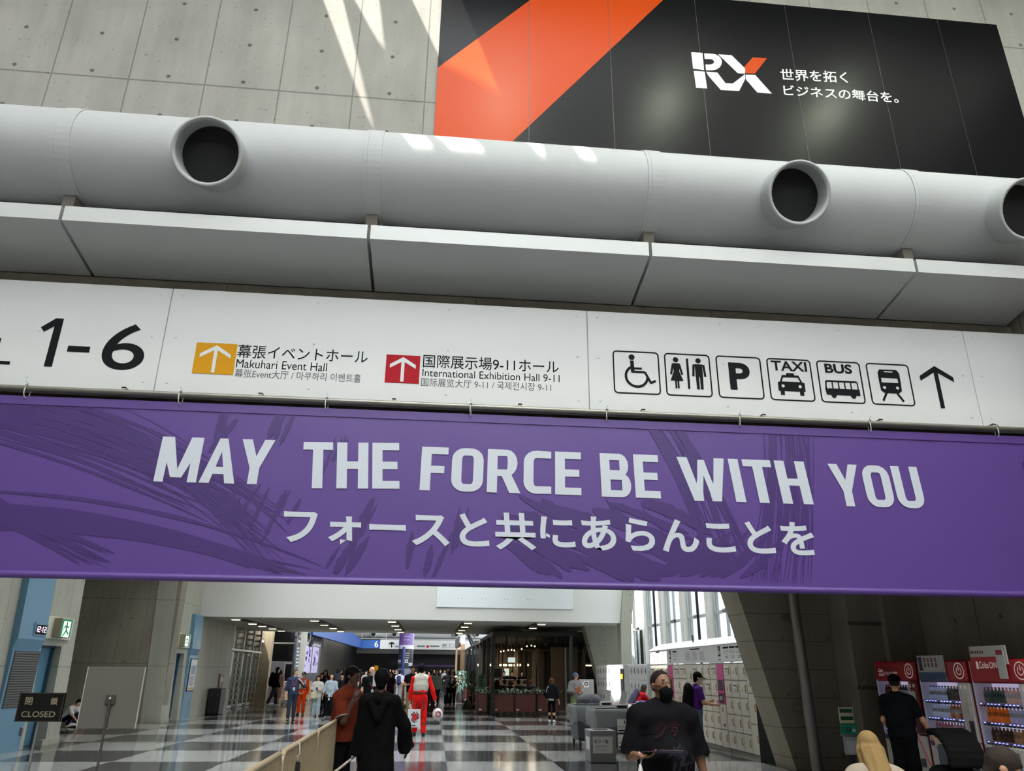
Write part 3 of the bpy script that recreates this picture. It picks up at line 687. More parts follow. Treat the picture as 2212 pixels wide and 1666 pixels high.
# painterly brush marks printed on the banner
brush_d = mat('banner brush dark', srgb(63, 39, 101), rough=.42, spec=.45)
brush_l = mat('banner brush light', srgb(124, 92, 178), rough=.42, spec=.45)
rnd = random.Random(11)
def stroke(mb, pts, w, y=BY-.0045):
    """tapering ragged stroke through banner points (x, z)"""
    n_ = 14; sp = []; y -= .000006*(len(mb.v)//28)
    for k in range(n_+1):
        t = k/n_; p0, p1, p2 = pts; sp.append(Vector(p0)*(1-t)**2 + Vector(p1)*2*t*(1-t) + Vector(p2)*t*t)
    L_, R_ = [], []
    for k, p in enumerate(sp):
        d = (sp[min(k+1, n_)]-sp[max(k-1, 0)]).normalized(); nn = Vector((-d.y, d.x)); ww = w*(math.sin(pi*min(1, (k+.4)/(n_+.6)))**.6)*(.75+.5*rnd.random())
        L_.append(p+nn*ww); R_.append(p-nn*ww)
    qs = [[tuple(p) for p in (L_[k], L_[k+1], R_[k+1], R_[k])] for k in range(n_)]; qs = [q for q in qs if all(BZ0+.09 < p[1] < BZ1-.005 for p in q)]
    if qs: vo, fo = union2d(qs); mb.add([(a, y, b) for a, b in vo], fo)
br = MB()
for k in range(70):        # sweep fanning out from the left
    t = rnd.random(); o = rnd.gauss(0, .14)
    stroke(br, [(-6.6+rnd.random()*2.2, 4.66+o*.5-t*.1), (-4.0+o, 4.62+o), (-2.3+t*.5+o*.6, 2.75+rnd.random()*.8)] if k % 2 else [(-6.8, 4.75+o), (-5.3+t, 4.55+o), (-3.1+t, 3.6+o)], .004+.017*rnd.random()**2)
for k in range(34):        # broad dark swoosh along the bottom left
    o = rnd.gauss(0, .1); stroke(br, [(-6.6, 3.25+o), (-4.2+o, 3.5+o), (-2.0+rnd.random()*.6, 2.62+abs(o)*.6)], .012+.03*rnd.random())
for k in range(26): stroke(br, [(-6.6, 4.0+rnd.gauss(0, .12)), (-5.6, 3.5+rnd.gauss(0, .08)), (-4.3+rnd.random()*.5, 2.8+rnd.gauss(0, .1))], .005+.015*rnd.random())
for k in range(40):        # dry vertical brush right of centre
    x = 4.35+rnd.random()*.75; stroke(br, [(x, 4.77), (x+rnd.gauss(0, .05)-.02, 3.9), (x-.35+rnd.gauss(0, .1), 2.7)], .004+.02*rnd.random()**2)
for k in range(20): x = 2.7+rnd.random()*.5; stroke(br, [(x, 4.77), (x+.35, 4.3), (x+.7+rnd.gauss(0, .1), 3.0)], .006+.03*rnd.random())
for k in range(46):        # generic dark cloud of paint in the middle
    x = 1.05+rnd.random()*1.9; z = 2.75+rnd.random()*.75; stroke(br, [(x-.3, z+.25), (x, z+.1+rnd.gauss(0, .1)), (x+.25+rnd.random()*.5, z-.12)], .03+.07*rnd.random())
for k in range(12): x = 3.0+rnd.random()*1.2; stroke(br, [(x-.3, 2.75), (x, 2.9), (x+.4, 3.15+rnd.random()*.2)], .05)
for cx, cz in ((-2.9, 4.45), (-2.2, 4.5), (-1.3, 4.2), (-2.4, 3.45), (-1.9, 3.4), (-.9, 3.3), (-1.2, 2.95), (-.1, 2.95), (.3, 3.3)):   # loose dashes
    for k in range(4):
        a = rnd.random()*.5+1.0; l_ = .12+.22*rnd.random(); x, z = cx+rnd.gauss(0, .1), cz+rnd.gauss(0, .06)
        stroke(br, [(x-l_*math.cos(a), z-l_*math.sin(a)), (x, z), (x+l_*math.cos(a), z+l_*math.sin(a))], .015+.035*rnd.random())
for k in range(9): x = 8.0+rnd.random()*.5; stroke(br, [(x, 2.7), (x+.1, 2.85), (x+.35, 2.75)], .06); 
for k in range(8): x = 8.0+rnd.random()*.6; stroke(br, [(x, 4.25+rnd.random()*.2), (x+.1, 4.5), (x+.3, 4.72)], .03)
br.build('brush_artwork', brush_d, bn, world=True)
# ================================================================== left side of the concourse
blue = mat('blue panel paint', srgb(104, 146, 176), rough=.45, noise=.03, nscale=2)
blue_d = mat('blue door paint', srgb(92, 138, 168), rough=.4)
louv = simple('louvre grey', 62, 64, 67, rough=.5)
cream = simple('cream plate', 214, 214, 198, rough=.5)
glow_w = mat('lit white', srgb(235, 245, 240), emit=(.9, 1, .95), es=.7)
exit_green = mat('exit green', srgb(10, 110, 70), rough=.5, emit=srgb(10, 120, 75), es=.35)

def blue_pillar(y0, y1, zt, zb, label, hz):
    t = thing('wall_panel', label, 'panel', (LX, (y0+y1)/2, 0))
    pr = [(LX-.2, hz), (LX-.03, hz), (LX+.05, hz+.22), (LX+.05-.035*(zt-hz), zt), (LX-.3, zt)]
    MB().prism([(x, y0, z) for x, z in pr], (0, y1-y0, 0)).build('hood', blue, t, world=True)
    MB().box(LX-.3, y0, 0, LX+.012, y1, hz).build('lower_panel', blue, t, world=True)
    return t
bp1 = blue_pillar(16.86, 18.0, 4.4, 1.93, 'tall sky blue wall panel with digital clock and dark louvre at far left', 1.93)
mb = MB().box(LX-.0, 16.93, .83, LX+.018, 17.99, 1.92)
for i in range(22): mb.prism([(LX+.018, 16.95, .85+i*.048), (LX+.032, 16.95, .855+i*.048), (LX+.018, 16.95, .885+i*.048)], (0, 1.02, 0))
mb.build('louvre', louv, bp1, world=True)
MB().bbox(LX+.01, 17.86, .28, LX+.06, 17.92, .44, .01).build('handle', steel, bp1, world=True)
ck = MB().bbox(LX+.0, 17.43, 2.22, LX+.062, 17.98, 2.50, .008).build('clock_housing', blue, bp1, world=True)
MB().box(LX+.061, 17.48, 2.26, LX+.066, 17.93, 2.45).build('clock_display', simple('display black', 8, 8, 11, rough=.6, spec=.1), ck, world=True)
dg = MB(); dm = mat('led digits', srgb(235, 215, 235), emit=srgb(240, 210, 235), es=1.2)
SEG = {'1': 'bc', '2': 'abged'}
def seg7(mb, ch, y, z, w, h, x):
    for s in SEG[ch]:
        a = {'a': (0, h, w, h), 'b': (w, h/2, w, h), 'c': (w, 0, w, h/2), 'd': (0, 0, w, 0), 'e': (0, 0, 0, h/2), 'g': (0, h/2, w, h/2)}[s]; t = .008
        mb.box(x, y+min(a[0], a[2])-t, z+min(a[1], a[3])-t, x+.003, y+max(a[0], a[2])+t, z+max(a[1], a[3])+t)
for ch, y in (('1', 17.475), ('2', 17.585), ('1', 17.705), ('2', 17.835)): seg7(dg, ch, y, 2.31, .06, .10, LX+.066)
for z in (2.335, 2.385): dg.box(LX+.066, 17.695, z, LX+.069, 17.71, z+.015)
dg.build('clock_digits', dm, ck, world=True)

def exit_sign(y0, y1, z0, z1, fy0, fy1, label):
    t = thing('exit_sign', label, 'exit sign', (LX-.06, (y0+y1)/2, z0))
    X = LX-.06
    MB().bbox(X-.04, y0, z0, X+.03, y1, z1, .006).build('backing_plate', cream, t, world=True)
    h = MB().bbox(X+.03, fy0, z0+.03, X+.2, fy1, z1-.03, .006).build('housing', simple('exit housing', 150, 142, 122, rough=.5), t, world=True)
    f = X+.2; a, b, c, d = fy0+.015, fy1-.015, z0+.045, z1-.045
    MB().box(f, a, c, f+.004, b, d).build('green_face', exit_green, h, world=True)
    w_, hh = b-a, d-c
    mb = MB().box(f+.004, a+.16*w_, c+.0*hh, f+.006, b-.16*w_, d-.11*hh); mb.build('lit_panel', glow_w, h, world=True)
    Q = lambda u, v: (f+.0075, a+(.14+.70*u)*w_, c+hh*(.02+.88*v)); mb = MB()
    lim = [((.45, .72), (.55, .38), .11), ((.52, .40), (.34, .22), .07), ((.34, .22), (.12, .02), .06), ((.55, .40), (.72, .26), .07), ((.72, .26), (.90, .20), .055), ((.45, .70), (.20, .62), .05), ((.2, .62), (.1, .46), .045), ((.52, .70), (.74, .60), .05), ((.74, .6), (.86, .68), .04)]
    ps = []
    for (u0, v0), (u1, v1), wd in lim:
        p0, p1 = Vector((u0*w_, v0*hh)), Vector((u1*w_, v1*hh)); n_ = (p1-p0).normalized(); n_ = Vector((-n_.y, n_.x))*wd*w_
        ps.append([((p.x)/w_, (p.y)/hh) for p in (p0-n_, p1-n_, p1+n_, p0+n_)])
    ps.append([(.48+.11*math.cos(k*.5236), .84+.11*w_/hh*math.sin(k*.5236)) for k in range(12)])
    vo, fo = union2d(ps); mb.add([Q(*v) for v in vo], fo); mb.build('running_figure', exit_green, h, world=True)
exit_sign(18.02, 19.36, 2.2, 2.67, 18.40, 18.92, 'large green running man exit sign on cream plate above the nearer blue door')
exit_sign(27.15, 28.52, 2.27, 2.73, 27.30, 27.78, 'green running man exit sign on cream plate above the farther blue door')

def blue_door(n, y0, y1, zt):
    d = struct('door_%d' % n, MB().bbox(LX-.34, y0+.02, .005, LX-.29, y1-.05, zt-.04, .004), blue_d)
    MB().box(LX-.36, y1-.05, 0, LX-.22, y1, zt).box(LX-.36, y0, zt-.04, LX-.22, y1, zt).build('door_frame', simple('door frame blue', 52, 84, 104, rough=.5), d, world=True)
    MB().box(LX-.4, y0, 0, LX-.36, y1, zt).build('door_back', dark, d, world=True)
    MB().tube([(LX-.29, y1-.16, 1.0), (LX-.25, y1-.16, 1.0), (LX-.25, y1-.28, 1.0)], .011, 8).tube([(LX-.29, y1-.16, .9), (LX-.27, y1-.16, .9)], .02, 10).build('door_handle', steel, d, world=True)
blue_door(1, 18.18, 19.12, 2.06); blue_door(2, 27.40, 28.24, 2.09)

bp2 = blue_pillar(28.58, 29.56, 3.42, 2.05, 'narrow sky blue wall panel with framed poster beside the white bulkhead', 2.05)
MB().box(LX+.03, 28.95, 2.35, LX+.05, 29.45, 2.58).build('name_plate', simple('pale plate', 150, 178, 198), bp2, world=True)
MB().bbox(LX+.01, 29.3, .4, LX+.03, 29.4, .6, .01).build('latch', steel, bp2, world=True)
ps_ = thing('framed_poster', 'black framed event poster hung on the farther blue wall panel', 'poster', (LX+.05, 29.2, .87))
MB().bbox(LX+.013, 28.72, .87, LX+.042, 29.52, 1.95, .008).build('frame', black_metal, ps_, world=True)
MB().box(LX+.042, 28.76, .91, LX+.046, 29.48, 1.91).build('sheet', simple('poster paper', 206, 210, 216, rough=.4), ps_, world=True)
MB().box(LX+.046, 28.86, 1.42, LX+.048, 29.38, 1.72).build('picture', mat('poster picture', srgb(150, 160, 176), noise=.5, nscale=14), ps_, world=True)
mb = MB()
for i in range(9): mb.box(LX+.046, 28.84, 1.05+i*.038, LX+.048, 29.25+.15*((i*7) % 3)/2, 1.066+i*.038)
mb.build('text_lines', simple('poster text', 90, 92, 100), ps_, world=True)
MB().box(LX+.046, 28.82, .94, LX+.048, 29.42, 1.0).build('footer', simple('poster yellow', 200, 176, 70), ps_, world=True)

# black loudspeaker and notice on the wall beyond
sp_ = thing('loudspeaker', 'black upright box standing against the concrete wall by the glass entrance', 'loudspeaker', (-8.2, 31.9, 0))
MB().bbox(-8.42, 31.5, 0, -7.95, 32.2, .92, .02).build('cabinet', simple('speaker black', 20, 21, 24, rough=.55), sp_, world=True)
mb = MB()
for x in (-8.3, -8.07):
    for z in (.15, .42, .70): mb.ball((x, 31.49, z), .014, 8, 6)
mb.build('fastener', steel, sp_, world=True)
nt_ = thing('wall_notice', 'small red and white notice on the concrete wall above the black box', 'notice', (LX, 33.2, 1.0))
MB().box(LX-.06, 33.0, .95, LX+.005, 33.6, 1.42).build('plate', simple('notice red', 120, 66, 60, rough=.5, noise=.4, nscale=6), nt_, world=True)
MB().box(LX+.005, 33.08, 1.12, LX+.009, 33.52, 1.3).build('print', simple('notice pale', 176, 160, 150), nt_, world=True)
MB().box(LX-.06, 33.02, .42, LX+.02, 33.5, .94).build('metal_box', simple('notice box', 92, 86, 78, rough=.5), nt_, world=True)

# glazed entrance with perforated steel posts
en = thing('glass_entrance', 'glazed entrance with perforated steel posts under the low ceiling at left', 'entrance', (-8.6, 37.8, 0))
psteel = simple('perforated steel', 168, 164, 152, rough=.45, metal=.3)
for i, y in enumerate((35.0, 36.9, 38.8, 40.4)):
    mb = MB().box(-8.66, y-.02, 0 if i < 2 else 2.3, -8.58, y+.06, 3.4)
    if i > 1: mb.box(-8.66, y-.02, 0, -8.6, y+.03, 2.4)
    z = .02
    while z < 3.25:          # ladder of small bridges between two flanges
        mb.box(-8.92, y-.01, z, -8.66, y+.01, z+.09); z += .26
    mb.box(-8.98, y-.02, 0, -8.90, y+.05, 3.4); mb.build('post', psteel, en, world=True)
mb = MB().box(-8.7, 34.7, 2.36, -8.56, 40.6, 2.44).box(-8.98, 34.7, 2.30, -8.90, 40.6, 2.5); mb.build('transom', psteel, en, world=True)
gl_dark = mat('entrance glass', srgb(70, 80, 84), rough=.06, spec=.8, alpha=.45)
for y0, y1 in ((35.1, 36.85), (37.0, 38.75), (38.9, 40.35)):
    MB().box(-8.80, y0, 2.46, -8.79, y1, 3.4).build('upper_pane', gl_dark, en, world=True)
    for a, b in ((y0, (y0+y1)/2-.03), ((y0+y1)/2+.03, y1)):
        dr = MB().box(-8.80, a, .05, -8.785, b, 2.3).build('door_leaf', gl_dark, en, world=True)
        MB().tube([(-8.74, b-.12, .8), (-8.74, b-.12, 1.3)], .016, 8).build('pull_handle', steel, dr, world=True)
        MB().box(-8.81, a, .02, -8.775, b, .14).box(-8.81, a, .1, -8.775, a+.035, 2.32).box(-8.81, b-.035, .1, -8.775, b, 2.32).build('door_frame', alu, dr, world=True)
pp = thing('event_poster', 'purple and white event poster behind the glass of the entrance', 'poster', (-9.4, 36, 2.5))
MB().box(-9.6, 35.4, 2.55, -9.55, 36.6, 3.405).build('purple_sheet', simple('poster purple', 98, 66, 128), pp, world=True)
MB().box(-9.55, 35.4, 2.55, -9.545, 36.6, 2.72).build('white_band', simple('poster white', 190, 190, 200), pp, world=True)

# concrete return with dome camera, grey door and dark windows facing us
struct('wall_left_return', MB().box(-10.6, 41.3, 0, -8.25, 41.8, 7), concrete('concrete tan', srgb(120, 108, 88), 'XZ', .6, 9, 0, 0, streak=.3))
dc = thing('dome_camera', 'small white dome security camera on the concrete strip beside the entrance', 'camera', (-8.75, 41.2, 2.86))
MB().lathe((-8.75, 41.2, 2.88), [(.10, 0), (.12, .02), (.12, .1), (.08, .12)], 14).build('housing', white_paint, dc, world=True)
MB().ball((-8.75, 41.2, 2.88), (.09, .09, .09), 12, 8).build('dome', dark, dc, world=True)
struct('wall_glazed', MB().box(-10.6, 44.2, 0, -7.0, 44.5, 7), simple('pale framing', 140, 138, 128, rough=.6))
for i, (x0, x1, z0, z1) in enumerate(((-8.75, -7.55, 3.03, 4.0), (-8.75, -7.55, 2.05, 2.93), (-7.95, -7.55, 1.05, 1.9), (-7.95, -7.55, .1, .95))):
    MB_ = MB().box(x0, 44.17, z0, x1, 44.21, z1); struct('window_%d' % (10+i), MB_, mat('dark glass %d' % i, srgb(14, 14, 17), rough=.15))
dgy = struct('door_3', MB().bbox(-9.0, 44.12, 0, -8.03, 44.2, 2.0, .008), simple('grey door', 96, 92, 94, rough=.6))
MB().tube([(-8.92, 44.06, 1.35), (-8.92, 44.12, 1.35)], .03, 8).build('door_handle', white_paint, dgy, world=True)

# black event board along the left
ev = thing('event_board', 'tall black event information board with two purple and white hall maps', 'board', (-7.3, 47.5, 0))
MB().box(-7.42, 43.0, 0, -7.3, 52.5, 3.2).build('board_face', simple('event black', 34, 36, 44, rough=.5), ev, world=True)
mb = MB()
for i in range(16): mb.box(-7.42, 43.0+i*.62, 3.2, -7.3, 43.08+i*.62, 3.9)
for z in (3.22, 3.5, 3.85): mb.box(-7.42, 43.0, z, -7.3, 52.5, z+.05)
mb.build('top_truss', simple('truss grey', 74, 74, 78, rough=.5, metal=.5), ev, world=True)
mappu = mat('map print', srgb(170, 160, 196), rough=.5, noise=.35, nscale=3.2)
for y in (45.9, 48.9):
    s_ = MB().box(-7.30, y, 1.45, -7.285, y+2.6, 2.95).build('map_sheet', mappu, ev, world=True)
    mb = MB(); r_ = random.Random(int(y))
    for k in range(14):
        a, b = y+.3+r_.random()*1.8, 1.75+r_.random()*.9; mb.box(-7.285, a, b, -7.28, a+.2+.3*r_.random(), b+.1+.16*r_.random())
    mb.build('hall_block', simple('map purple', 92, 66, 140), s_, world=True)
mb = MB(); r_ = random.Random(4)
for k in range(26):
    y = r_.choice((43.5, 44.4, 51.9, 47.3)) if k > 12 else 43.4; z = .5+.18*k if k < 13 else .3+r_.random()*1.1
    if z > 3.0: continue
    mb.box(-7.30, y, z, -7.29, y+.5+r_.random()*.5, z+.09)
for y in (43.5, 48.5): mb.box(-7.3, y, 3.0, -7.29, y+3.5, 3.12)
mb.build('printed_lines', simple('print grey', 150, 152, 160), ev, world=True)
sc_ = thing('stage_light', 'black spotlight hanging in front of the black event board', 'lamp', (-6.9, 46, 3.0))
MB().tube([(-6.95, 46, 3.4), (-6.95, 46, 3.1)], .02, 6).tube([(-7.05, 46, 2.85), (-6.9, 46.0, 3.2)], .1, 10).build('lamp_body', dark, sc_, world=True)
MB().box(-7.1, 46.05, 2.7, -7.05, 46.1, 3.7).box(-7.3, 46.05, 3.6, -6.9, 46.1, 3.66).build('hanging_arm', steel, sc_, world=True)

# hanging blue board of hall number and the far cross wall with the same sign and duct
bb = thing('hall_board', 'long blue hanging board with a white 6 running back from upper left', 'sign', (-6.5, 60, 3.8))
p1, p2, p3 = at(676, 1371, Y=46), at(782, 1401, Y=76), at(820, 1401, Y=76.2); hgt = at(820, 1383, Y=76.2).z-p3.z
bluep = mat('hall blue', srgb(28, 70, 140), rough=.5, noise=.15, nscale=.6)
MB().prism([p1, p2, p2+Vector((0, 0, hgt)), p1+Vector((0, 0, 1.5))], (-.25, .1, 0)).build('long_face', bluep, bb, world=True)
MB().prism([p2, p3, p3+Vector((0, 0, hgt)), p2+Vector((0, 0, hgt))], (0, .25, 0)).build('end_face', simple('hall blue end', 24, 84, 158, rough=.5), bb, world=True)
for p in (p1, p2): MB().tube([p+Vector((-.1, .1, hgt)), Vector((p.x-.1, p.y+.1, 7.1))], .03, 6).build('hanger', steel, bb, world=True)
mb = MB(); w2(mb, '6', (809, 1398.5), (817, 1398.5), (809, 1385), lambda x, y: at(x, y, Y=76.1), bold=.02); mb.build('numeral', simple('hall white', 230, 232, 235), bb, world=True)
ds = thing('wayfinding_sign', 'distant white direction sign with arrow reading HALL beyond the purple column', 'sign', (-2, 76.2, 3.9))
q0, q1 = at(820.5, 1402, Y=76.2), at(990, 1402, Y=76.2); hh = at(900, 1383, Y=76.2).z-q0.z
MB().box(q0.x, 76.15, q0.z, q1.x+1.5, 76.4, q0.z+hh).build('sign_panel', sign_white, ds, world=True)
for x in (q0.x+.5, q1.x+1): MB().tube([(x, 76.3, q0.z+hh), (x, 76.3, 7.1)], .03, 6).build('hanger', steel, ds, world=True)
F3 = lambda x, y: at(x, y, Y=76.1)
mb = MB(); arrow(mb, F3(840, 1395).x, F3(846, 1399).z, F3(852, 1395).x, F3(846, 1386.5).z, 76.1, .1); mb.build('arrow', ink, ds, world=True)
for body, a, b, c in (('HALL', (853, 1399), (866, 1399.3), (853, 1394.5)), ('P', (958, 1398), (962, 1398), (958, 1392.5))):
    mb = MB(); w2(mb, body, a, b, c, F3, bold=.01); mb.build('lettering', ink, ds, world=True)
a0 = F3(921.5, 1400); MB().box(a0.x, 76.1, a0.z, a0.x+.2, 76.15, a0.z+.25).build('red_plate', simple('sign red', 190, 22, 44, rough=.45), ds, world=True)
for x0, x1 in ((901, 918), (928, 949)):
    mb = MB()
    for y in (1395.2, 1397.3): a, b = F3(x0, y), F3(x1, y); mb.box(a.x, 76.1, a.z-.03, b.x, 76.14, a.z+.03)
    mb.build('text_line', simple('sign ink grey', 70, 70, 74, rough=.5), ds, world=True)
for x in (957.5, 966, 975):
    a, b = F3(x-2.4, 1400), F3(x+5.6, 1391); mb = MB(); frame(mb, a.x, a.z, b.x, b.z, 76.12, .025, .07); mb.build('pictogram', ink, ds, world=True)
fd = thing('air_duct', 'distant grey ventilation duct with round openings above the far direction sign', 'duct', (0, 78, 4.6))
dz = at(900, 1372, Y=78).z
MB().tube([(-10.58, 78, dz), (8.99, 78, dz)], .3, 20).build('duct_pipe', duct_paint, fd, world=True)
MB().tube([(-7.5, 77.6, dz-.42), (8.9, 77.6, dz-.42)], .07, 8).build('lower_pipe', duct_paint, fd, world=True)
for px in (806.5, 851.5, 985, 1030):
    c0 = at(px, 1370.5, Y=77.6); MB().lathe(c0, [(.27, .3), (.27, -.15), (.21, -.15), (.21, .1)], 18, (0, 1, 0), cap=False).build('nozzle', duct_paint, fd, world=True)
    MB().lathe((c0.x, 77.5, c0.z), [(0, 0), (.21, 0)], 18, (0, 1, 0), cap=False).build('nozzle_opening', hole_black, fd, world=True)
struct('wall_far_beam', MB().box(-7.5, 78.5, 3.2, 9, 80, 7), simple('far beam', 78, 76, 74, rough=.8))
hb = thing('hanging_banner', 'dark purple banner strip hanging across the distant hall entrance', 'banner', (0, 84, 2.3))
a, b = at(842, 1436, Y=84), at(985, 1414, Y=84); MB().box(a.x, 84, a.z, b.x, 84.05, b.z).build('sheet', simple('far banner dark', 26, 20, 30, rough=.7), hb, world=True)
for x in (a.x+.4, b.x-.4): MB().tube([(x, 84.02, b.z), (x, 84.02, 5.3)], .02, 6).build('rope', steel, hb, world=True)
c = at(985, 1441, Y=84); MB().box(a.x+2.2, 83.99, c.z, b.x, 84.04, a.z).build('lower_strip', simple('far banner purple', 84, 60, 110), hb, world=True)

# banner-wrapped round column
colm = thing('wrapped_column', 'round column wrapped in purple, white and black event graphics in the middle of the hall', 'column', (-1.72, 50, 0))
for nme, z0, z1, r, c in (('purple_wrap', 3.12, 4.2, .46, (94, 66, 130)), ('white_wrap', 2.90, 3.12, .462, (176, 176, 190)), ('black_wrap', 1.75, 2.90, .46, (20, 22, 32)), ('lower_wrap', 0, 1.75, .46, (120, 122, 140))):
    MB().lathe((-1.72, 50, 0), [(r, z0), (r, z1)], 28).build(nme, simple('column '+nme, *c, rough=.5), colm, world=True)
for body, z, ang, h in (('202', 2.08, -92, .2), ('202', 1.92, -45, .17), ('RT!', 2.05, -150, .2)):
    p, f, ar = text_mesh(body, .03); w_ = h*ar; mb = MB()
    mb.add([(-1.72+.466*math.cos(math.radians(ang)+(a-.5)*w_/.466), 50+.466*math.sin(math.radians(ang)+(a-.5)*w_/.466), z+b*h) for a, b in p], f)
    mb.build('lettering', simple('column print', 222, 224, 228), colm, world=True)
mb = MB()
for z in (2.35, 2.5, 2.62, 3.4, 3.6):
    for k in range(6): t0 = math.radians(-110+8*k); mb.quad(*[(-1.72+.466*math.cos(t), 50+.466*math.sin(t), zz_) for t, zz_ in ((t0, z), (t0+.12, z), (t0+.12, z+.05), (t0, z+.05))])
mb.build('small_print', simple('column print grey', 150, 150, 170), colm, world=True)
fp = thing('flag_pole', 'slim dark blue pole standing directly in front of the wrapped column', 'pole', (-1.83, 49.2, 0))
MB().lathe((-1.83, 49.2, 0), [(.22, 0), (.22, .03), (.09, .05)], 14).build('base', dark, fp, world=True)
MB().tube([(-1.83, 49.2, .04), (-1.83, 49.2, 3.0)], .085, 12).build('pole', simple('pole blue', 26, 44, 104, rough=.4), fp, world=True)

# blank white panel on the bulkhead, ceiling lights in the low ceiling
wp = thing('blank_panel', 'plain white rectangular panel fixed to the middle of the white bulkhead', 'panel', (2.65, 29.57, 3.88))
MB().bbox(.02, 29.55, 3.88, 5.29, 29.598, 4.75, .008).build('panel', simple('panel cool white', 226, 232, 236, rough=.5), wp, world=True)
for x in (.12, .85, .98, 1.75, 1.88, 2.62, 2.75, 3.5, 3.63, 4.4, 4.53, 5.2): MB().lathe((x, 29.549, 4.22), [(.016, 0), (.012, .006)], 8, (0, -1, 0)).build('screw', steel, wp, world=True)
rows = [('first row', [(510, 1335), (546, 1344.5), (567, 1350), (589, 1355.5), (608, 1360.3)]), ('second row', [(680, 1337.7), (701, 1347), (720, 1354.5), (736, 1361)]),
        ('third row', [(847, 1340), (854, 1349), (860, 1357), (866, 1363)]), ('fourth row', [(1011, 1343), (1004, 1351.5), (997.5, 1359), (992.5, 1365)]),
        ('fifth row', [(1171, 1345), (1151, 1354), (1133, 1361.3), (1118, 1367)]), ('short sixth row', [(1256, 1363), (1233, 1369)])]
warm = mat('warm lamp', srgb(255, 226, 170), emit=(1, .78, .42), es=4.5)
place = ['nearest', 'second nearest', 'third nearest', 'fourth nearest', 'farthest']
CZ = 3.41
for rn, pts in rows:
    W_ = [at(x, y, Z=CZ) for x, y in pts]
    d = (W_[-1]-W_[0]); s0, s1 = W_[0]+d*.06, W_[-1]+d*.05
    n_ = Vector((-d.y, d.x, 0)).normalized()*.22
    tr_ = MB().quad(*[Vector((p.x, p.y, CZ-.004)) for p in (s0-n_, s0+n_, s1+n_, s1-n_)]); tag(tr_.build('trim_%d' % (30+len(W_)+int(W_[0].x*3+30)), simple('trough dark', 58, 54, 48, rough=.7)), kind='structure')
    for k, p in enumerate(W_):
        if not 29.97 < p.y < 40.5: p.y = min(max(p.y, 30.15), 40.4)
        t = thing('ceiling_light', 'warm ceiling light, %s of the %s from the left' % ('farther' if len(W_) == 2 and k else place[k], rn), 'ceiling light', (p.x, p.y, CZ-.07), 0, 'ceiling lights under the bulkhead')
        MB().bbox(-.17, -.12, -.0, .17, .12, .064, .01).build('frame', white_paint, t)
        MB().box(-.14, -.09, -.012, .14, .09, .001).build('diffuser', warm, t)

# stands at the front left
cs = thing('closed_sign', 'black closed notice board on a slim steel floor stand at lower left', 'sign', (0, 0, 0))
c0 = at(88, 1528, Y=8.0); cs.location = (c0.x, 8.0, 0)
bw, bh_, tl = .20, .125, math.radians(0)
MB().bbox(-bw, -.015, c0.z-bh_, bw, .015, c0.z+bh_, .006).build('board', simple('notice black', 12, 10, 9, rough=.6, spec=.15), cs)
MB().box(-bw, -.018, c0.z-bh_, -bw+.008, .018, c0.z+bh_).box(bw-.008, -.018, c0.z-bh_, bw, .018, c0.z+bh_).box(-bw, -.018, c0.z+bh_-.008, bw, .018, c0.z+bh_).box(-bw, -.018, c0.z-bh_, bw, .018, c0.z-bh_+.008).build('frame', simple('notice frame', 58, 50, 44, rough=.4, metal=.5), cs)
gm = simple('notice gilt', 128, 116, 92, rough=.5)
mb = MB(); wr(mb, '閉', -.14, c0.z+.02, -.075, c0.z+.085, y=-.0195, bold=.01); wr(mb, '鎖', .085, c0.z+.02, .15, c0.z+.085, y=-.0195, bold=.01); wr(mb, 'CLOSED', -.15, c0.z-.085, .15, c0.z-.035, y=-.0195, bold=.005); mb.build('lettering', gm, cs)
MB().tube([(0, .02, .03), (0, .02, c0.z-bh_+.06)], .012, 10).build('pole', steel, cs)
MB().lathe((0, .02, 0), [(.15, 0), (.15, .015), (.03, .03), (.014, .06)], 20).build('base', steel, cs)
sb = thing('sign_stand', 'square taupe sign board on a thin pole seen from behind at lower left', 'sign', (0, 0, 0))
tp = simple('taupe board', 88, 82, 76, rough=.7)
co = [at(187, 1442, Y=8.3), at(315, 1441, Y=8.3), at(293, 1574, Y=8.3), at(168, 1576, Y=8.3)]
xm, z0_, z1_ = sum(p.x for p in co)/4, (co[2].z+co[3].z)/2, (co[0].z+co[1].z)/2; hw_ = (co[1].x-co[0].x+co[2].x-co[3].x)/4
sb.location = (xm, 8.3, 0)
MB().bbox(-hw_, -.006, z0_, hw_, .012, z1_, .003).build('board', tp, sb)
MB().box(-hw_-.001, -.007, z0_, -hw_+.006, .013, z1_).box(hw_-.006, -.007, z0_, hw_+.001, .013, z1_).build('edge_strip', simple('pale edge', 170, 166, 158), sb)
br_ = MB().bbox(-.045, -.03, z0_+.22, .045, -.005, z0_+.31, .006).build('bracket', simple('bracket dark', 60, 54, 48, rough=.5), sb)
MB().ball((.0, -.035, z0_+.27), .018, 10, 7).build('bracket_bolt', steel, br_)
MB().tube([(0, -.03, .03), (0, -.03, z0_+.26)], .012, 10).ball((.03, -.04, z0_-.005), .012, 8, 6).build('pole', simple('pole grey', 96, 92, 90, rough=.4, metal=.7), sb)
MB().lathe((0, -.03, 0), [(.16, 0), (.16, .015), (.03, .03), (.014, .06)], 20).build('base', steel, sb)

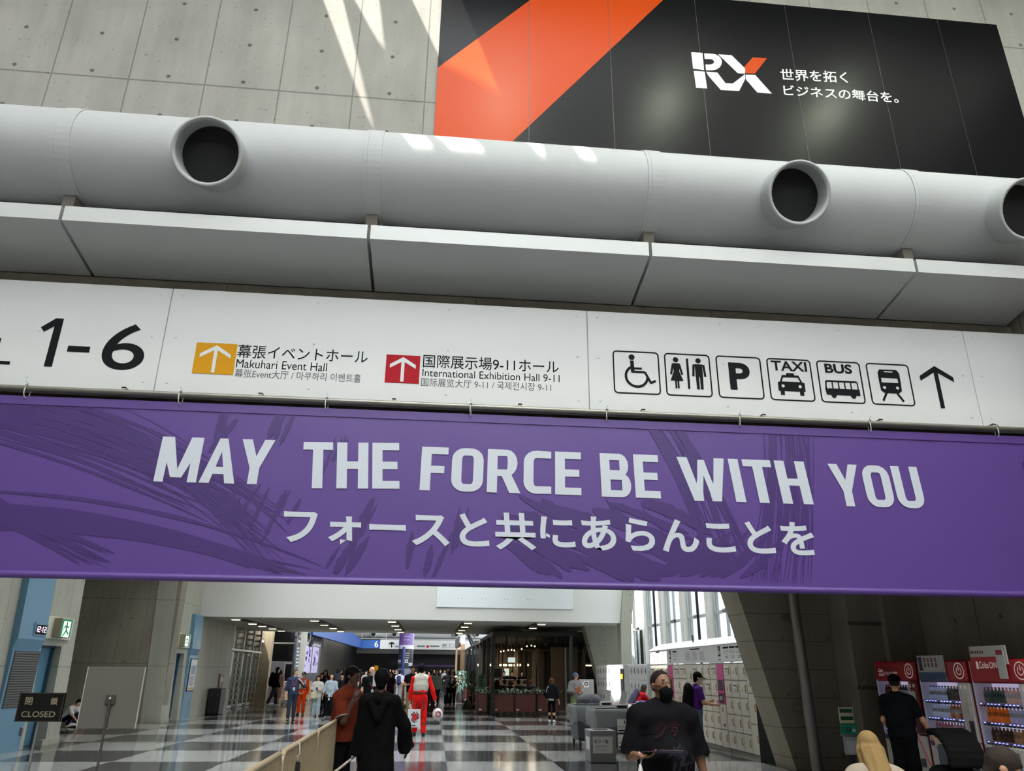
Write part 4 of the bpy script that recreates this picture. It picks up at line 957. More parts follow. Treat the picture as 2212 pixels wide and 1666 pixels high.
# crowd barriers
bar_c = mat('barrier beige', srgb(152, 134, 106), rough=.5, noise=.06, nscale=8)
def barrier(label, a, b, h=1.06):
    a, b = Vector(a), Vector(b); d = b-a; Lg = d.length; t = thing('crowd_barrier', label, 'barrier', ((a.x+b.x)/2, (a.y+b.y)/2, 0), math.atan2(d.y, d.x), 'beige crowd barriers')
    e = Lg/2-.03
    MB().tube([(-e, 0, .12), (-e, 0, h-.09), (-e+.06, 0, h-.02), (e-.06, 0, h-.02), (e, 0, h-.09), (e, 0, .12)], .021, 8).build('frame', bar_c, t)
    mb = MB().tube([(-e, 0, .2), (e, 0, .2)], .017, 8)
    n_ = int(Lg/.098)
    for i in range(n_): x = -e+(2*e)*(i+.5)/n_; mb.bbox(x-.027, -.012, .2, x+.027, .012, h-.03, .006)
    mb.build('slats', bar_c, t)
    for s in (-1, 1): MB().bbox(s*(e-.25)-.04, -.28, 0, s*(e-.25)+.04, .28, .05, .015).box(s*(e-.25)-.025, -.02, .04, s*(e-.25)+.025, .02, .22).build('foot', bar_c, t)
    mb = MB()
    for s in (-1, 1): mb.tube([(s*e, -.03, .55), (s*(e+.02), -.05, .55), (s*(e+.03), -.0, .55)], .008, 6)
    mb.build('hook', steel, t)
    return t
A0, A1 = at(547, 1659, Z=1.05), at(722, 1557, Z=1.05); D_ = (A1-A0).normalized(); A0.z = 0; A1.z = 0
L0 = (A1-A0).length; dd = (A1-A0)/L0
barrier('beige crowd barrier nearest the camera at the bottom of the photo', A0-dd*1.0, A0+dd*.98)
barrier('beige crowd barrier second from the camera with white string tied on top', A0+dd*1.02, A0+dd*3.0)
barrier('beige crowd barrier just behind the man in the rust orange shirt', A0+dd*3.04, A0+dd*5.02)
barrier('beige crowd barrier beside the black robed person', A0+dd*5.06, A0+dd*7.04)
for k, (y0, y1) in enumerate(((37.2, 39.1), (39.2, 41.1), (41.2, 43.1), (43.2, 45.1))):
    barrier('distant beige crowd barrier end on, %s of the line left of the red flight suit' % ['nearest', 'second', 'third', 'farthest'][k], (-1.28-.11*k, y0, 0), (-1.38-.11*k, y1, 0))
barrier('distant beige crowd barrier facing the camera in front of the wrapped column', (-2.75, 45.4, 0), (-1.0, 45.4, 0))
barrier('beige crowd barrier behind the walking man in black at left', at(597, 1523, Z=0), at(615, 1522, Z=0)+Vector((.9, 2.4, 0)))
st = MB(); q = A0+dd*1.75
st.tube([(q.x+.02, q.y-.02, 1.05), (q.x+.035, q.y-.03, .97), (q.x-.02, q.y-.02, .9), (q.x-.04, q.y-.03, .78)], .005, 5).tube([(q.x-.03, q.y-.02, .99), (q.x+.03, q.y-.03, .93), (q.x-.03, q.y-.03, .91)], .005, 5)
tag(st.build('string', simple('string', 214, 206, 190)), 'white string knotted round the top of the second beige crowd barrier', 'string')
tg = MB().box(q.x-.0, q.y-.05, .83, q.x+.05, q.y-.045, .91); tag(tg.build('tag', dark), 'small black tag hanging on the second beige crowd barrier', 'tag')
# ================================================================== cafe under its black pergola
wood = mat('rosewood', srgb(104, 56, 50), rough=.5, noise=.25, nscale=5, stretch=(1, 1, 14))
CY0, CX0, CX1 = 32.4, 2.43, 6.4
pg = thing('pergola', 'black steel pergola with posts and flat roof over the cafe seating', 'pergola', (CX0, CY0, 0))
MB().box(CX0, CY0-.05, 3.02, 8.9, CY0+.05, 3.16).build('front_beam', black_metal, pg, world=True)
MB().box(CX0-.06, CY0, 3.02, CX0+.04, 62, 3.16).build('side_beam', simple('beam edge', 96, 90, 84, rough=.5), pg, world=True)
MB().box(CX0, CY0+.05, 3.1, 8.9, 56, 3.2).build('roof_slab', simple('roof black', 16, 17, 22, rough=.6), pg, world=True)
for i, y in enumerate((CY0, 35.2, 38.2, 41.4, 45, 49, 54, 60)):
    mb = MB().box(CX0-.07, y-.07, 0, CX0+.07, y+.07, 3.05)
    if i == 0: mb.bbox(CX0-.11, y-.11, 0, CX0+.11, y+.11, .5, .02)
    mb.build('post', black_metal, pg, world=True)
MB().box(5.62, CY0-.06, 0, 5.74, CY0+.06, 3.05).build('post', simple('post blue grey', 62, 68, 78, rough=.4), pg, world=True)
for a, b in (((2.5, 40, 3.0), (2.55, 36.5, .4)), ((2.4, 58, 4.4), (2.45, 47, 3.0)), ((2.3, 58, 4.4), (2.4, 49, 3.0))):
    MB().tube([a, b], .07, 6).build('diagonal_brace', simple('brace', 70, 78, 92, rough=.4), pg, world=True)
mb = MB()
for i in range(9): mb.box(3.0+i*.42, CY0+.5, 2.75, 3.05+i*.42, CY0+.55, 3.1).lathe((3.03+i*.42, CY0+.52, 2.66), [(.05, 0), (.06, .1), (.03, .14)], 8)
mb.build('spotlight_track', dark, pg, world=True)
cfw = thing('cafe_screen', 'cafe back screen of thin black mullions with pale and brown panels behind', 'screen', (5, 44, 0))
MB().box(2.6, 46.2, 0, 8.9, 46.3, 3.1).build('back_panel', simple('cafe brown', 74, 62, 52, rough=.7), cfw, world=True)
for x0, x1, nme, c in ((1109, 1123, 'pale_panel', (150, 140, 128)), (1150, 1158.5, 'pale_panel', (140, 134, 126)), (1160.5, 1176, 'beige_panel', (118, 104, 90)), (1064, 1108, 'beige_panel', (96, 82, 66))):
    a, b = at(x0, 1450, Y=46), at(x1, 1450, Y=46); MB().box(a.x, 46.05, 0, b.x, 46.18, 2.75).build(nme, simple('cafe '+nme+str(c[0]), *c, rough=.7), cfw, world=True)
for x in (1071, 1077, 1085, 1097, 1108, 1121, 1135, 1138, 1159, 1176, 1183): a = at(x, 1450, Y=44); MB().box(a.x-.035, 44, 0, a.x+.035, 44.1, 3.1).build('mullion', dark, cfw, world=True)
MB().box(2.6, 43.95, 2.72, 8.9, 44.12, 2.82).build('rail', simple('warm wood rail', 120, 92, 66, rough=.6), cfw, world=True)
a, b = at(1191, 1450, Y=36.5), at(1249, 1450, Y=36.5); bp_ = thing('cafe_wall_panel', 'tall brown wall panel at the right end of the cafe', 'panel', (a.x, 36.5, 0))
MB().box(a.x, 36.5, 0, b.x, 36.6, 2.72).build('panel', simple('panel brown', 78, 62, 48, rough=.6), bp_, world=True)
a = at(1222, 1450, Y=36.4); MB().box(a.x-.04, 36.4, 0, a.x+.04, 36.49, 2.7).build('edge_profile', steel, bp_, world=True)
struct('wall_fin_cafe', MB().prism([(5.25, 38.6, 0), (5.5, 38.6, 0), (5.14, 38.6, 2.7), (5.0, 38.6, 2.7)], (0, .3, 0)), simple('cafe fin', 92, 84, 74, rough=.8))
lampw = mat('bulb', srgb(255, 220, 150), emit=(1, .72, .32), es=3)
for k, (x, y) in enumerate(((1082, 1408), (1088, 1407), (1098, 1405), (1105, 1404.3), (1111, 1405.5), (1127, 1402.5), (1138, 1396.5), (1148, 1395), (1155, 1396.5), (1159, 1393))):
    p = at(x, y, Y=38.5); t = thing('pendant_lamp', 'small glowing bulb hanging from the cafe ceiling, number %s from the left' % ['one', 'two', 'three', 'four', 'five', 'six', 'seven', 'eight', 'nine', 'ten'][k], 'lamp', p, 0, 'cafe pendant bulbs')
    MB().ball((0, 0, 0), .035, 8, 6).build('bulb', lampw, t); MB().tube([(0, 0, .03), (0, 0, 3.1-p.z)], .008, 5).build('cord', dark, t)
ch_ = thing('bar_light', 'long row of warm yellow bulbs glowing above the cafe counter', 'lamp', at(1095, 1437, Y=45.5))
a, b = at(1079, 1437, Y=45.5), at(1111, 1437, Y=45.5); MB().box(a.x, 45.45, a.z+.08, b.x, 45.5, a.z+.12).tube([(a.x+.2, 45.47, a.z+.1), (a.x+.2, 45.47, 3.1)], .01, 5).tube([(b.x-.2, 45.47, a.z+.1), (b.x-.2, 45.47, 3.1)], .01, 5).build('bar', dark, ch_, world=True)
for i in range(11): x = a.x+(b.x-a.x)*(i+.5)/11; MB().ball((x, 45.47, a.z), .055, 8, 6).build('bulb', lampw, ch_, world=True)
for nme, px in (('third bulb lamp right of the bar light, nearest the pale panel', 1138), ('warm twin bulb lamp just right of the long bar light', 1121), ('warm bulb lamp glowing between posts left of the monitor', 1057), ('warm bulb lamp far left behind the pergola side posts', 1034)):
    p = at(px, 1437, Y=45.4); t = thing('wall_lamp', nme, 'lamp', p); MB().ball((-.06, 0, 0), .06, 8, 6).ball((.06, 0, 0), .06, 8, 6).build('bulb', lampw, t); MB().tube([(0, 0, .05), (0, 0, 3.1-p.z)], .01, 5).build('cord', dark, t)
bs = thing('bottle_shelf', 'lit back bar shelf with bottles beside the far concrete fin', 'shelf', (6.3, 36.3, 0))
a, b = at(1262, 1440, Y=36.4), at(1279, 1440, Y=36.4)
for z in (.9, 1.6, 2.0, 2.4): MB().box(a.x, 36.2, z, b.x+.3, 36.5, z+.03).build('shelf_board', simple('shelf', 70, 62, 56), bs, world=True)
for x in (a.x, b.x+.28): MB().box(x, 36.2, 0, x+.03, 36.5, 2.7).build('upright', dark, bs, world=True)
MB().box(a.x+.05, 36.22, 1.9, b.x, 36.3, 1.95).build('shelf_light', lampw, bs, world=True)
for x, y in ((3.4, 34.6), (4.9, 34.6), (3.6, 38), (5.2, 41.5), (3.6, 44.5)): lamp('cafe_fill', (x, y, 2.95), 8, .4, (1, .84, .62))  # unseen area lamps added to brighten the dark cafe
# wooden portal and small signs beyond
tm = mat('pale timber', srgb(190, 152, 112), rough=.55, noise=.15, nscale=3, stretch=(1, 1, 8))
wf = thing('timber_portal', 'pale timber portal frame with white top standing left of the pergola', 'portal', (2.1, 58, 0))
a, b = at(993.5, 1450, Y=57), at(1003, 1450, Y=57); zt = at(998, 1392, Y=57).z
MB().box(a.x, 57, 0, b.x, 57.3, zt).build('column', tm, wf, world=True); MB().box(a.x, 57, zt, b.x, 57.3, zt+.75).build('column_cap', white_paint, wf, world=True)
a = at(983, 1450, Y=63); b = at(987, 1450, Y=63); MB().box(a.x, 63, 0, b.x, 63.3, zt).build('column', tm, wf, world=True)
MB().prism([(a.x, 63, zt-.1), (b.x, 57.1, zt-.1), (b.x, 57.1, zt+.12), (a.x, 63, zt+.12)], (.15, .1, 0)).build('beam', tm, wf, world=True)
ps = thing('projecting_sign', 'small white tilted sign on the timber portal', 'sign', (1.7, 60, 3)); q = at(988, 1392, Y=60)
MB().prism([(q.x-.15, 61, q.z-.25), (q.x+.12, 58.5, q.z-.1), (q.x+.12, 58.5, q.z+.55), (q.x-.15, 61, q.z+.3)], (.05, .02, 0)).build('panel', white_paint, ps, world=True)
stw = thing('timber_stair', 'slatted timber stair seen through the side posts of the pergola', 'stair', (2.9, 50, 0))
for i in range(8): MB().prism([(2.75, 47+i*.7, 1.7-i*.2), (3.9, 47+i*.7, 2.1-i*.2), (3.9, 47+i*.7, 2.2-i*.2), (2.75, 47+i*.7, 1.8-i*.2)], (0, .3, 0)).build('tread', tm, stw, world=True)
mb = MB().prism([(2.75, 46.9, 1.9), (2.75, 52.6, .0), (2.75, 52.6, .2), (2.75, 46.9, 2.2)], (.06, 0, 0)).prism([(3.9, 46.9, 2.3), (3.9, 52.6, .0), (3.9, 52.6, .6), (3.9, 46.9, 2.6)], (.06, 0, 0)); mb.build('stringer', tm, stw, world=True)

# rosewood planters with leafy plants
leaf_m = [mat('leaf green %d' % i, srgb(*c), rough=.45, noise=.25, nscale=9) for i, c in enumerate(((54, 88, 62), (92, 132, 112), (150, 186, 176)))]
def leaves(mb, c, rx, ry, h, n_, L, W_, rnd, up=.7, droop=.35):
    for k in range(n_):
        a = rnd.random()*2*pi; base = Vector(c)+Vector((rx*(rnd.random()*2-1), ry*(rnd.random()*2-1), h*rnd.random()*.3)); d = Vector((math.cos(a), math.sin(a), 0)); l = L*(.6+.6*rnd.random()); s = d.cross(Vector((0, 0, 1)))*W_*(.7+.5*rnd.random())
        u_ = up*(.5+rnd.random()); p = [base, base+d*l*.4+Vector((0, 0, u_*l*.55)), base+d*l*.8+Vector((0, 0, u_*l*.6)), base+d*l*1.1+Vector((0, 0, u_*l*.6-droop*l*(.5+rnd.random())))]
        mb.add([p[0]-s*.2, p[0]+s*.2, p[1]+s, p[1]-s, p[2]+s*.8, p[2]-s*.8, p[3]], [(0, 1, 2, 3), (3, 2, 4, 5), (5, 4, 6)], True)
def planter(label, x0, x1, y0, y1, h, seed):
    t = thing('planter_box', label, 'planter', ((x0+x1)/2, (y0+y1)/2, 0), 0, 'rosewood planters along the cafe')
    bx = MB().bbox(x0, y0, .1, x1, y1, h, .008).build('box', wood, t, world=True)
    mb = MB()
    for x in (x0+.015, x1-.015): mb.box(x-.018, y0-.01, .02, x+.018, y0+.0, h)
    mb.box(x0, y0-.01, h-.03, x1, y0, h).build('frame', simple('planter frame', 52, 26, 26, rough=.5), t, world=True)
    for x in (x0+.05, x1-.05): MB().box(x-.03, y0+.02, 0, x+.03, y0+.08, .1).build('caster', dark, t, world=True)
    MB().box(x0+.06, y0-.012, .16, x0+.18, y0-.002, .21).build('maker_plate', white_paint, t, world=True)
    r_ = random.Random(seed); mb = MB(); leaves(mb, ((x0+x1)/2, (y0+y1)/2-.05, h-.02), (x1-x0)/2-.06, (y1-y0)/2-.04, .12, 40, .34, .05, r_)
    for i in range(len(mb.mi)): mb.mi[i] = r_.choice((0, 1, 2, 2)) if i % 3 == 0 else mb.mi[i-1]
    mb.build('foliage', leaf_m, t, world=True)
    return t
pxs = [(1071.5, 1119), (1120.5, 1168.5), (1171, 1219.5)]
for (a, b), lb in zip(pxs, ('rosewood planter box with drooping pale leaves right beside the black corner post', 'middle rosewood planter box below the seated diners', 'rosewood planter box behind the girl in white sneakers')):
    planter(lb, at(a, 1543, Z=.1).x, at(b, 1543, Z=.1).x, 32.65, 33.15, .78, int(a))
planter('rosewood planter box end on at the left corner of the cafe', 1.85, 2.25, 32.7, 34.4, .78, 5)
planter('rosewood planter box farther back beside the middle ivy column', 1.95, 2.3, 38.3, 40.2, .78, 6)
planter('rosewood planter box farthest back beside the pale ivy column', 1.75, 2.15, 44, 46, .78, 8)
def ivy(label, px, Y, h, r, pot, seed, mi):
    x = at(px, 1500, Y=Y).x; t = thing('ivy_column', label, 'plant', (x, Y, 0)); r_ = random.Random(seed); mb = MB()
    if pot: MB().lathe((0, 0, 0), [(.13, 0), (.17, .02), (.2, .5), (.18, .5), (.17, .42)], 16).build('pot', simple('pale pot', 196, 194, 186, rough=.5), t)
    else: MB().lathe((0, 0, 0), [(.16, 0), (.2, .5), (.18, .5)], 16).build('pot', simple('dark pot', 40, 34, 32, rough=.6), t)
    MB().tube([(0, 0, .3), (0, 0, h-.1)], .05, 8).build('stem', simple('moss pole', 66, 56, 40, rough=.9), t)
    for k in range(330):
        a = r_.random()*2*pi; z = .5+(h-.55)*r_.random(); rr_ = r*(.7+.4*r_.random()); c = Vector((math.cos(a)*rr_, math.sin(a)*rr_, z)); out = Vector((math.cos(a), math.sin(a), -.5+r_.random()*.6)).normalized(); s = out.cross(Vector((0, 0, 1))).normalized()*.04; u_ = s.cross(out).normalized()*.07
        mb.add([c+u_*.4, c+s-u_*.1, c+out*.04-u_, c-s-u_*.1], [(0, 1, 2, 3)]); mb.mi[-1] = r_.choice(mi)
    mb.build('foliage', leaf_m, t)
ivy('green ivy column in a pale pot nearest the cafe corner', 1041, 34.1, 1.55, .16, True, 1, (0, 0, 1)); ivy('dark green ivy column, middle of three by the cafe', 1019, 39.2, 1.72, .2, False, 2, (0, 0, 0, 1)); ivy('pale turquoise ivy column, farthest left of three by the cafe', 996, 45.3, 1.7, .26, False, 3, (1, 2, 2))
for lb, px, Y in (('barrier post with black cone base nearer the cafe corner', 1010, 37.2), ('barrier post with black cone base farther back by pale ivy', 993, 48)):
    x = at(px, 1500, Y=Y).x; t = thing('barrier_post', lb, 'post', (x, Y, 0)); MB().lathe((0, 0, 0), [(.23, 0), (.23, .04), (.19, .2), (.09, .38), (.05, .42)], 20).build('base', dark, t); MB().tube([(0, 0, .4), (0, 0, 1.62)], .045, 10).build('pole', simple('post clear', 120, 124, 122, rough=.25, metal=.5), t)
mo = thing('monitor', 'square dark monitor standing on the cafe counter', 'monitor', at(1075, 1460, Y=39.6)); c = at(1073, 1455, Y=39.6)
MB().bbox(c.x-.3, 39.6, c.z-.28, c.x+.3, 39.68, c.z+.28, .01).build('casing', simple('monitor grey', 120, 122, 124), mo, world=True); MB().box(c.x-.24, 39.59, c.z-.2, c.x+.24, 39.6, c.z+.22).build('screen', simple('screen dark', 14, 14, 16, rough=.2), mo, world=True)
ct = thing('counter', 'white cafe counter behind the seated diners', 'counter', (3.4, 39.7, 0)); MB().bbox(2.75, 39.4, 0, 4.6, 40.1, c.z-.30, .01).build('body', simple('counter pale', 150, 146, 140), ct, world=True); MB().bbox(2.7, 39.35, c.z-.30, 4.65, 40.15, c.z-.27, .006).build('counter_top', white_paint, ct, world=True)
# partition with notices
pt = thing('partition', 'pale grey partition with red and white notices behind the man in bucket hat', 'partition', (6, 29.0, 0))
a, b = at(1251, 1500, Y=29.05), at(1284, 1500, Y=29.05); zt = at(1265, 1468, Y=29.05).z
MB().bbox(a.x, 29.05, .05, b.x, 29.12, zt, .02).box(a.x+.1, 28.95, 0, a.x+.16, 29.22, .06).box(b.x-.16, 28.95, 0, b.x-.1, 29.22, .06).build('screen', simple('partition grey', 150, 150, 148, rough=.6), pt, world=True)
for x0, x1, y0, y1, nme, c in ((1253, 1260, 1473, 1485, 'red_notice', (190, 60, 60)), (1261, 1271.5, 1471.5, 1485.5, 'white_notice', (214, 216, 220))):
    p, q = at(x0, y1, Y=29.04), at(x1, y0, Y=29.04); n1 = MB().box(p.x, 29.04, p.z, q.x, 29.049, q.z).build(nme, simple(nme, *c), pt, world=True)
    MB().lathe(((p.x+q.x)/2, 29.035, (p.z+q.z)/2+.02), [(.04, 0), (.07, 0), (.07, .005), (.04, .005)], 14, (0, 1, 0), cap=False).build('symbol', ink if nme[0] == 'w' else white_paint, n1, world=True)

# ================================================================== coin lockers
lk_body = simple('locker body', 150, 148, 140, rough=.45); lk_door = mat('locker door', srgb(216, 213, 200), rough=.38); lk_gap = simple('locker gap', 46, 46, 48)
lk_handle = simple('locker handle', 186, 158, 112, rough=.4); lk_key = mat('locker red light', srgb(220, 90, 60), emit=srgb(255, 90, 40), es=.5)
LXF = 6.5
def locker(name, label, w_, zs, group, nplates=(), door=lk_door, body=lk_body, style='bar', x=0, y=0, wide=False):
    """local: front faces -x, width along y from 0 to w_"""
    t = thing(name, label, 'locker', (x, y, 0), 0, group)
    MB().box(.025, 0, .1, .6, w_, zs[-1]+.02).box(0.04, 0, 0, .6, w_, .1).build('carcass', body, t)
    for i in range(len(zs)-1):
        a, b = zs[i]+.008, zs[i+1]-.008
        d = MB().bbox(0, .012, a, .024, w_-.012, b, .006).build('door', door, t)
        if style == 'bar':
            yy, zc = .055, (a+b)/2+.02
            MB().tube([(0, yy, zc-.07), (-.022, yy-.004, zc-.05), (-.024, yy-.004, zc+.05), (0, yy, zc+.07)], .011, 6).build('handle', lk_handle, d)
            if wide: MB().box(-.003, yy-.03, zc-.06, -.001, yy-.022, zc+.06).build('indicator', lk_key, d)
            if i in nplates:
                MB().box(-.004, .13, a+.07, -.001, w_-.09, b-.06).build('notice', simple('locker notice', 226, 226, 224), d)
                if (i+int(y*7)) % 2: MB().prism([(-.006, w_/2+.04-.04, a+.12), (-.006, w_/2+.08, a+.12), (-.006, w_/2+.04, a+.24)], (.002, 0, 0)).build('warning_mark', simple('warning yellow', 206, 180, 50), d)
                else:
                    mb = MB(); mb.box(-.006, .15, b-.11, -.004, w_-.11, b-.08)
                    for q in range(4): mb.box(-.006, .15, a+.09+.026*q, -.004, w_-.13-.02*(q % 3), a+.098+.026*q)
                    mb.build('notice_print', simple('locker print', 96, 96, 104), d)
        else:
            zc = a+(b-a)*.45; MB().bbox(-.012, .05, zc-.02, 0, .085, zc+.16, .004).build('lock', simple('lock black', 30, 30, 32), d); MB().box(-.003, .14, zc+.02, -.001, w_-.08, zc+.10).build('number_plate', simple('lock plate', 200, 205, 210), d)
    return t
Z5 = [.1, .445, .79, 1.13, 1.48, 1.82]; Z3 = [.1, .66, 1.24, 1.82]; G = 'coin lockers of the beige row'
ordl = ['second', 'third', 'fourth']
locker('coin_locker', 'beige coin locker column with three tall doors at the near end', .40, Z3, G, (2,), x=LXF, y=15.71, wide=True)
for k, y in enumerate((16.11, 16.54, 16.97)): locker('coin_locker', 'beige five door coin locker column, %s from the near end' % ordl[k], .43, Z5, G, (3, 4) if k else (3,), x=LXF, y=y)
def pay(label, y, w_):
    t = thing('payment_terminal', label, 'terminal', (LXF, y, 0)); pink = simple('terminal pink', 206, 86, 146, rough=.45)
    MB().box(.025, 0, 0, .6, w_, 1.84).build('carcass', lk_body, t); MB().bbox(0, .01, 1.50, .025, w_-.01, 1.82, .006).build('pink_panel', pink, t)
    f = MB().bbox(-.012, .02, .98, .025, w_-.02, 1.5, .006).build('console', pink, t)
    MB().box(-.016, .07, 1.26, -.012, w_-.07, 1.48).build('screen', simple('terminal screen', 70, 74, 82, rough=.15), f); MB().box(-.016, .06, 1.0, -.012, w_-.06, 1.2).build('card_reader', simple('terminal black', 30, 28, 34, rough=.3), f); MB().box(-.02, .13, 1.06, -.016, w_-.13, 1.14).build('slot_light', simple('terminal pale', 180, 180, 184), f)
    d = MB().bbox(0, .012, .46, .024, w_-.012, .97, .006).build('door', lk_door, t); MB().box(-.003, .12, .52, -.001, .2, .58).build('label_plate', dark, d); MB().box(-.003, .19, .82, -.001, .24, .9).build('symbol', simple('locker print', 96, 96, 104), d)
    d = MB().bbox(0, .012, .1, .024, w_-.012, .445, .006).build('door', lk_door, t); MB().tube([(0, .055, .22), (-.022, .051, .24), (-.024, .051, .34), (0, .055, .36)], .011, 6).build('handle', lk_handle, d)
pay('nearer pink coin locker payment terminal in front of the purple shirt person', 17.41, .42)
words = ['just beyond the nearer pink terminal', 'second beyond the nearer pink terminal', 'third beyond the nearer pink terminal', 'fourth beyond the nearer pink terminal', 'fifth beyond the nearer pink terminal', 'sixth beyond the nearer pink terminal', 'seventh beyond the nearer pink terminal, beside the farther one']
ys = [17.83, 18.28, 18.72, 19.16, 19.58, 20.03, 20.45, 20.88]
ys = [17.83, 18.28, 18.72, 19.16, 19.58, 20.03, 20.6, 21.2]
for k in range(7): locker('coin_locker', 'beige coin locker column, '+words[k], ys[k+1]-ys[k], Z3 if k == 4 else Z5, G, (3, 4) if k != 4 else (1,), x=LXF, y=ys[k])
pay('farther pink coin locker payment terminal behind the masked man', 21.2, .42)
for k in range(4): locker('coin_locker', 'sunlit beige coin locker column, %s beyond the farther pink terminal' % ['first', 'second', 'third', 'last'][k], .45, Z5, G, (4,), x=LXF, y=21.62+.45*k)
ep = MB().prism([(6.47, 15.69, 0), (7.5, 15.69, 0), (7.2, 15.69, 1.86), (6.5, 15.69, 1.86)], (0, .018, 0)); tag(ep.build('end_panel', simple('end panel grey', 72, 74, 78, rough=.5)), 'dark grey end panel closing the near end of the beige lockers', 'panel')
hd = thing('locker_header', 'long white instruction board with rounded canopy on top of the beige lockers', 'sign', (LXF, 19.5, 1.85))
for y0, y1 in ((15.72, 18.3), (18.31, 20.6), (20.61, 23.4)): MB().bbox(LXF, y0, 1.86, LXF+.06, y1, 2.24, .006).build('header_panel', simple('header white', 224, 226, 228, rough=.4), hd, world=True)
prof = [(LXF-.02, 2.24), (LXF+.01, 2.27), (LXF+.18, 2.36), (LXF+.42, 2.44), (LXF+.75, 2.48), (LXF+.75, 2.46), (LXF+.42, 2.41), (LXF+.2, 2.33), (LXF+.06, 2.24)]
MB().add([(x, y, z) for y in (15.72, 23.4) for x, z in prof], [tuple(range(9))[::-1], tuple(range(9, 18))]+[(i, (i+1) % 9, 9+(i+1) % 9, 9+i) for i in range(9)]).build('canopy', simple('canopy white', 232, 234, 238, rough=.45), hd, world=True)
for y in (17.0, 19.9): MB().tube([(LXF+.2, y, 2.35), (LXF+.22, y+.1, 2.55)], .02, 6).build('antenna', dark, hd, world=True)
mb = MB(); mbb = MB(); r_ = random.Random(3)
for y0, y1, kind in ((15.85, 17.35, 'pic'), (18.45, 20.1, 'txt'), (20.55-.0, 20.58, 'no'), (20.75, 21.15, 'pic1'), (21.9, 23.2, 'txt')):
    if kind.startswith('pic'):
        n_ = 4 if kind == 'pic' else 1
        for i in range(n_):
            a = y0+(y1-y0)*i/n_; b = y0+(y1-y0)*(i+.86)/n_; mbb.box(LXF-.003, a, 2.14, LXF-.001, b, 2.18)
            for q in range(3):
                for g_ in range(4): mb.box(LXF-.003, a+(b-a)*g_/4+.01, 2.09-.027*q, LXF-.001, a+(b-a)*(g_+.5+.3*r_.random())/4, 2.10-.027*q)
            for q in range(2):
                for g_ in range(3): mb.box(LXF-.003, a+.05+(b-a)*g_/5, 1.97-.03*q, LXF-.001, a+.05+(b-a)*(g_+.6)/5, 1.985-.03*q)
    elif kind == 'txt':
        for cidx in range(3):
            a = y0+(y1-y0)*cidx/3; L_ = (y1-y0)/3*.85
            for q in range(9): mb.box(LXF-.003, a+L_*(.05+.3*r_.random()), 2.11-.023*q, LXF-.001, a+L_, 2.116-.023*q)
        mbb.box(LXF-.003, y0+.45, 2.17, LXF-.001, y1-.45, 2.195)
mb.build('printed_lines', simple('header print', 110, 110, 118), hd, world=True); mbb.build('headings', ink, hd, world=True)
for y in (17.55, 21.35):
    k_ = MB().box(LXF-.004, y-.07, 1.98, LXF-.001, y+.07, 2.2).build('arrow_plate', ink, hd, world=True)
    mb = MB().prism([(LXF-.006, y-.035, 2.17), (LXF-.006, y+.035, 2.17), (LXF-.006, y, 2.13)], (.002, 0, 0)); mb.box(LXF-.006, y-.035, 2.02, LXF-.004, y+.035, 2.11); mb.build('symbol', white_paint, k_, world=True)
    MB().box(LXF-.004, y-.06, 1.90, LXF-.001, y+.06, 1.93).build('caption', simple('header print', 110, 110, 118), hd, world=True)
# white lockers beyond
wl_door = simple('white locker door', 222, 226, 228, rough=.35); wl_body = simple('white locker body', 200, 204, 206, rough=.4)
Z4 = [.1, .53, .96, 1.4, 1.86]; G2 = 'white coin lockers of the farther row'
for k in range(5): locker('coin_locker', 'white coin locker column in the sunlit farther row, %s from its near end' % ['first', 'second', 'third', 'fourth', 'fifth'][k], .44, Z4, G2, (), wl_door, wl_body, 'lock', 6.42, 23.6+.44*k)
vm_ = thing('ticket_machine', 'narrow black cabinet with yellow label between the two white locker banks', 'machine', (6.5, 26.8, 0))
MB().bbox(6.42, 26.55, 0, 6.9, 27.0, 1.75, .01).build('cabinet', simple('cabinet black', 22, 22, 24, rough=.35), vm_, world=True); MB().box(6.41, 26.6, 1.42, 6.42, 26.95, 1.58).build('yellow_label', simple('label yellow', 220, 180, 40), vm_, world=True); MB().box(6.41, 26.62, .9, 6.42, 26.8, 1.05).build('pale_label', simple('label pale', 200, 190, 170), vm_, world=True)
for k, y in ((0, 25.85), (1, 27.02)): MB_ = MB().bbox(6.42, y, 0, 6.95, y+(.62 if k == 0 else 1.0), 1.88, .01); tag(MB_.build('cabinet', wl_body), ['plain white cabinet left standing in the sun beside the farther lockers', 'plain white sunlit cabinet just beyond the black ticket cabinet'][k], 'cabinet')
for k in range(5): locker('coin_locker', 'white coin locker column in the shaded farthest bank, %s from its near end' % ['first', 'second', 'third', 'fourth', 'fifth'][k], .47, Z4, G2, (), wl_door, wl_body, 'lock', 6.3, 28.1+.47*k)

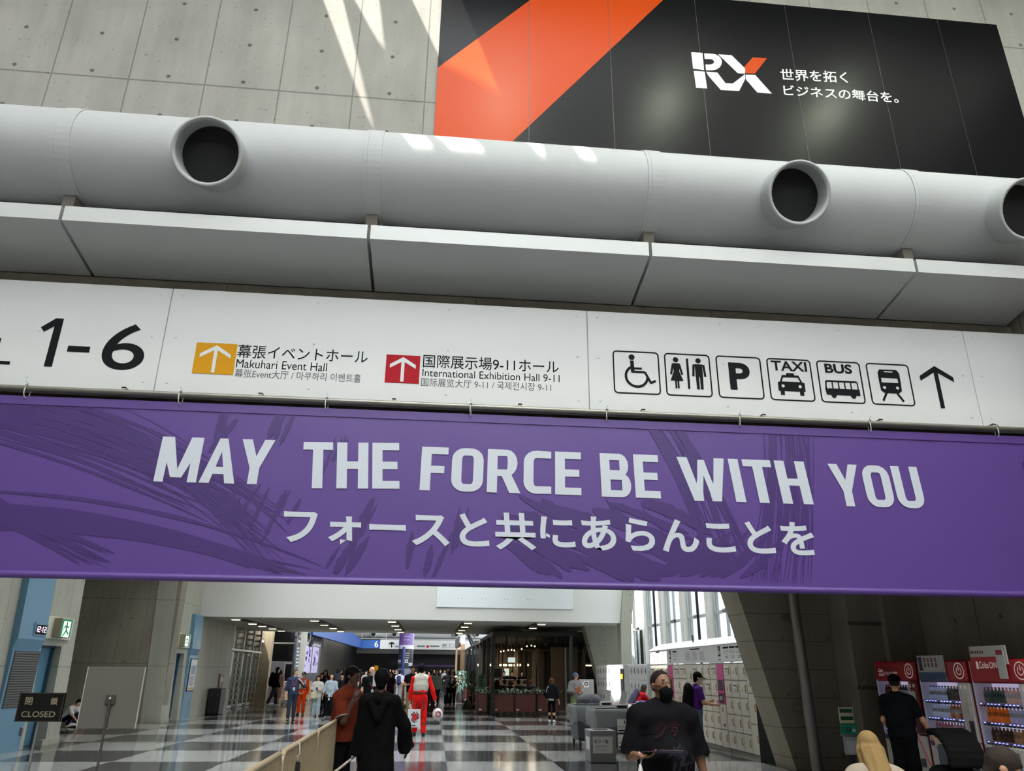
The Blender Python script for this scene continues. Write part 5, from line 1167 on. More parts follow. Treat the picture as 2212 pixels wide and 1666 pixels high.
# ================================================================== recycling bins
stn = mat('stainless', srgb(142, 143, 145), rough=.34, metal=.85, noise=.06, nscale=3, stretch=(1, 1, 12)); paper = simple('paper white', 218, 218, 216, rough=.6)
a, b = at(1276.5, 1650, Y=15.6), at(1332, 1651, Y=15.6); zt = at(1300, 1580, Y=15.6).z
sbn = thing('waste_bin', 'stainless steel bin for bottles and cans standing in front of the grey carts', 'bin', ((a.x+b.x)/2, 15.8, 0))
MB().bbox(a.x, 15.6, .0, b.x, 16.15, zt, .012).build('body', stn, sbn, world=True)
MB().bbox(a.x-.004, 15.59, zt-.05, b.x+.004, 16.16, zt+.012, .008).build('lid', stn, sbn, world=True)
MB().lathe(((a.x+b.x)/2, 15.87, zt+.012), [(.14, .0), (.15, .006), (.12, .006)], 20).build('opening_ring', dark, sbn, world=True)
s_ = MB().box(a.x+.045, 15.592, zt*.30, b.x-.065, 15.599, zt*.83).build('notice', paper, sbn, world=True)
for body, z0, z1, x0, x1, bo in (('ビン・缶', .62, .75, .10, .78, .02), ('Empty bottle', .49, .545, .17, .71, 0), ('& Empty can', .385, .435, .20, .69, 0)):
    W_ = b.x-a.x-.11; mb = MB(); wr(mb, body, a.x+.045+W_*x0, zt*z0, a.x+.045+W_*x1, zt*z1, y=15.59, bold=bo); mb.build('lettering', ink if bo else grey_ink, s_, world=True)
MB().box(a.x-.006, 15.65, zt*.4, a.x-.001, 16.0, zt*.8).build('side_notice', paper, sbn, world=True)
cart_g = mat('cart grey', srgb(84, 90, 96), rough=.45); liner = mat('clear liner', srgb(214, 220, 224), rough=.2, alpha=.30, bump=.6, bscale=9); tyre = simple('tyre', 24, 24, 26)
def cart(name, label, x0, x1, y0, y1, h, col, lin, signs=(), wheels=True):
    t = thing('recycling_cart', label, 'bin', ((x0+x1)/2, (y0+y1)/2, 0)); e = .07
    def ring(i, z, s=0): return [(x0+i, y0+i, z), (x1-i, y0+i, z), (x1-i, y1-i, z), (x0+i, y1-i, z)]
    lv = [ring(e+.03, .12), ring(e, .2), ring(.02, h-.05), ring(0, h-.05), ring(0, h), ring(.05, h), ring(.055, h-.12), ring(e+.06, .2)]
    fs = [(3, 2, 1, 0)]+[(l*4+k, l*4+(k+1) % 4, l*4+4+(k+1) % 4, l*4+4+k) for l in range(7) for k in range(4)]+[(28, 29, 30, 31)]
    MB().add([p for r in lv for p in r], fs).build('tub', col, t, world=True)
    for x, y in ((x0+.12, y0+.12), (x1-.12, y0+.12), (x0+.12, y1-.12), (x1-.12, y1-.12)): MB().lathe((x-.02, y, .075), [(.075, 0), (.075, .04)], 14, (1, 0, 0)).build('wheel', tyre, t, world=True)
    r_ = random.Random(int(x0*100)); mb = MB(); per = []; N_ = 12
    def edge(i, z, k):
        c = ring(i, z); u = k/N_; s = int(u*4) % 4; f = u*4-int(u*4); p, q = Vector(c[s]), Vector(c[(s+1) % 4]); return p+(q-p)*f
    jit = [r_.random() for _ in range(N_*4)]; N_ = 48; L_ = 0
    rows_ = [(.07, h-.16), (.03, h+.008), (-.012, h+.008), (-.02, h-.08), (-.015, h-.22), (.0, h-.33)]
    vs = [edge(i-(.014*jit[k] if l > 2 else 0), z-(.13*jit[(k//3) % 48] if l == 5 else 0), k) for l, (i, z) in enumerate(rows_) for k in range(48)]
    mb.add(vs, [(l*48+k, l*48+(k+1) % 48, l*48+48+(k+1) % 48, l*48+48+k) for l in range(5) for k in range(48)], True); mb.build('bag_liner', lin, t, world=True)
    for body, u0, u1, z0, z1 in signs:
        p = x0+(x1-x0)*u0; q = x0+(x1-x0)*u1; yf = y0-.035
        n_ = MB().box(p, yf, z0, q, yf+.006, z1).build('label_board', paper, t, world=True)
        if body: mb = MB(); wr(mb, body, p+(q-p)*.05, z0+(z1-z0)*.28, q-(q-p)*.05, z0+(z1-z0)*.56, y=yf-.002, bold=.015); mb.build('lettering', ink, n_, world=True)
        MB().box(p+.02, yf-.002, z0+(z1-z0)*.08, q-.02, yf, z0+(z1-z0)*.2).build('caption_bar', ink, n_, world=True)
        m_ = (p+q)/2; MB().box(m_-.012, yf-.002, z0+(z1-z0)*.66, m_+.012, yf, z0+(z1-z0)*.84).box(m_-.006, yf-.002, z0+(z1-z0)*.84, m_+.006, yf, z0+(z1-z0)*.92).build('bottle_symbol', ink, n_, world=True)
    return t
cart('cart', 'nearer grey wheeled recycling cart labelled for plastic bottles', 3.52, 4.42, 17.25, 18.2, .87, cart_g, liner, (('ペットボトル', .52, .88, .42, .68), ('ペットボトル', .52, .95, .10, .38)))
cart('cart', 'farther grey wheeled recycling cart behind the nearer one at left', 3.36, 4.28, 18.75, 19.85, .88, cart_g, liner, (('可燃ごみ', .34, .62, .5, .74), (None, .42, .62, .2, .36)))
pinkl = mat('pink liner', srgb(226, 170, 176), rough=.3, alpha=.6, bump=.6, bscale=9)
cart('cart', 'dark red recycling cart with pale pink bag behind the masked man', 4.62, 5.5, 17.5, 18.4, .86, simple('cart red', 128, 60, 62, rough=.45), pinkl)
cart('cart', 'red recycling cart with clear bag farther back by the lockers', 4.5, 5.4, 19.2, 20.2, .88, simple('cart red 2', 150, 72, 72, rough=.45), pinkl)
bl = thing('bin_bag', 'black bin bag bulging beside the nearer grey cart', 'bag', (4.52, 17.45, .5))
bl.location = (4.53, 17.5, .0)
mb = MB(); mb.lathe((0, 0, 0), [(.06, .0), (.085, .12), (.08, .5), (.075, .75), (.06, .9), (.03, .93)], 14); mb.build('bag', simple('bag black', 18, 18, 20, rough=.25), bl)
for lb, x, y, px in (('tilted grey notice card on a clip stand on the farther grey cart', 4.1, 18.9, 0), ('tilted grey notice card on a clip stand on the nearer grey cart', 4.12, 17.4, 1)):
    t = thing('notice_card', lb, 'notice', (x, y, .88)); MB().bbox(-.12, -.05, 0, .16, .05, .09, .01).build('clip_stand', simple('stand pale', 190, 194, 198), t); MB().box(-.09, -.052, .02, .12, -.05, .06).build('stand_print', ink, t)
    MB().prism([(-.03, 0, .08), (.11, 0, .08), (.17, .05, .33), (.05, .05, .35)], (0, .006, 0)).build('card', simple('card grey', 178, 180, 182), t)
bb_ = MB().grid(lambda u, v: (4.45+1.0*u, 17.5+.9*v, .885+.07*math.sin(7*u+3*v)*math.sin(9*v+u)+.05*math.sin(17*u)), 16, 14); tag(bb_.build('plastic_sheet', mat('white plastic film', srgb(226, 222, 226), rough=.3, bump=.5, bscale=12)), 'crumpled white plastic film lying over the dark red cart', 'plastic sheet')
bl2 = MB().grid(lambda u, v: (5.0+.4*u, 19.4+.5*v, .93+.035*math.sin(6*u+4*v)), 8, 8); tag(bl2.build('plastic_bag', simple('blue bag', 70, 120, 190, rough=.4)), 'blue plastic bag lying on the farther red cart', 'bag')
dp_ = thing('drain_pipe', 'tall grey metal drain pipe in front of the near leaning concrete fin', 'pipe', (6.76, 14.0, 0))
MB().tube([(6.72, 14.02, 3.89), (6.74, 14.04, 2.6), (6.78, 14.0, 0)], .1, 16).build('pipe', mat('drain pipe', srgb(150, 144, 138), rough=.25, metal=.6), dp_, world=True)
for z in (1.0, 2.6): MB().box(6.63, 14.06, z, 6.87, 14.398, z+.05).build('clamp', steel, dp_, world=True)
# ================================================================== drinks vending machines
vred = mat('vending red', srgb(170, 26, 36), rough=.35); vwhite = simple('vending white', 206, 202, 198, rough=.4); vin = mat('vending light box', srgb(210, 210, 225), emit=srgb(205, 200, 230), es=.36)
vlogo = mat('vending logo', srgb(235, 215, 215), emit=srgb(220, 190, 190), es=.12); led = mat('led blue', srgb(150, 150, 255), emit=srgb(120, 120, 255), es=3.5); strip_m = simple('price strip', 150, 150, 150, rough=.4)
vglass = bpy.data.materials.new('vending glass'); vglass.use_nodes = True
nt = vglass.node_tree; N, L = nt.nodes, nt.links; N.remove(N['Principled BSDF']); tr = N.new('ShaderNodeBsdfTransparent'); tr.inputs[0].default_value = (.92, .92, .95, 1); gl = N.new('ShaderNodeBsdfGlossy'); gl.inputs[1].default_value = .04; mxs = N.new('ShaderNodeMixShader'); mxs.inputs[0].default_value = .06
L.new(tr.outputs[0], mxs.inputs[1]); L.new(gl.outputs[0], mxs.inputs[2]); L.new(mxs.outputs[0], N['Material Output'].inputs[0])
bproto = {}
def bottle_proto(kind, c, cap, h, r, lab):
    key = (c, cap, h)
    if key in bproto: return bproto[key]
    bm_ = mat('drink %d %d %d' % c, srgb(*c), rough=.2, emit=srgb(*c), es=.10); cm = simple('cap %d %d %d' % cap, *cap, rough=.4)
    b_ = MB().lathe((0, 0, 0), [(r*.9, 0), (r, .01), (r, h*.30), (r*.93, h*.33), (r, h*.36), (r, h*.62), (r*.8, h*.74), (r*.42, h*.86), (r*.40, h*.91)], 10)
    c_ = MB().lathe((0, 0, h*.9), [(r*.5, 0), (r*.5, h*.1)], 8); l_ = MB().lathe((0, 0, 0), [(r*1.02, h*.36), (r*1.02, h*.6)], 10, cap=False)
    bproto[key] = (b_, bm_, c_, cm, l_, simple('drink label %d %d %d' % lab, *lab, rough=.4)); return bproto[key]
btl_src = {}
def put_bottle(kind, label, p, spec):
    c, cap, h, r, lab = spec
    if spec in btl_src: return dup(btl_src[spec], loc=p, label=label, group=label+' group' if False else label)
    b_, bm_, c_, cm, l_, lm = bottle_proto(kind, c, cap, h, r, lab)
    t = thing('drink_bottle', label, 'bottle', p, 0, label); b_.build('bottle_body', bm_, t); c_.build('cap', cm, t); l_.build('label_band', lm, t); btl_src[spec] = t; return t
def vending(label, y_far, w_, rows_, logo, seed, h=1.83):
    """local x runs towards the camera along the wall, local -y is the front"""
    t = thing('vending_machine', label, 'vending machine', (7.6, y_far, 0), -pi/2, 'red drinks vending machines'); D = .72
    MB().bbox(0, .27, .06, w_, D, h, .03).box(0, .03, .06, .035, .27, h-.03).box(w_-.03, .03, .06, w_, .27, h-.03).box(.035, .03, .06, w_-.03, .27, .74).box(.035, .03, 1.52, w_-.03, .27, h-.03).box(w_-.22, .03, .74, w_-.03, .27, 1.52).box(.1, .1, 0, w_-.1, D-.1, .06).build('cabinet', vred, t)
    MB().box(.01, 0, .06, .03, .035, h-.02).build('white_edge', vwhite, t)
    MB().bbox(.035, -.03, 1.52, w_-.005, .03, h, .03).build('header', vred, t)
    MB().bbox(.035, -.02, .06, w_-.005, .03, .74, .02).build('lower_panel', vwhite, t)
    MB().bbox(w_-.22, -.02, .74, w_-.005, .03, 1.52, .01).build('payment_panel', vwhite if seed > 1 else simple('vending red 2', 120, 22, 30, rough=.4), t)
    MB().box(.05, .25, .76, w_-.23, .26, 1.52).build('light_box', vin, t)
    MB().box(.035, -.02, .74, .06, .26, 1.52).box(w_-.245, -.02, .74, w_-.22, .26, 1.52).build('window_jamb', simple('vending jamb', 160, 160, 175, emit=srgb(150, 150, 170), es=.1), t)
    MB().box(.06, -.012, .76, w_-.245, -.008, 1.52).build('glass_front', vglass, t)
    zs_ = (1.27, 1.03, .79)
    for r in range(3):
        s_ = MB().box(.06, .0, zs_[r]-.05, w_-.245, .22, zs_[r]-.005).build('shelf', strip_m, t)
        k = 12
        mb = MB(); mb2 = MB()
        for i in range(k):
            x = .075+(w_-.33)*(i+.5)/k
            mb2.bbox(x-.022, -.007, zs_[r]-.047, x+.022, .0, zs_[r]-.027, .004)
            if (i*7+r*5+seed) % 5: mb.box(x-.016, -.004, zs_[r]-.020, x+.016, .0, zs_[r]-.010)
        mb2.build('button', simple('button dark', 40, 40, 46), s_); mb.build('price_light', led, s_)
        cs_ = rows_[r]
        for i in range(k):
            nme, spec = cs_[0] if i < 6 else cs_[1]
            x = .075+(w_-.33)*(i+.5)/k; wp_ = Matrix.Rotation(-pi/2, 4, 'Z') @ Vector((x, .10, zs_[r])) + Vector((7.6, y_far, 0))
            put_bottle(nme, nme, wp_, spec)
    # power mark
    cx_, cz_ = w_-.14, 1.68; mb = MB()
    for r0, r1, a0, a1 in ((.098, .112, 0, 360), (.045, .058, 125, 415)):
        for q in range(24):
            t0, t1 = [math.radians(a0+(a1-a0)*g/24) for g in (q, q+1)]; mb.quad(*[(cx_+rr_*math.cos(tt), -.033, cz_+rr_*math.sin(tt)) for rr_, tt in ((r0, t0), (r1, t0), (r1, t1), (r0, t1))])
    mb.quad((cx_-.008, -.033, cz_), (cx_+.008, -.033, cz_), (cx_+.008, -.033, cz_+.075), (cx_-.008, -.033, cz_+.075)); mb.build('power_symbol', vlogo, t)
    mb = MB()
    for q in range(8): a = q*pi/4; mb.box(w_-.09+.018*math.cos(a)-.005, -.026, 1.46+.018*math.sin(a)-.005, w_-.09+.018*math.cos(a)+.005, -.022, 1.46+.018*math.sin(a)+.005)
    for q in range(7): a = math.radians(100+q*26); mb.box(w_-.17+.02*math.cos(a)-.005, -.026, 1.46+.02*math.sin(a)-.005, w_-.17+.02*math.cos(a)+.005, -.022, 1.46+.02*math.sin(a)+.005)
    mb.build('sun_moon_symbol', vlogo, t)
    for nme, x0, x1, z0, z1, c in (('price_sheet', w_-.19, w_-.07, 1.1, 1.38, (196, 190, 176)), ('coin_panel', w_-.13, w_-.04, .78, 1.02, (40, 40, 48)), ('picture_panel', .2, .56, .36, .66, (86, 96, 112)), ('blue_label', .07, .15, .63, .70, (50, 80, 140)), ('info_label', .6, .68, .42, .68, (120, 126, 134)), ('return_slot', w_-.2, w_-.1, .3, .42, (60, 60, 66))):
        MB().box(x0, -.03, z0, x1, -.021, z1).build(nme, mat('vm '+nme+str(seed), srgb(*c), rough=.4, noise=.3, nscale=20), t)
    MB().bbox(.15, -.03, .12, w_-.3, -.02, .28, .01).build('delivery_flap', simple('flap', 70, 70, 76), t)
    logo(t, w_)
    return t
def L1(t, w_):
    MB().bbox(.12, -.034, 1.585, .74, -.03, 1.74, .002).build('logo_plate', simple('vending dark red', 140, 14, 28, rough=.4), t)
    for body, a, b, z0, z1, s in (('Coca', .15, .29, 1.665, 1.72, .15), ('Cola', .155, .295, 1.60, 1.65, .15), ('ピークシフト自販機', .31, .71, 1.61, 1.67, 0)): mb = MB(); wr(mb, body, a, z0, b, z1, y=-.036, slant=s, bold=.01); mb.build('lettering', vlogo, t)
def L2(t, w_):
    MB().bbox(.11, -.05, 1.53, .75, -.034, 1.90, .004).build('notice_board', simple('vm board', 186, 186, 184), t); MB().box(.11, -.052, 1.53, .75, -.05, 1.66).build('blue_band', simple('vm blue', 70, 90, 130), t)
    for i in range(4):
        for j in range(2): MB().box(.27+i*.09, -.053, 1.73+j*.075, .31+i*.09, -.05, 1.79+j*.075).build('product_icon', simple('vm icon%d' % ((i+j) % 2), *((140, 50, 60) if (i+j) % 2 else (90, 90, 96))), t)
    MB().box(.14, -.053, 1.68, .22, -.05, 1.88).build('phone_icon', simple('vm navy', 36, 44, 70), t)
def L3(t, w_):
    MB().bbox(.14, -.05, 1.76, .86, -.034, 2.0, .004).build('top_board', simple('vm board 2', 190, 184, 178), t); MB().box(.14, -.053, 1.72, .72, -.05, 1.86).build('red_board', vred, t)
    MB().bbox(.66, -.06, 1.58, .82, -.05, 1.95, .004).build('phone_panel', simple('vm phone', 190, 188, 186), t); MB().box(.68, -.062, 1.88, .80, -.06, 1.94).build('phone_header', simple('vm phone red', 150, 40, 60), t)
    for body, a, b, z0, z1, bo, mm in (('Coke', .30, .48, 1.71, 1.80, .01, vlogo), ('ON', .50, .645, 1.71, 1.79, .01, vlogo)): mb = MB(); wr(mb, body, a, z0, b, z1, y=-.055, bold=bo); mb.build('lettering', mm, t)
    mb = MB()
    for i in range(6): mb.box(.17+i*.045, -.053, 1.90, .195+i*.045, -.05, 1.94)
    mb.build('caption', simple('vm caption', 120, 60, 64), t); MB().box(.24, -.055, 1.70, .28, -.052, 1.80).build('phone_icon', vlogo, t)
r_b = lambda nm, c, cap, h=.2, r=.031, lab=(200, 200, 205): (nm, (c, cap, h, r, lab))
vending('far left red drinks vending machine partly hidden by the man in a black cap', 13.1, 1.17, [
    [r_b('cola bottle with red label on the top shelf of the far left machine', (40, 14, 14), (180, 30, 40), .2, .031, (160, 30, 40)), r_b('dark cola bottle right of the red ones on the far left top shelf', (30, 16, 18), (150, 40, 50))],
    [r_b('blue and yellow bottle on the middle shelf of the far left machine', (60, 100, 190), (220, 200, 60)), r_b('pale bottle on the middle shelf of the far left machine', (190, 190, 205), (220, 220, 225))],
    [r_b('pale bottle on the bottom shelf of the far left machine', (170, 180, 200), (200, 205, 225)), r_b('red tea bottle on the bottom shelf of the far left machine', (150, 60, 60), (190, 60, 60))]], L1, 1)
vending('middle red and white drinks vending machine with a grey notice board on top', 11.88, 1.17, [
    [r_b('clear bottle with blue cap on the top shelf of the middle machine', (170, 185, 215), (90, 150, 220)), r_b('dark bottle with gold cap on the top shelf of the middle machine', (24, 26, 28), (200, 160, 60), .2, .031, (40, 60, 50))],
    [r_b('water bottle with pale blue cap on the middle shelf of the middle machine', (180, 190, 215), (130, 170, 225)), r_b('amber tea bottle on the middle shelf of the middle machine', (140, 80, 30), (210, 150, 60))],
    [r_b('small rose coloured can bottle on the bottom left of the middle machine', (150, 90, 100), (200, 180, 190), .18, .03), r_b('small pale can bottle on the bottom right of the middle machine', (150, 110, 120), (190, 190, 200), .18, .03)]], L2, 2)
vending('nearest red drinks vending machine with a white promotional board at right edge', 10.66, 1.17, [
    [r_b('green label tea bottle with red cap on the nearest machine top shelf', (70, 80, 70), (190, 50, 70), .2, .031, (50, 84, 88)), r_b('pale bottle with white cap on the nearest machine top shelf', (190, 150, 140), (220, 190, 195))],
    [r_b('orange drink bottle with red cap on the nearest machine middle shelf', (220, 110, 30), (210, 60, 60), .2, .032, (230, 130, 40)), r_b('lilac bottle with red cap on the nearest machine middle shelf', (170, 165, 200), (200, 60, 90))],
    [r_b('dark coffee can on the nearest machine bottom left', (70, 44, 28), (190, 160, 110), .17, .031, (90, 60, 36)), r_b('gold coffee can on the nearest machine bottom right', (150, 110, 70), (180, 150, 110), .17, .031, (170, 130, 80))]], L3, 3)
rb_ = thing('ribbon', 'red ribbon loop hanging on the middle vending machine', 'ribbon', (7.56, 10.98, .5)); rm = simple('ribbon red', 150, 24, 34, rough=.4)
mb = MB()
for cx_, cz_, r in ((0, 0, .07), (.06, .13, .05), (.12, .12, .04)): mb.tube([(-.015, -cx_+r*math.cos(q*pi/6), cz_+r*1.2*math.sin(q*pi/6)) for q in range(12)], .014, 6, closed=True)
mb.build('loop', rm, rb_)
# green donation stand
gs = thing('donation_stand', 'narrow stand with white green striped card above a green plate by the dark wall', 'stand', (0, 0, 0))
c0 = at(1830, 1560, Y=12.35); gs.location = (c0.x, 12.35, 0); Zp = lambda y: at(1830, y, Y=12.35).z
hw = (at(1845, 1560, Y=12.35).x-at(1814, 1560, Y=12.35).x)/2
MB().bbox(-hw, -.006, Zp(1563), hw, .01, Zp(1528), .003).build('white_card', simple('card cream', 200, 196, 170, rough=.6), gs)
for y in (1536, 1552): MB().box(-hw*.85, -.012, Zp(y+4), hw*.85, -.006, Zp(y-4)).build('green_stripe', simple('stripe green', 10, 84, 40, rough=.6), gs)
gp = MB().bbox(-hw*1.05, -.012, Zp(1587), hw*1.3, .012, Zp(1563.5), .004).build('green_plate', simple('plate green', 16, 120, 90, rough=.5), gs)
MB().ball((0, -.014, Zp(1577)), (hw*.5, .004, .04), 10, 6).build('emblem', simple('plate dark green', 8, 70, 50), gp); MB().box(hw*.5, -.016, Zp(1581), hw*.95, -.012, Zp(1575)).build('label', simple('plate label', 190, 200, 180), gp)
MB().bbox(-hw*1.0, -.05, Zp(1589.5), hw, .05, Zp(1587), .003).build('ledge', steel, gs); MB().bbox(-hw*.85, -.02, Zp(1631), hw*.9, .02, Zp(1590), .005).build('collection_box', simple('box grey', 132, 132, 130, rough=.4), gs)
MB().box(-hw*.6, -.024, Zp(1626), hw*.7, -.02, Zp(1600)).build('notice_print', simple('box print', 150, 150, 154, noise=.4, nscale=30), gs)
MB().box(-hw*.5, -.01, .02, hw*.5, .02, Zp(1631)).bbox(-hw, -.15, 0, hw, .15, .03, .01).build('stand_leg', dark, gs)
fl = MB(); p0, p1 = Vector((c0.x+hw, 12.36, Zp(1529))), at(1868, 1472, Y=12.42); fl.tube([p0, p1], .006, 6); fl.tube([p0+(p1-p0)*.86, p1], .014, 6); o_ = fl.build('pole', simple('flag stick', 120, 116, 108), gs, world=True)
# ================================================================== people
class SDF:
    """smooth union of tapered capsules, meshed with surface nets"""
    def __init__(s): s.p = []
    def cone(s, a, b, ra, rb=None, flat=None, k=.02, cut=()):
        s.p.append((np.array(a, float), np.array(b, float), ra, ra if rb is None else rb, flat, k, cut)); return s
    def dot(s, c, r, flat=None, k=.02, cut=()): return s.cone(c, c, r, r, flat, k, cut)
    def mesh(s, h, carve=()):
        P = s.p; lo = np.min([np.minimum(q[0], q[1])-max(q[2], q[3]) for q in P], 0)-3*h; hi = np.max([np.maximum(q[0], q[1])+max(q[2], q[3]) for q in P], 0)+3*h
        n = np.ceil((hi-lo)/h).astype(int)+1; F = np.full(n, 1e3, np.float32); ax = [lo[i]+h*np.arange(n[i]) for i in range(3)]
        def dist(q, X):
            a, b, ra, rb, flat = q[:5]; ab = b-a; l2 = float(ab@ab)
            R = [X[i]-a[i] for i in range(3)]
            t = np.clip((R[0]*ab[0]+R[1]*ab[1]+R[2]*ab[2])/l2, 0, 1) if l2 > 1e-12 else 0.
            Q = [R[i]-t*ab[i] for i in range(3)]; d2 = Q[0]**2+Q[1]**2+Q[2]**2; sc = 1.
            if flat is not None:
                f, fy = flat; qf = Q[0]*f[0]+Q[1]*f[1]+Q[2]*f[2]; d2 = d2-qf**2+(qf/fy)**2; sc = min(1., fy)
            return (np.sqrt(np.maximum(d2, 0))-(ra+(rb-ra)*t))*sc
        for q in P:
            k = max(q[5], 1e-4); m = max(q[2], q[3])*(max(1., q[4][1]) if q[4] else 1)+k+2*h
            i0 = np.maximum(0, np.floor((np.minimum(q[0], q[1])-m-lo)/h)).astype(int); i1 = np.minimum(n, np.ceil((np.maximum(q[0], q[1])+m-lo)/h).astype(int)+1)
            sl = tuple(slice(i0[i], i1[i]) for i in range(3)); X = np.ix_(*[ax[i][sl[i]] for i in range(3)])
            d = dist(q, X)
            for pt, nn in q[6]: d = np.maximum(d, (X[0]-pt[0])*nn[0]+(X[1]-pt[1])*nn[1]+(X[2]-pt[2])*nn[2])
            f = F[sl]; hh = np.maximum(k-np.abs(f-d), 0)/k; F[sl] = np.minimum(f, d)-hh*hh*k*.25
        for pt, nn in carve:
            X = np.ix_(*ax); F = np.maximum(F, (X[0]-pt[0])*nn[0]+(X[1]-pt[1])*nn[1]+(X[2]-pt[2])*nn[2])
        F[np.abs(F) < 1e-6] = 1e-6
        S = F < 0; c = np.array(n)-1; acc = np.zeros((*c, 3), np.float32); cnt = np.zeros(c, np.float32)
        for d in range(3):
            o1, o2 = [i for i in range(3) if i != d]
            for u in (0, 1):
                for v in (0, 1):
                    i0 = [0, 0, 0]; i0[o1], i0[o2] = u, v; i1 = list(i0); i1[d] = 1
                    A = F[tuple(slice(i0[q], i0[q]+c[q]) for q in range(3))]; B_ = F[tuple(slice(i1[q], i1[q]+c[q]) for q in range(3))]
                    m = (A < 0) != (B_ < 0); t = np.where(m, A/np.where(m, A-B_, 1), 0); cnt += m
                    acc[..., d] += t*m; acc[..., o1] += u*m; acc[..., o2] += v*m
        act = cnt > 0; idx = -np.ones(c, int); idx[act] = np.arange(act.sum())
        V = (acc[act]/cnt[act][:, None] + np.argwhere(act))*h + lo; faces = []
        for d in range(3):
            o1, o2 = [(1, 2), (2, 0), (0, 1)][d]
            a = [slice(1, c[i]) for i in range(3)]; a[d] = slice(0, c[d]); b = list(a); b[d] = slice(1, c[d]+1)
            s0 = S[tuple(a)]; s1 = S[tuple(b)]; e = np.argwhere(s0 != s1)
            if not len(e): continue
            off = np.array([1, 1, 1]); off[d] = 0; g = e+off; fl = s0[tuple(e.T)]
            def cell(du, dv):
                q = g.copy(); q[:, o1] += du; q[:, o2] += dv; return idx[tuple(q.T)]
            q = np.stack([cell(-1, -1), cell(0, -1), cell(0, 0), cell(-1, 0)], 1); q[~fl] = q[~fl][:, ::-1]; faces.append(q)
        return V, np.concatenate(faces)
FOLD = dict(shirt=.0055, jacket=.0065, robe=.008, trousers=.006, dress=.006, flight_suit=.006, vest=.002)
def nets(name, sdf, h, matl, parent, carve=(), slots=None):
    V, Fc = sdf.mesh(h, carve); me = bpy.data.meshes.new(name); me.vertices.add(len(V)); me.vertices.foreach_set('co', V.astype(np.float32).ravel())
    me.loops.add(len(Fc)*4); me.polygons.add(len(Fc)); me.loops.foreach_set('vertex_index', Fc.ravel().astype(np.int32)); me.polygons.foreach_set('loop_start', np.arange(0, len(Fc)*4, 4, dtype=np.int32))
    me.polygons.foreach_set('loop_total', np.full(len(Fc), 4, np.int32)); me.polygons.foreach_set('use_smooth', np.ones(len(Fc), bool)); me.update(calc_edges=True); me.validate()
    A_ = FOLD.get(name)
    if A_:
        N_ = np.empty(len(V)*3, np.float32); me.vertices.foreach_get('normal', N_); N_ = N_.reshape(-1, 3); x, y, z = V.T; ph = float(abs(V[:, 2].max()*7.3))
        if name in ('robe', 'trousers', 'dress'): f = np.sin(26*x+1.5*np.sin(4*z+ph))*np.sin(21*y+1.3*np.sin(5*z))+.5*np.sin(48*x+31*y+2*np.sin(6*z+ph))
        else: f = np.sin(15*z+9*x+2.2*np.sin(8*x+ph)+1.7*np.sin(7*y))*.7+np.sin(24*x+11*z+2*np.sin(9*z+ph)+2*np.sin(6*y))*.6+.45*np.sin(44*z-23*x+2*np.sin(11*x+5*z))
        V = V+N_*(A_*f)[:, None]; me.vertices.foreach_set('co', V.astype(np.float32).ravel()); me.update()
    for m_ in (matl if isinstance(matl, (list, tuple)) else [matl]): me.materials.append(m_)
    o = bpy.data.objects.new(name, me); COL.objects.link(o)
    if parent is not None: o.parent = parent
    return o
_fab = {}
def fabric(*c, rough=.85):
    key = (c, rough)
    if key not in _fab: _fab[key] = mat('fabric %d %d %d' % c, srgb(*c), rough=rough, spec=.06, bump=.35, bscale=14, noise=.08, nscale=20)
    return _fab[key]
def skin(*c):
    if ('s', c) not in _fab: _fab[('s', c)] = mat('skin %d %d %d' % c, srgb(*c), rough=.55, spec=.35, noise=.05, nscale=12)
    return _fab[('s', c)]
SK = dict(light=(214, 168, 142), mid=(186, 138, 108), tan=(150, 104, 78), dark=(74, 48, 38))
nrm = lambda v: np.array(v, float)/np.linalg.norm(v)

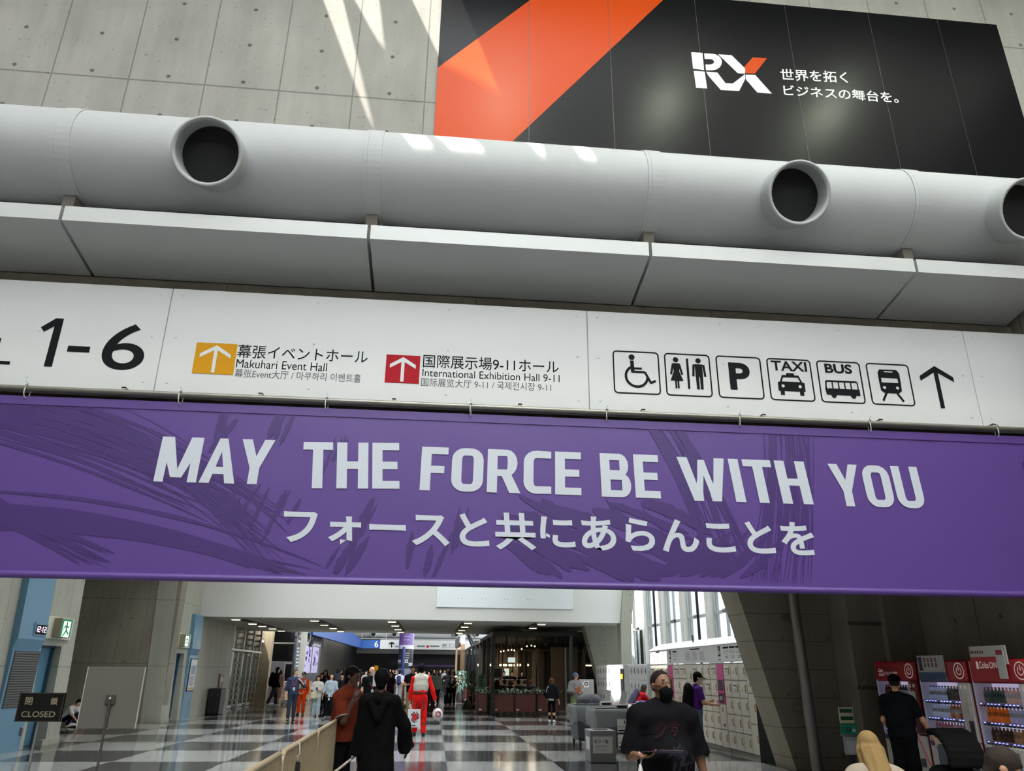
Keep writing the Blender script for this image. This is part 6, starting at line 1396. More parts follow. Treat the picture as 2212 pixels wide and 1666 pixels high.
def person(label, loc, H=1.68, yaw=0, sk='light', w=1., lean=(0, 0), arms=None, legs=None, head=(0, 0, 0), hipz=None, h=.013, group=None,
           top=None, bottom=None, shoes=(40, 40, 44), hair=('short', (24, 20, 20)), hat=None, robe=None, vest=None, fingers=True, face=True, extra=None, name='person', belly=0., suit=None, skirt=None):
    """standing or seated figure; limb directions are (sideways, forward, up), 'a' is the person's left"""
    t = thing(name, label, 'person', loc, 0, group); ya = math.radians(yaw)
    fw, la, up = np.array([math.sin(ya), -math.cos(ya), 0]), np.array([math.cos(ya), math.sin(ya), 0]), np.array([0, 0, 1.])
    D = lambda v, s=1: nrm(la*v[0]*s+fw*v[1]+up*v[2])
    hz = .525*H if hipz is None else hipz
    pel = np.array([0, 0, hz]); sp = nrm(up*math.cos(math.radians(lean[0]))*math.cos(math.radians(lean[1]))+fw*math.sin(math.radians(lean[0]))+la*math.sin(math.radians(lean[1])))
    tf = nrm(fw-sp*(fw@sp)); nk = pel+sp*.285*H; hy, hp, hr = [math.radians(q) for q in head]
    hf = nrm((fw*math.cos(hy)+la*math.sin(hy))*math.cos(hp)+up*math.sin(hp)); hf = nrm(hf+(tf-fw)*.6)
    hu = nrm(up*.7+sp*.5+la*math.sin(hr)); hu = nrm(hu-hf*(hu@hf)); hl = np.cross(hu, hf); hl = hl if hl@la > 0 else -hl
    hc = nk+nrm(sp*.6+hu*.6+hf*.1)*.118*H
    J = dict(pel=pel, nk=nk, hc=hc, hf=hf, hu=hu, hl=hl, sp=sp, tf=tf, la=la, fw=fw)
    arms = arms or {}; legs = legs or {}
    for s, c in ((1, 'a'), (-1, 'b')):
        sh = nk-sp*.03*H+la*s*.108*H*w; ar = arms.get(c, ((.14, .0, -1), (.06, .12, -1))); u_, f_ = D(ar[0], s), D(ar[1], s)
        el = sh+u_*.17*H; wr_ = el+f_*.145*H; J['sh'+c], J['el'+c], J['wr'+c], J['hd'+c] = sh, el, wr_, D(ar[2], s) if len(ar) > 2 else f_; J['pn'+c] = D(ar[3], s) if len(ar) > 3 else la*-s
        hip = pel+la*s*.05*H-up*.015*H; lg = legs.get(c, ((.02, 0, -1), (.0, -.03, -1))); th, shn = D(lg[0], s), D(lg[1], s)
        kn = hip+th*.245*H; an = kn+shn*.225*H; J['hip'+c], J['kn'+c], J['an'+c] = hip, kn, an; J['ft'+c] = D(lg[2], s) if len(lg) > 2 else nrm(fw+la*s*.15)
    fl = (tuple(tf), .66)
    def torso(S, e=0., k=.05, b=belly):
        S.cone(pel, pel+sp*.08*H, .084*H*w+e, .080*H*w+e, (tuple(tf), .74), k); S.cone(pel+sp*.06*H, pel+sp*.17*H, .078*H*w+e, .088*H*w+e, fl, k)
        S.cone(pel+sp*.17*H, pel+sp*.235*H, .09*H*w+e, .082*H*w+e, fl, k); S.cone(J['sha']-la*.02*H, J['shb']+la*.02*H, .040*H*w+e, None, None, k)
        if b: S.dot(pel+sp*.09*H+tf*.03*H*b, .085*H*w+e, None, k)
        return S
    def limb(S, a, b, ra, rb, e=0., k=.03, cut=()): S.cone(a, b, ra*H+e, rb*H+e, None, k, cut); return S
    c_skin = skin(*SK[sk]) if isinstance(sk, str) else skin(*sk)
    dressed = top or suit or robe
    # ---- the body: one continuous surface
    B_ = SDF(); torso(B_, -.02 if dressed else 0)
    B_.cone(nk-sp*.01*H, hc-hu*.03*H, .032*H, .030*H, None, .02)
    B_.dot(hc+hu*.012*H-hf*.006*H, .054*H, (tuple(hl), .84), .02); B_.cone(hc-hu*.012*H+hf*.016*H, hc-hu*.052*H+hf*.030*H, .038*H, .021*H, (tuple(hl), .95), .025)
    if face:
        B_.cone(hc+hu*.004*H+hf*.050*H, hc-hu*.018*H+hf*.060*H, .005*H, .0085*H, None, .012); B_.dot(hc+hu*.012*H+hf*.046*H, .014*H, (tuple(hu), .5), .012)
        for s in (-1, 1): B_.dot(hc-hu*.004*H+hl*s*.047*H-hf*.008*H, .015*H, (tuple(hl), .4), .006)
        B_.cone(hc-hu*.034*H+hf*.047*H+hl*.008*H, hc-hu*.034*H+hf*.047*H-hl*.008*H, .006*H, None, None, .008)
    for s, c in ((1, 'a'), (-1, 'b')):
        sh, el, wr_, hd, pn = J['sh'+c], J['el'+c], J['wr'+c], J['hd'+c], J['pn'+c]
        limb(B_, sh, el, .028, .022, -.004); limb(B_, el, wr_, .024, .015); pn = nrm(pn-hd*(pn@hd)); sd = np.cross(hd, pn)
        B_.cone(wr_, wr_+hd*.042*H, .014*H, .021*H, (tuple(pn), .5), .012)
        if fingers:
            for i in range(4):
                b0 = wr_+hd*.05*H+sd*(i-1.5)*.0105*H; l = (.036, .042, .044, .036)[i]*H; m1 = b0+nrm(hd+pn*.25)*l*.55; B_.cone(b0, m1, .0056*H, .0052*H, None, .003); B_.cone(m1, m1+nrm(hd*.7+pn*.8)*l*.5, .0052*H, .0045*H, None, .003)
            td = nrm(hf*0+fw if abs(sd@fw) < .2 else sd*np.sign(sd@fw)); b0 = wr_+hd*.012*H+td*.014*H; B_.cone(b0, b0+nrm(hd+td*.9)*.026*H, .0075*H, .0065*H, None, .006); B_.cone(b0+nrm(hd+td*.9)*.026*H, b0+nrm(hd+td*.9)*.026*H+nrm(hd+pn*.5)*.02*H, .0062*H, .005*H, None, .004)
        else: B_.cone(wr_+hd*.04*H, wr_+hd*.085*H, .018*H, .010*H, (tuple(pn), .6), .012)
        hip, kn, an = J['hip'+c], J['kn'+c], J['an'+c]
        limb(B_, hip, kn, .048, .032, -.008); limb(B_, kn, kn+(an-kn)*.35, .030, .031); limb(B_, kn+(an-kn)*.35, an, .031, .019); B_.cone(an-up*.018*H, an-up*.022*H+J['ft'+c]*.10*H, .019*H, .014*H, None, .02)
    nets('body', B_, h, c_skin, t)
    # ---- clothing
    def sleeves(S, length, e, flare=0., k=.03):
        for c in 'ab':
            sh, el, wr_ = J['sh'+c], J['el'+c], J['wr'+c]; u_ = nrm(el-sh); f_ = nrm(wr_-el)
            if length <= 1: L_ = np.linalg.norm(el-sh)*length; S.cone(sh, sh+u_*(L_+.05), .030*H+e, .028*H+e+flare, None, k, ((sh+u_*L_, u_),))
            else: S.cone(sh, el, .030*H+e, .027*H+e, None, k); q = el+(wr_-el)*(length-1); S.cone(el, q+f_*.04, .027*H+e, .021*H+e+flare, None, .02, ((q, f_),))
    def trousers(S, length, e, flare=0., k=.03):
        for c in 'ab':
            hip, kn, an = J['hip'+c], J['kn'+c], J['an'+c]; d1, d2 = nrm(kn-hip), nrm(an-kn)
            if length <= 1: q = hip+(kn-hip)*length; S.cone(hip, q+d1*.06, .052*H+e, .040*H+e+flare, None, k, ((q, d1),))
            else: S.cone(hip, kn, .052*H+e, .036*H+e+flare*.5, None, k); q = kn+(an-kn)*(length-1); S.cone(kn, q+d2*.05, .036*H+e+flare*.5, .028*H+e+flare, None, k, ((q, d2),))
        S.cone(pel-sp*.01*H, pel+sp*.07*H, .084*H*w+e, .079*H*w+e, (tuple(tf), .76), .05, ((pel+sp*.075*H, sp),)); return S
    if suit:
        S = SDF(); torso(S, .012); sleeves(S, 1.95, .012); trousers(S, 1.97, .014); S.cone(nk-sp*.02*H, nk+sp*.015*H, .038*H, .036*H, None, .02); nets('flight_suit', S, h, fabric(*suit), t)
    if bottom:
        kind, col = bottom[:2]; e, ln, fl_ = dict(trousers=(.008, 1.96, .006), wide=(.014, 1.98, .028), leggings=(-.001, 1.93, -.004), shorts=(.016, .98, .02))[kind]
        nets('shorts' if kind == 'shorts' else 'leggings' if kind == 'leggings' else 'trousers', trousers(SDF(), ln, e, fl_), h, fabric(*col), t)
    if skirt:
        S = SDF(); S.cone(pel+sp*.05*H, pel*[1, 1, 0]+up*skirt[1], .085*H, .17*H, (tuple(fw), .8), .03, ((pel*[1, 1, 0]+up*skirt[1], -up),)); nets('dress', S, h, fabric(*skirt[0]), t)
    if top:
        kind, col = top[:2]; e = {'tee': .014, 'loose': .032, 'shirt': .018, 'jacket': .03, 'long': .014}[kind]; ln = {'tee': .62, 'loose': .92, 'shirt': 1.35, 'jacket': 1.97, 'long': 1.96}[kind]
        if len(top) > 2: ln = top[2]
        S = SDF(); torso(S, e); drop = top[3] if len(top) > 3 else .035
        S.cone(pel-sp*drop*H, pel+sp*.1*H, .09*H*w+e*1.2, .084*H*w+e, (tuple(tf), .76), .05, ((pel-sp*drop*H, -sp),)); sleeves(S, ln, e, .012 if kind == 'loose' else .004)
        S.cone(nk-sp*.02*H, nk+sp*(.012 if kind != 'jacket' else .03)*H, .040*H+e*.3, .038*H, None, .02, ((nk+sp*(.008 if kind != 'jacket' else .03)*H, sp),))
        o = nets('jacket' if kind == 'jacket' else 'shirt', S, h, fabric(*col), t, carve=((pel-sp*drop*H, -sp),) if hipz is None else ()); J['shirt'] = o
        if kind in ('shirt', 'jacket'):
            C = SDF(); 
            for s in (-1, 1): C.cone(nk+la*s*.034*H-sp*.005*H, nk+tf*.04*H-sp*.03*H+la*s*.012*H, .012*H, .008*H, None, .01)
            C.cone(nk+la*.034*H-tf*.012*H, nk-la*.034*H-tf*.012*H, .013*H, None, None, .01); nets('collar', C, h*.8, fabric(*col), t)
    if robe:
        S = SDF(); torso(S, .02); zb = .03
        S.cone(pel+sp*.18*H, np.array([0, 0, zb]), .092*H*w, .165*H*w, (tuple(fw), .7), .05, ((np.array([0, 0, zb]), -up),))
        for c in 'ab':
            sh, el, wr_ = J['sh'+c], J['el'+c], J['wr'+c]; f_ = nrm(wr_-el); S.cone(sh, el, .036*H, .042*H, None, .05); S.cone(el, wr_+f_*.1, .042*H, .062*H, None, .04, ((wr_+f_*.02, f_),)); S.cone(el-up*.03*H, wr_-up*.13*H, .026*H, .030*H, None, .05, ((wr_+f_*.02, f_),))
        S.cone(nk+la*.045*H, nk-tf*.055*H-sp*.01*H, .03*H, .034*H, None, .02); S.cone(nk-la*.045*H, nk-tf*.055*H-sp*.01*H, .03*H, .034*H, None, .02); S.cone(nk-tf*.06*H-sp*.02*H+la*.05*H, nk-tf*.085*H-sp*.13*H, .03*H, .024*H, None, .02); S.cone(nk-tf*.06*H-sp*.02*H-la*.05*H, nk-tf*.085*H-sp*.13*H, .03*H, .024*H, None, .02)
        nets('robe', S, h, fabric(*robe), t)
    if vest:
        S = SDF(); cz = pel+sp*.085*H; S.cone(pel+sp*.09*H, pel+sp*.17*H, .086*H*w+.03, .094*H*w+.03, fl, .03, ((cz, -sp),)); S.cone(pel+sp*.17*H, pel+sp*.24*H, .094*H*w+.03, .08*H*w+.03, fl, .03)
        for s in (-1, 1): S.cone(nk+la*s*.05*H-tf*.02*H, nk+la*s*.05*H+tf*.02*H, .036*H, None, None, .03)
        S.cone(nk-sp*.03*H+la*.075*H, nk-sp*.03*H-la*.075*H, .041*H*w+.02, None, None, .04)
        S.cone(nk-sp*.01*H, nk+sp*.025*H, .046*H, .044*H, None, .02); o = nets('vest', S, h, mat('vest quilted', srgb(*vest), rough=.8, bump=.4, bscale=18, stretch=(.2, .2, 1.4)), t)
        Bt = SDF(); Bt.cone(pel+sp*.045*H, pel+sp*.075*H, .091*H*w+.022, .088*H*w+.022, (tuple(tf), .78), .01, ((pel+sp*.05*H, -sp), (pel+sp*.078*H, sp))); nets('belt', Bt, h, fabric(70, 56, 54), t)
        St = SDF()
        for c in 'ab':
            a_ = J['hip'+c]; k_ = J['kn'+c]; St.cone(a_-tf*.058*H+up*.05*H, a_-tf*.058*H+(k_-a_)*.6, .018, None, None, .01); q = a_+(k_-a_)*.62; St.cone(q, q+(k_-a_)*.05, .046*H, .045*H, (tuple(up), .5), .01)
            q = J['kn'+c]+(J['an'+c]-J['kn'+c])*.4; St.cone(q, q+(J['an'+c]-J['kn'+c])*.03, .043*H, .042*H, (tuple(up), .5), .01)
        nets('harness', St, h, fabric(78, 66, 66), t)
    if shoes:
        for c in 'ab':
            an, ft = J['an'+c], J['ft'+c]; S = SDF(); S.cone(an-up*.012*H, an+up*.012*H, .026*H, .024*H, None, .02); S.cone(an-up*.022*H-ft*.012*H, an-up*.026*H+ft*.09*H, .025*H, .021*H, None, .02)
            zmin = an[2]-.045*H
            nets('shoe', S, min(h, .012), fabric(*shoes, rough=.5), t, carve=((np.array([0, 0, zmin]), -up),))
    # ---- hair and hats
    if hair:
        kind, hcol = hair; S = SDF(); r = .0585*H; c0 = hc+hu*.016*H-hf*.008*H
        hm = fabric(*hcol, rough=.7); line = hc+hf*.030*H+hu*.02*H
        if kind == 'shaved': S.dot(c0, .0555*H, (tuple(hl), .86), .01, ((hc+hf*.006*H, nrm(hf*.85-hu*.45)), ))
        else:
            S.dot(c0, r, (tuple(hl), .88), .01, ((line, nrm(hf*.85-hu*.62)),)); S.cone(c0+hf*.02*H+hu*.03*H, c0+hf*.042*H+hu*.022*H, .025*H, .014*H, (tuple(hu), .7), .02)
            S.cone(hc-hf*.028*H, hc-hf*.03*H-hu*.035*H, .040*H, .034*H, (tuple(hf), .7), .02)
            if kind == 'afro':
                S.dot(c0+hu*.006*H-hf*.004*H, .064*H, None, .02, ((line, nrm(hf*.85-hu*.62)),))
            if kind == 'strands':
                rs = random.Random(9)
                for i in range(46):
                    a = math.radians(-105+210*i/45); d0 = -hf*math.cos(a)*.052*H+hl*math.sin(a)*.050*H; L_ = (.18+.025*rs.random())*H; r0 = .012*H
                    p0 = hc+hu*.03*H+d0*.75; p1 = hc-hu*.02*H+d0*1.08+hl*rs.gauss(0, .003)*H; p2 = hc-hu*L_*.6+d0*(1.12+.15*rs.random())-tf*.012*H; p3 = hc-hu*L_+d0*(1.2+.3*rs.random())-tf*.02*H+hl*rs.gauss(0, .008)*H
                    S.cone(p0, p1, r0, .011*H, None, .006); S.cone(p1, p2, .0115*H, .0105*H, None, .006); S.cone(p2, p3, .0105*H, .0075*H, None, .006)
            if kind in ('bob', 'long', 'tied'):
                L_ = {'bob': .085, 'long': .20, 'tied': .05}[kind]*H
                for s in (-1, 1): S.cone(hc+hl*s*.046*H-hf*.01*H+hu*.01*H, hc+hl*s*.050*H-hf*.012*H-hu*(L_*.9), .018*H, .022*H, None, .02)
                S.cone(hc-hf*.036*H, hc-hf*.048*H-hu*L_, .044*H, .040*H, (tuple(hf), .6), .03)
                if kind == 'tied': S.dot(hc-hf*.066*H+hu*.012*H, .025*H, None, .02)
        nets('hair', S, min(h, .012), hm, t)
    if hat:
        kind, ccol = hat[:2]; S = SDF(); c0 = hc+hu*.018*H-hf*.004*H
        S.dot(c0, .064*H, (tuple(hl), .9), .01, ((hc+hu*.020*H, nrm(-hu+hf*.05)),))
        if kind == 'cap': S.cone(hc+hf*.045*H+hu*.026*H, hc+hf*.088*H+hu*.016*H, .042*H, .034*H, (tuple(hu), .14), .01)
        if kind == 'bucket': S.cone(c0+hu*.0*H, hc-hu*.0*H, .062*H, .074*H, (tuple(hl), .95), .01, ((hc+hu*.002*H, -hu),))
        nets('hat', S, min(h, .012), fabric(*ccol), t)
        if len(hat) > 2: S = SDF(); S.dot(hc+hf*.058*H+hu*.045*H, .022*H, (tuple(hf), .5), .01); nets('hat_panel', S, min(h, .012), fabric(*hat[2]), t)
    if face and h < .02:
        for s in (-1, 1):
            e_ = MB(); q = hc+hu*.006*H+hf*.0465*H+hl*s*.0195*H; e_.ball((0, 0, 0), (.0085*H, .0040*H, .0031*H), 8, 6)
            o = e_.build('eye', simple('eye dark', 22, 18, 16, rough=.2), t); o.location = tuple(q); o.rotation_euler = (0, 0, math.atan2(hl[1], hl[0]))
            b_ = MB(); q = hc+hu*.020*H+hf*.0485*H+hl*s*.020*H; b_.ball((0, 0, 0), (.013*H, .004*H, .0024*H), 8, 6); o = b_.build('eyebrow', simple('brow', 40, 30, 26, rough=.8), t); o.location = tuple(q); o.rotation_euler = (0, 0, math.atan2(hl[1], hl[0]))
        m_ = MB(); q = hc-hu*.035*H+hf*.0525*H; m_.ball((0, 0, 0), (.013*H, .003*H, .0032*H), 8, 6); o = m_.build('mouth', simple('lips', 140, 84, 76, rough=.6), t); o.location = tuple(q); o.rotation_euler = (0, 0, math.atan2(hl[1], hl[0]))
    J = {k: (v if k == 'shirt' else np.array(v)) for k, v in J.items()}; J['up'] = up; J['t'] = t; J['H'] = H
    return t, J
def part(sdf, name, matl, t, h=.01, carve=()): return nets(name, sdf, h, matl, t, carve)
def backpack(label, t, J, col, size=1., drop=0., name='backpack'):
    """worn on the back, a thing of its own"""
    H = J['H']; o = Vector(t.location); b = thing(name, label, 'backpack', o); S = SDF(); c = J['pel']+J['sp']*(.16-drop)*H-J['tf']*.115*H
    S.cone(c-J['sp']*.085*H*size, c+J['sp']*.08*H*size, .078*H*size, .07*H*size, (tuple(J['tf']), .62), .02); S.cone(c-J['sp']*.07*H*size-J['tf']*.03*H, c-J['sp']*.0*H-J['tf']*.03*H, .055*H*size, None, (tuple(J['tf']), .6), .02)
    nets('pack', S, .012, fabric(*col), b)
    for s in (-1, 1):
        sh = J['nk']+J['la']*s*.055*H; pts = [c+J['sp']*.07*H+J['la']*s*.04*H+J['tf']*.03*H, sh+J['sp']*.035*H-J['tf']*.02*H, sh+J['tf']*.055*H-J['sp']*.0*H, J['nk']+J['la']*s*.075*H+J['tf']*.068*H-J['sp']*.08*H, J['pel']+J['la']*s*.09*H+J['sp']*.11*H+J['tf']*.02*H, c-J['sp']*.06*H+J['la']*s*.06*H+J['tf']*.03*H]
        MB().tube([tuple(q) for q in pts], .016, 6).build('strap', fabric(*col), b)
    return b
FT = lambda x, y: at(x, y, Z=0)
def stand(x, Y): p = at(x, 1500, Y=Y); return (p.x, Y, 0)
def Hof(x, y, Y): return at(x, y, Y=Y).z
def lanyard(label, t, J, col, badge=(200, 200, 205)):
    H = J['H']; o = thing('lanyard', label, 'lanyard', t.location); d = J['tf']; q = [J['nk']+J['la']*.042*H-d*.02*H+J['sp']*.01*H, J['nk']+J['la']*.045*H+d*.055*H-J['sp']*.03*H, J['nk']+J['la']*.02*H+d*.085*H-J['sp']*.13*H, J['nk']+d*.095*H-J['sp']*.17*H, J['nk']-J['la']*.02*H+d*.085*H-J['sp']*.13*H, J['nk']-J['la']*.045*H+d*.055*H-J['sp']*.03*H, J['nk']-J['la']*.042*H-d*.02*H+J['sp']*.01*H]
    MB().tube([tuple(v) for v in q], .009, 5).build('ribbon', simple('ribbon %d %d %d' % col, *col), o)
    c = J['nk']+d*.098*H-J['sp']*.205*H; MB().obox(c, J['la']*.035, J['sp']*.05, d*.003).build('badge', simple('badge', *badge), o)
def bag(name, label, cat_, t, c, ux, uz, uy, col, strap=None):
    o = thing(name, label, cat_, t.location); S = SDF(); c, ux, uz, uy = map(np.array, (c, ux, uz, uy)); r = np.linalg.norm(uy)
    for s in (-1, 1): S.cone(c+ux*s*.7-uz*.7, c+ux*s*.7+uz*.7, r, None, None, .03)
    for s in np.linspace(-1, 1, 5): S.cone(c+ux*.7*s-uz*.75, c+ux*.7*s+uz*.7, r, None, None, .02)
    nets('pouch', S, .012, fabric(*col), o)
    if strap: MB().tube([tuple(p) for p in strap], .012, 6).build('strap', fabric(*col), o)
    return o

# ---- masked man in the foreground
MX = at(1428, 1480, Y=6.3)
t, J = person('man in black face mask and oversized black shirt holding a leaflet, bottom right of centre', (MX.x, 6.3, 0), H=1.63, yaw=2, sk=(120, 84, 64), w=1.16, belly=.75, lean=(-1, 0), head=(17, 6, 2), h=.0065,
              arms=dict(a=((.26, .0, -1), (.24, .06, -1), (.1, .2, -1)), b=((.26, .02, -1), (.02, .86, .10), (-.75, .62, .05), (.1, .2, .95))), top=('loose', (17, 16, 19), .98, .02), bottom=('trousers', (20, 20, 22)), shoes=(20, 20, 22), hair=('shaved', (34, 26, 24)))
H = J['H']; hc, hf, hu, hl = J['hc'], J['hf'], J['hu'], J['hl']
S = SDF(); S.cone(hc-hu*.034*H+hf*.036*H, hc-hu*.062*H+hf*.026*H, .029*H, .025*H, (tuple(hl), 1.25), .03); S.cone(hc-hu*.018*H+hf*.054*H, hc-hu*.045*H+hf*.050*H, .010*H, .014*H, None, .03); part(S, 'face_mask', fabric(14, 14, 16), t, .006)
for s in (-1, 1): MB().tube([tuple(hc-hu*.012*H+hf*.045*H+hl*s*.036*H), tuple(hc-hu*.004*H+hf*.01*H+hl*s*.050*H), tuple(hc+hu*.008*H-hf*.012*H+hl*s*.050*H), tuple(hc-hu*.02*H-hf*.012*H+hl*s*.049*H), tuple(hc-hu*.035*H+hf*.04*H+hl*s*.032*H)], .003, 5).build('mask_loop', fabric(14, 14, 16), t)
from mathutils.bvhtree import BVHTree
def on_cloth(o, mb, off=.004):
    """lay flat artwork (x, z in the person's space) on the front of a garment"""
    bv = BVHTree.FromPolygons([v.co for v in o.data.vertices], [tuple(p.vertices) for p in o.data.polygons]); out = []
    for x, y, z in mb.v:
        h_ = bv.ray_cast(Vector((x, -2, z)), Vector((0, 1, 0))); out.append((x, (h_[0].y if h_[0] else -.2)-off, z))
    mb.v = out; return mb
def dense(mb, n=2):
    """split faces so artwork can follow folds"""
    import bmesh
    bm = bmesh.new(); vv = [bm.verts.new(p) for p in mb.v]
    for q in mb.f:
        try: bm.faces.new([vv[i] for i in q])
        except ValueError: pass
    bmesh.ops.triangulate(bm, faces=bm.faces[:])
    for _ in range(6):
        es = [e for e in bm.edges if e.calc_length() > .008]
        if not es: break
        bmesh.ops.subdivide_edges(bm, edges=es, cuts=1); bmesh.ops.triangulate(bm, faces=bm.faces[:])
    bm.verts.index_update(); mb.v = [tuple(p.co) for p in bm.verts]; mb.f = [tuple(p.index for p in q.verts) for q in bm.faces]; mb.mi = [0]*len(mb.f); mb.sm = [True]*len(mb.f); bm.free(); return mb
    for _ in range(n):
        v = list(mb.v); f = []
        for q in mb.f:
            c = tuple(sum(v[i][k] for i in q)/len(q) for k in range(3)); v.append(c); ci = len(v)-1
            for i in range(len(q)): f.append((q[i], q[(i+1) % len(q)], ci))
        mb.v, mb.f = v, f; mb.mi = [0]*len(f); mb.sm = [False]*len(f)
    return mb
pr = simple('print maroon', 104, 30, 40, rough=.9, spec=.05); prk = fabric(17, 16, 19)
for ch, x0, z0, x1, z1, sl in (('ー', -.20, 1.165, -.115, 1.185, .0), ('ク', -.125, 1.13, -.015, 1.245, .1), ('サ', -.005, 1.145, .10, 1.25, .0), ('イ', .125, 1.12, .185, 1.21, -.1)):
    for bo, mm, of, nm in ((.044, pr, .006, 'shirt_lettering'), (.030, prk, .0072, 'shirt_lettering_fill')):
        e = .006 if bo > .01 else -.002; mb = MB(); write(mb, ch, (x0-e, 0, z0-e), (x1-x0+2*e, 0, .01), (0, 0, z1-z0+2*e), bold=bo, slant=sl); on_cloth(J['shirt'], dense(mb, 1), of).build(nm, mm, t)
mb = MB(); r_ = random.Random(5)     # dark grey ink splash printed below the words
for k in range(34):
    x, z = .05+r_.gauss(0, .05), .88+r_.random()*.20; a = 1.2+r_.gauss(0, .5); l_, w_ = .02+.05*r_.random(), .004+.012*r_.random(); dx, dz = math.cos(a), math.sin(a)
    n_ = len(mb.v); mb.add([(x-dx*l_, 0, z-dz*l_), (x-dz*w_, 0, z+dx*w_), (x+dx*l_, 0, z+dz*l_), (x+dz*w_, 0, z-dx*w_)], [(0, 1, 2, 3)]); mb.v[n_:] = [(p[0], k*.00003, p[2]) for p in mb.v[n_:]]
dense(mb); ys_ = [p[1] for p in mb.v]; on_cloth(J['shirt'], mb, .004); mb.v = [(p[0], p[1]-y, p[2]) for p, y in zip(mb.v, ys_)]; mb.build('shirt_print', simple('shirt print grey', 40, 40, 46, rough=.9, spec=.05), t)
hd = J['wrb']+J['hdb']*.075*H
lf = thing('leaflet', 'purple and gold folded leaflet in the hand of the masked man', 'leaflet', t.location)
ux = np.array([.11, -.03, .0]); uy = np.array([.02, -.10, .012]); c = hd+np.array([.04, -.02, .022]); mb = MB(); mb.obox(c, ux, uy, (0, 0, .003)); mb.obox(c+np.array([.05, .02, .007]), ux*.8, uy*.9, (0, .0005, .002)); mb.build('sheet', mat('leaflet print', srgb(58, 38, 70), rough=.35, noise=.6, nscale=30), lf)
MB().obox(c+np.array([.06, .02, .0105]), ux*.7, uy*.7, (0, 0, .001)).build('gold_cover', mat('leaflet gold', srgb(140, 110, 78), rough=.35, noise=.4, nscale=40), lf)
ts = thing('tassel', 'white tassel strap dangling from the wrist of the masked man', 'tassel', t.location); w0 = J['wrb']
MB().tube([tuple(w0+np.array([.0, -.012, .025])), tuple(w0+np.array([.01, -.03, -.01])), tuple(w0+np.array([.005, -.032, -.05])), tuple(w0+np.array([0, -.03, -.06]))], .004, 6).build('cord', white_paint, ts)
mb = MB(); mb.lathe(tuple(w0+np.array([0, -.03, -.13])), [(.022, 0), (.018, .035), (.009, .07), (.006, .075)], 10); mb.build('tuft', simple('tuft white', 222, 220, 214), ts)

# ---- pair of dark figures left of centre
t, J = person('person in long black hooded robe seen from behind, arm stretched to the right', stand(822, 9.2), H=1.63, yaw=176, sk='dark', w=.98, h=.009, robe=(10, 9, 11), hair=('short', (12, 11, 12)), shoes=(16, 16, 18), face=False, head=(0, 0, 0),
              arms=dict(b=((.40, .25, -.9), (.06, .30, -.60)), a=((.08, .02, -1), (.05, .12, -1))))
st_ = thing('prop_stick', 'pale straight stick held low by the black robed person', 'stick', t.location); w0 = J['wra']
MB().tube([tuple(w0+np.array([.02, .0, .0])), tuple(w0+np.array([-.42, -.12, -.33]))], [.012, .016], 10).build('stick', simple('stick pale', 172, 158, 146, rough=.4), st_)
t, J = person('man in rust orange shirt raising a hand to his face, beside the black robe', stand(747, 10.2), H=Hof(750, 1438, 10.2), yaw=66, sk='dark', w=1.08, lean=(4, 0), head=(6, -8, 0), h=.009, top=('loose', (96, 38, 24), .8, .04), bottom=('trousers', (14, 14, 16)), shoes=(18, 18, 20), hair=('short', (16, 13, 13)),
              arms=dict(a=((.1, .55, -.85), (-.05, .42, .9)), b=((.12, .35, -.95), (-.05, .40, .92))))
ub = SDF(); 
for c in 'ab':
    u_ = nrm(J['el'+c]-J['sh'+c]); q = J['sh'+c]+u_*.17*1.69*.8; ub.cone(q-u_*.012, q+u_*.004, .030*1.69+.042, None, None, .005, ((q+u_*.004, u_), (q-u_*.010, -u_)))
part(ub, 'sleeve_trim', fabric(150, 140, 130), t, .008)

# ---- red flight suit from behind
p = FT(904, 1591); t, J = person('person in red flight suit with quilted white vest walking away, centre', (p.x, p.y, 0), H=1.80, yaw=181, sk='light', w=1.05, h=.011, suit=(226, 34, 30), vest=(206, 202, 190), hair=('short', (26, 22, 22)), shoes=(58, 58, 62), face=False,
              arms=dict(b=((.42, -.02, -1), (.30, .05, -1)), a=((.20, .06, -1), (.04, .12, -1))), legs=dict(a=((.06, .10, -1), (.0, -.10, -1)), b=((.05, -.08, -1), (.02, -.14, -1))))
w0 = J['wra']+J['hda']*.07*1.8
bg_ = thing('carrier_bag', 'white carrier bag with red and dark splashes carried by the red flight suit person', 'bag', t.location); c = w0+np.array([.14, -.12, -.28])
MB().obox(c, (.165, 0, .0), (0, .05, 0), (.0, .0, .22)).build('bag', mat('bag white', srgb(222, 222, 224), rough=.5, bump=.3, bscale=6), bg_)
for x in (-.06, .06): MB().tube([tuple(c+np.array([x, -.03, .21])), tuple(w0+np.array([x*.3, -.02, .02])), tuple(c+np.array([x, .03, .21]))], .008, 5).build('handle', white_paint, bg_)
vo, fo = union2d([[(.02+.075*math.cos(k*.5236), .03+.095*math.sin(k*.5236)) for k in range(12)]]); mb = MB(); mb.add([tuple(c+np.array([a, -.0515, b])) for a, b in vo], fo); mb.build('red_splash', simple('bag red', 190, 40, 44), bg_)
mb = MB(); r_ = random.Random(2)
for k in range(16): a = r_.random()*6.28; x, z = .02+.09*math.cos(a), .03+.12*math.sin(a); mb.obox(c+np.array([x, -.052-.0001*k, z]), (.028*math.cos(a+1), 0, .028*math.sin(a+1)), (0, .0004, 0), (-.01*math.sin(a+1), 0, .01*math.cos(a+1)))
mb.box(c[0]-.05, c[1]-.053, c[2]-.19, c[0]+.05, c[1]-.0515, c[2]-.165); mb.build('dark_splash', simple('bag ink', 36, 34, 48), bg_)
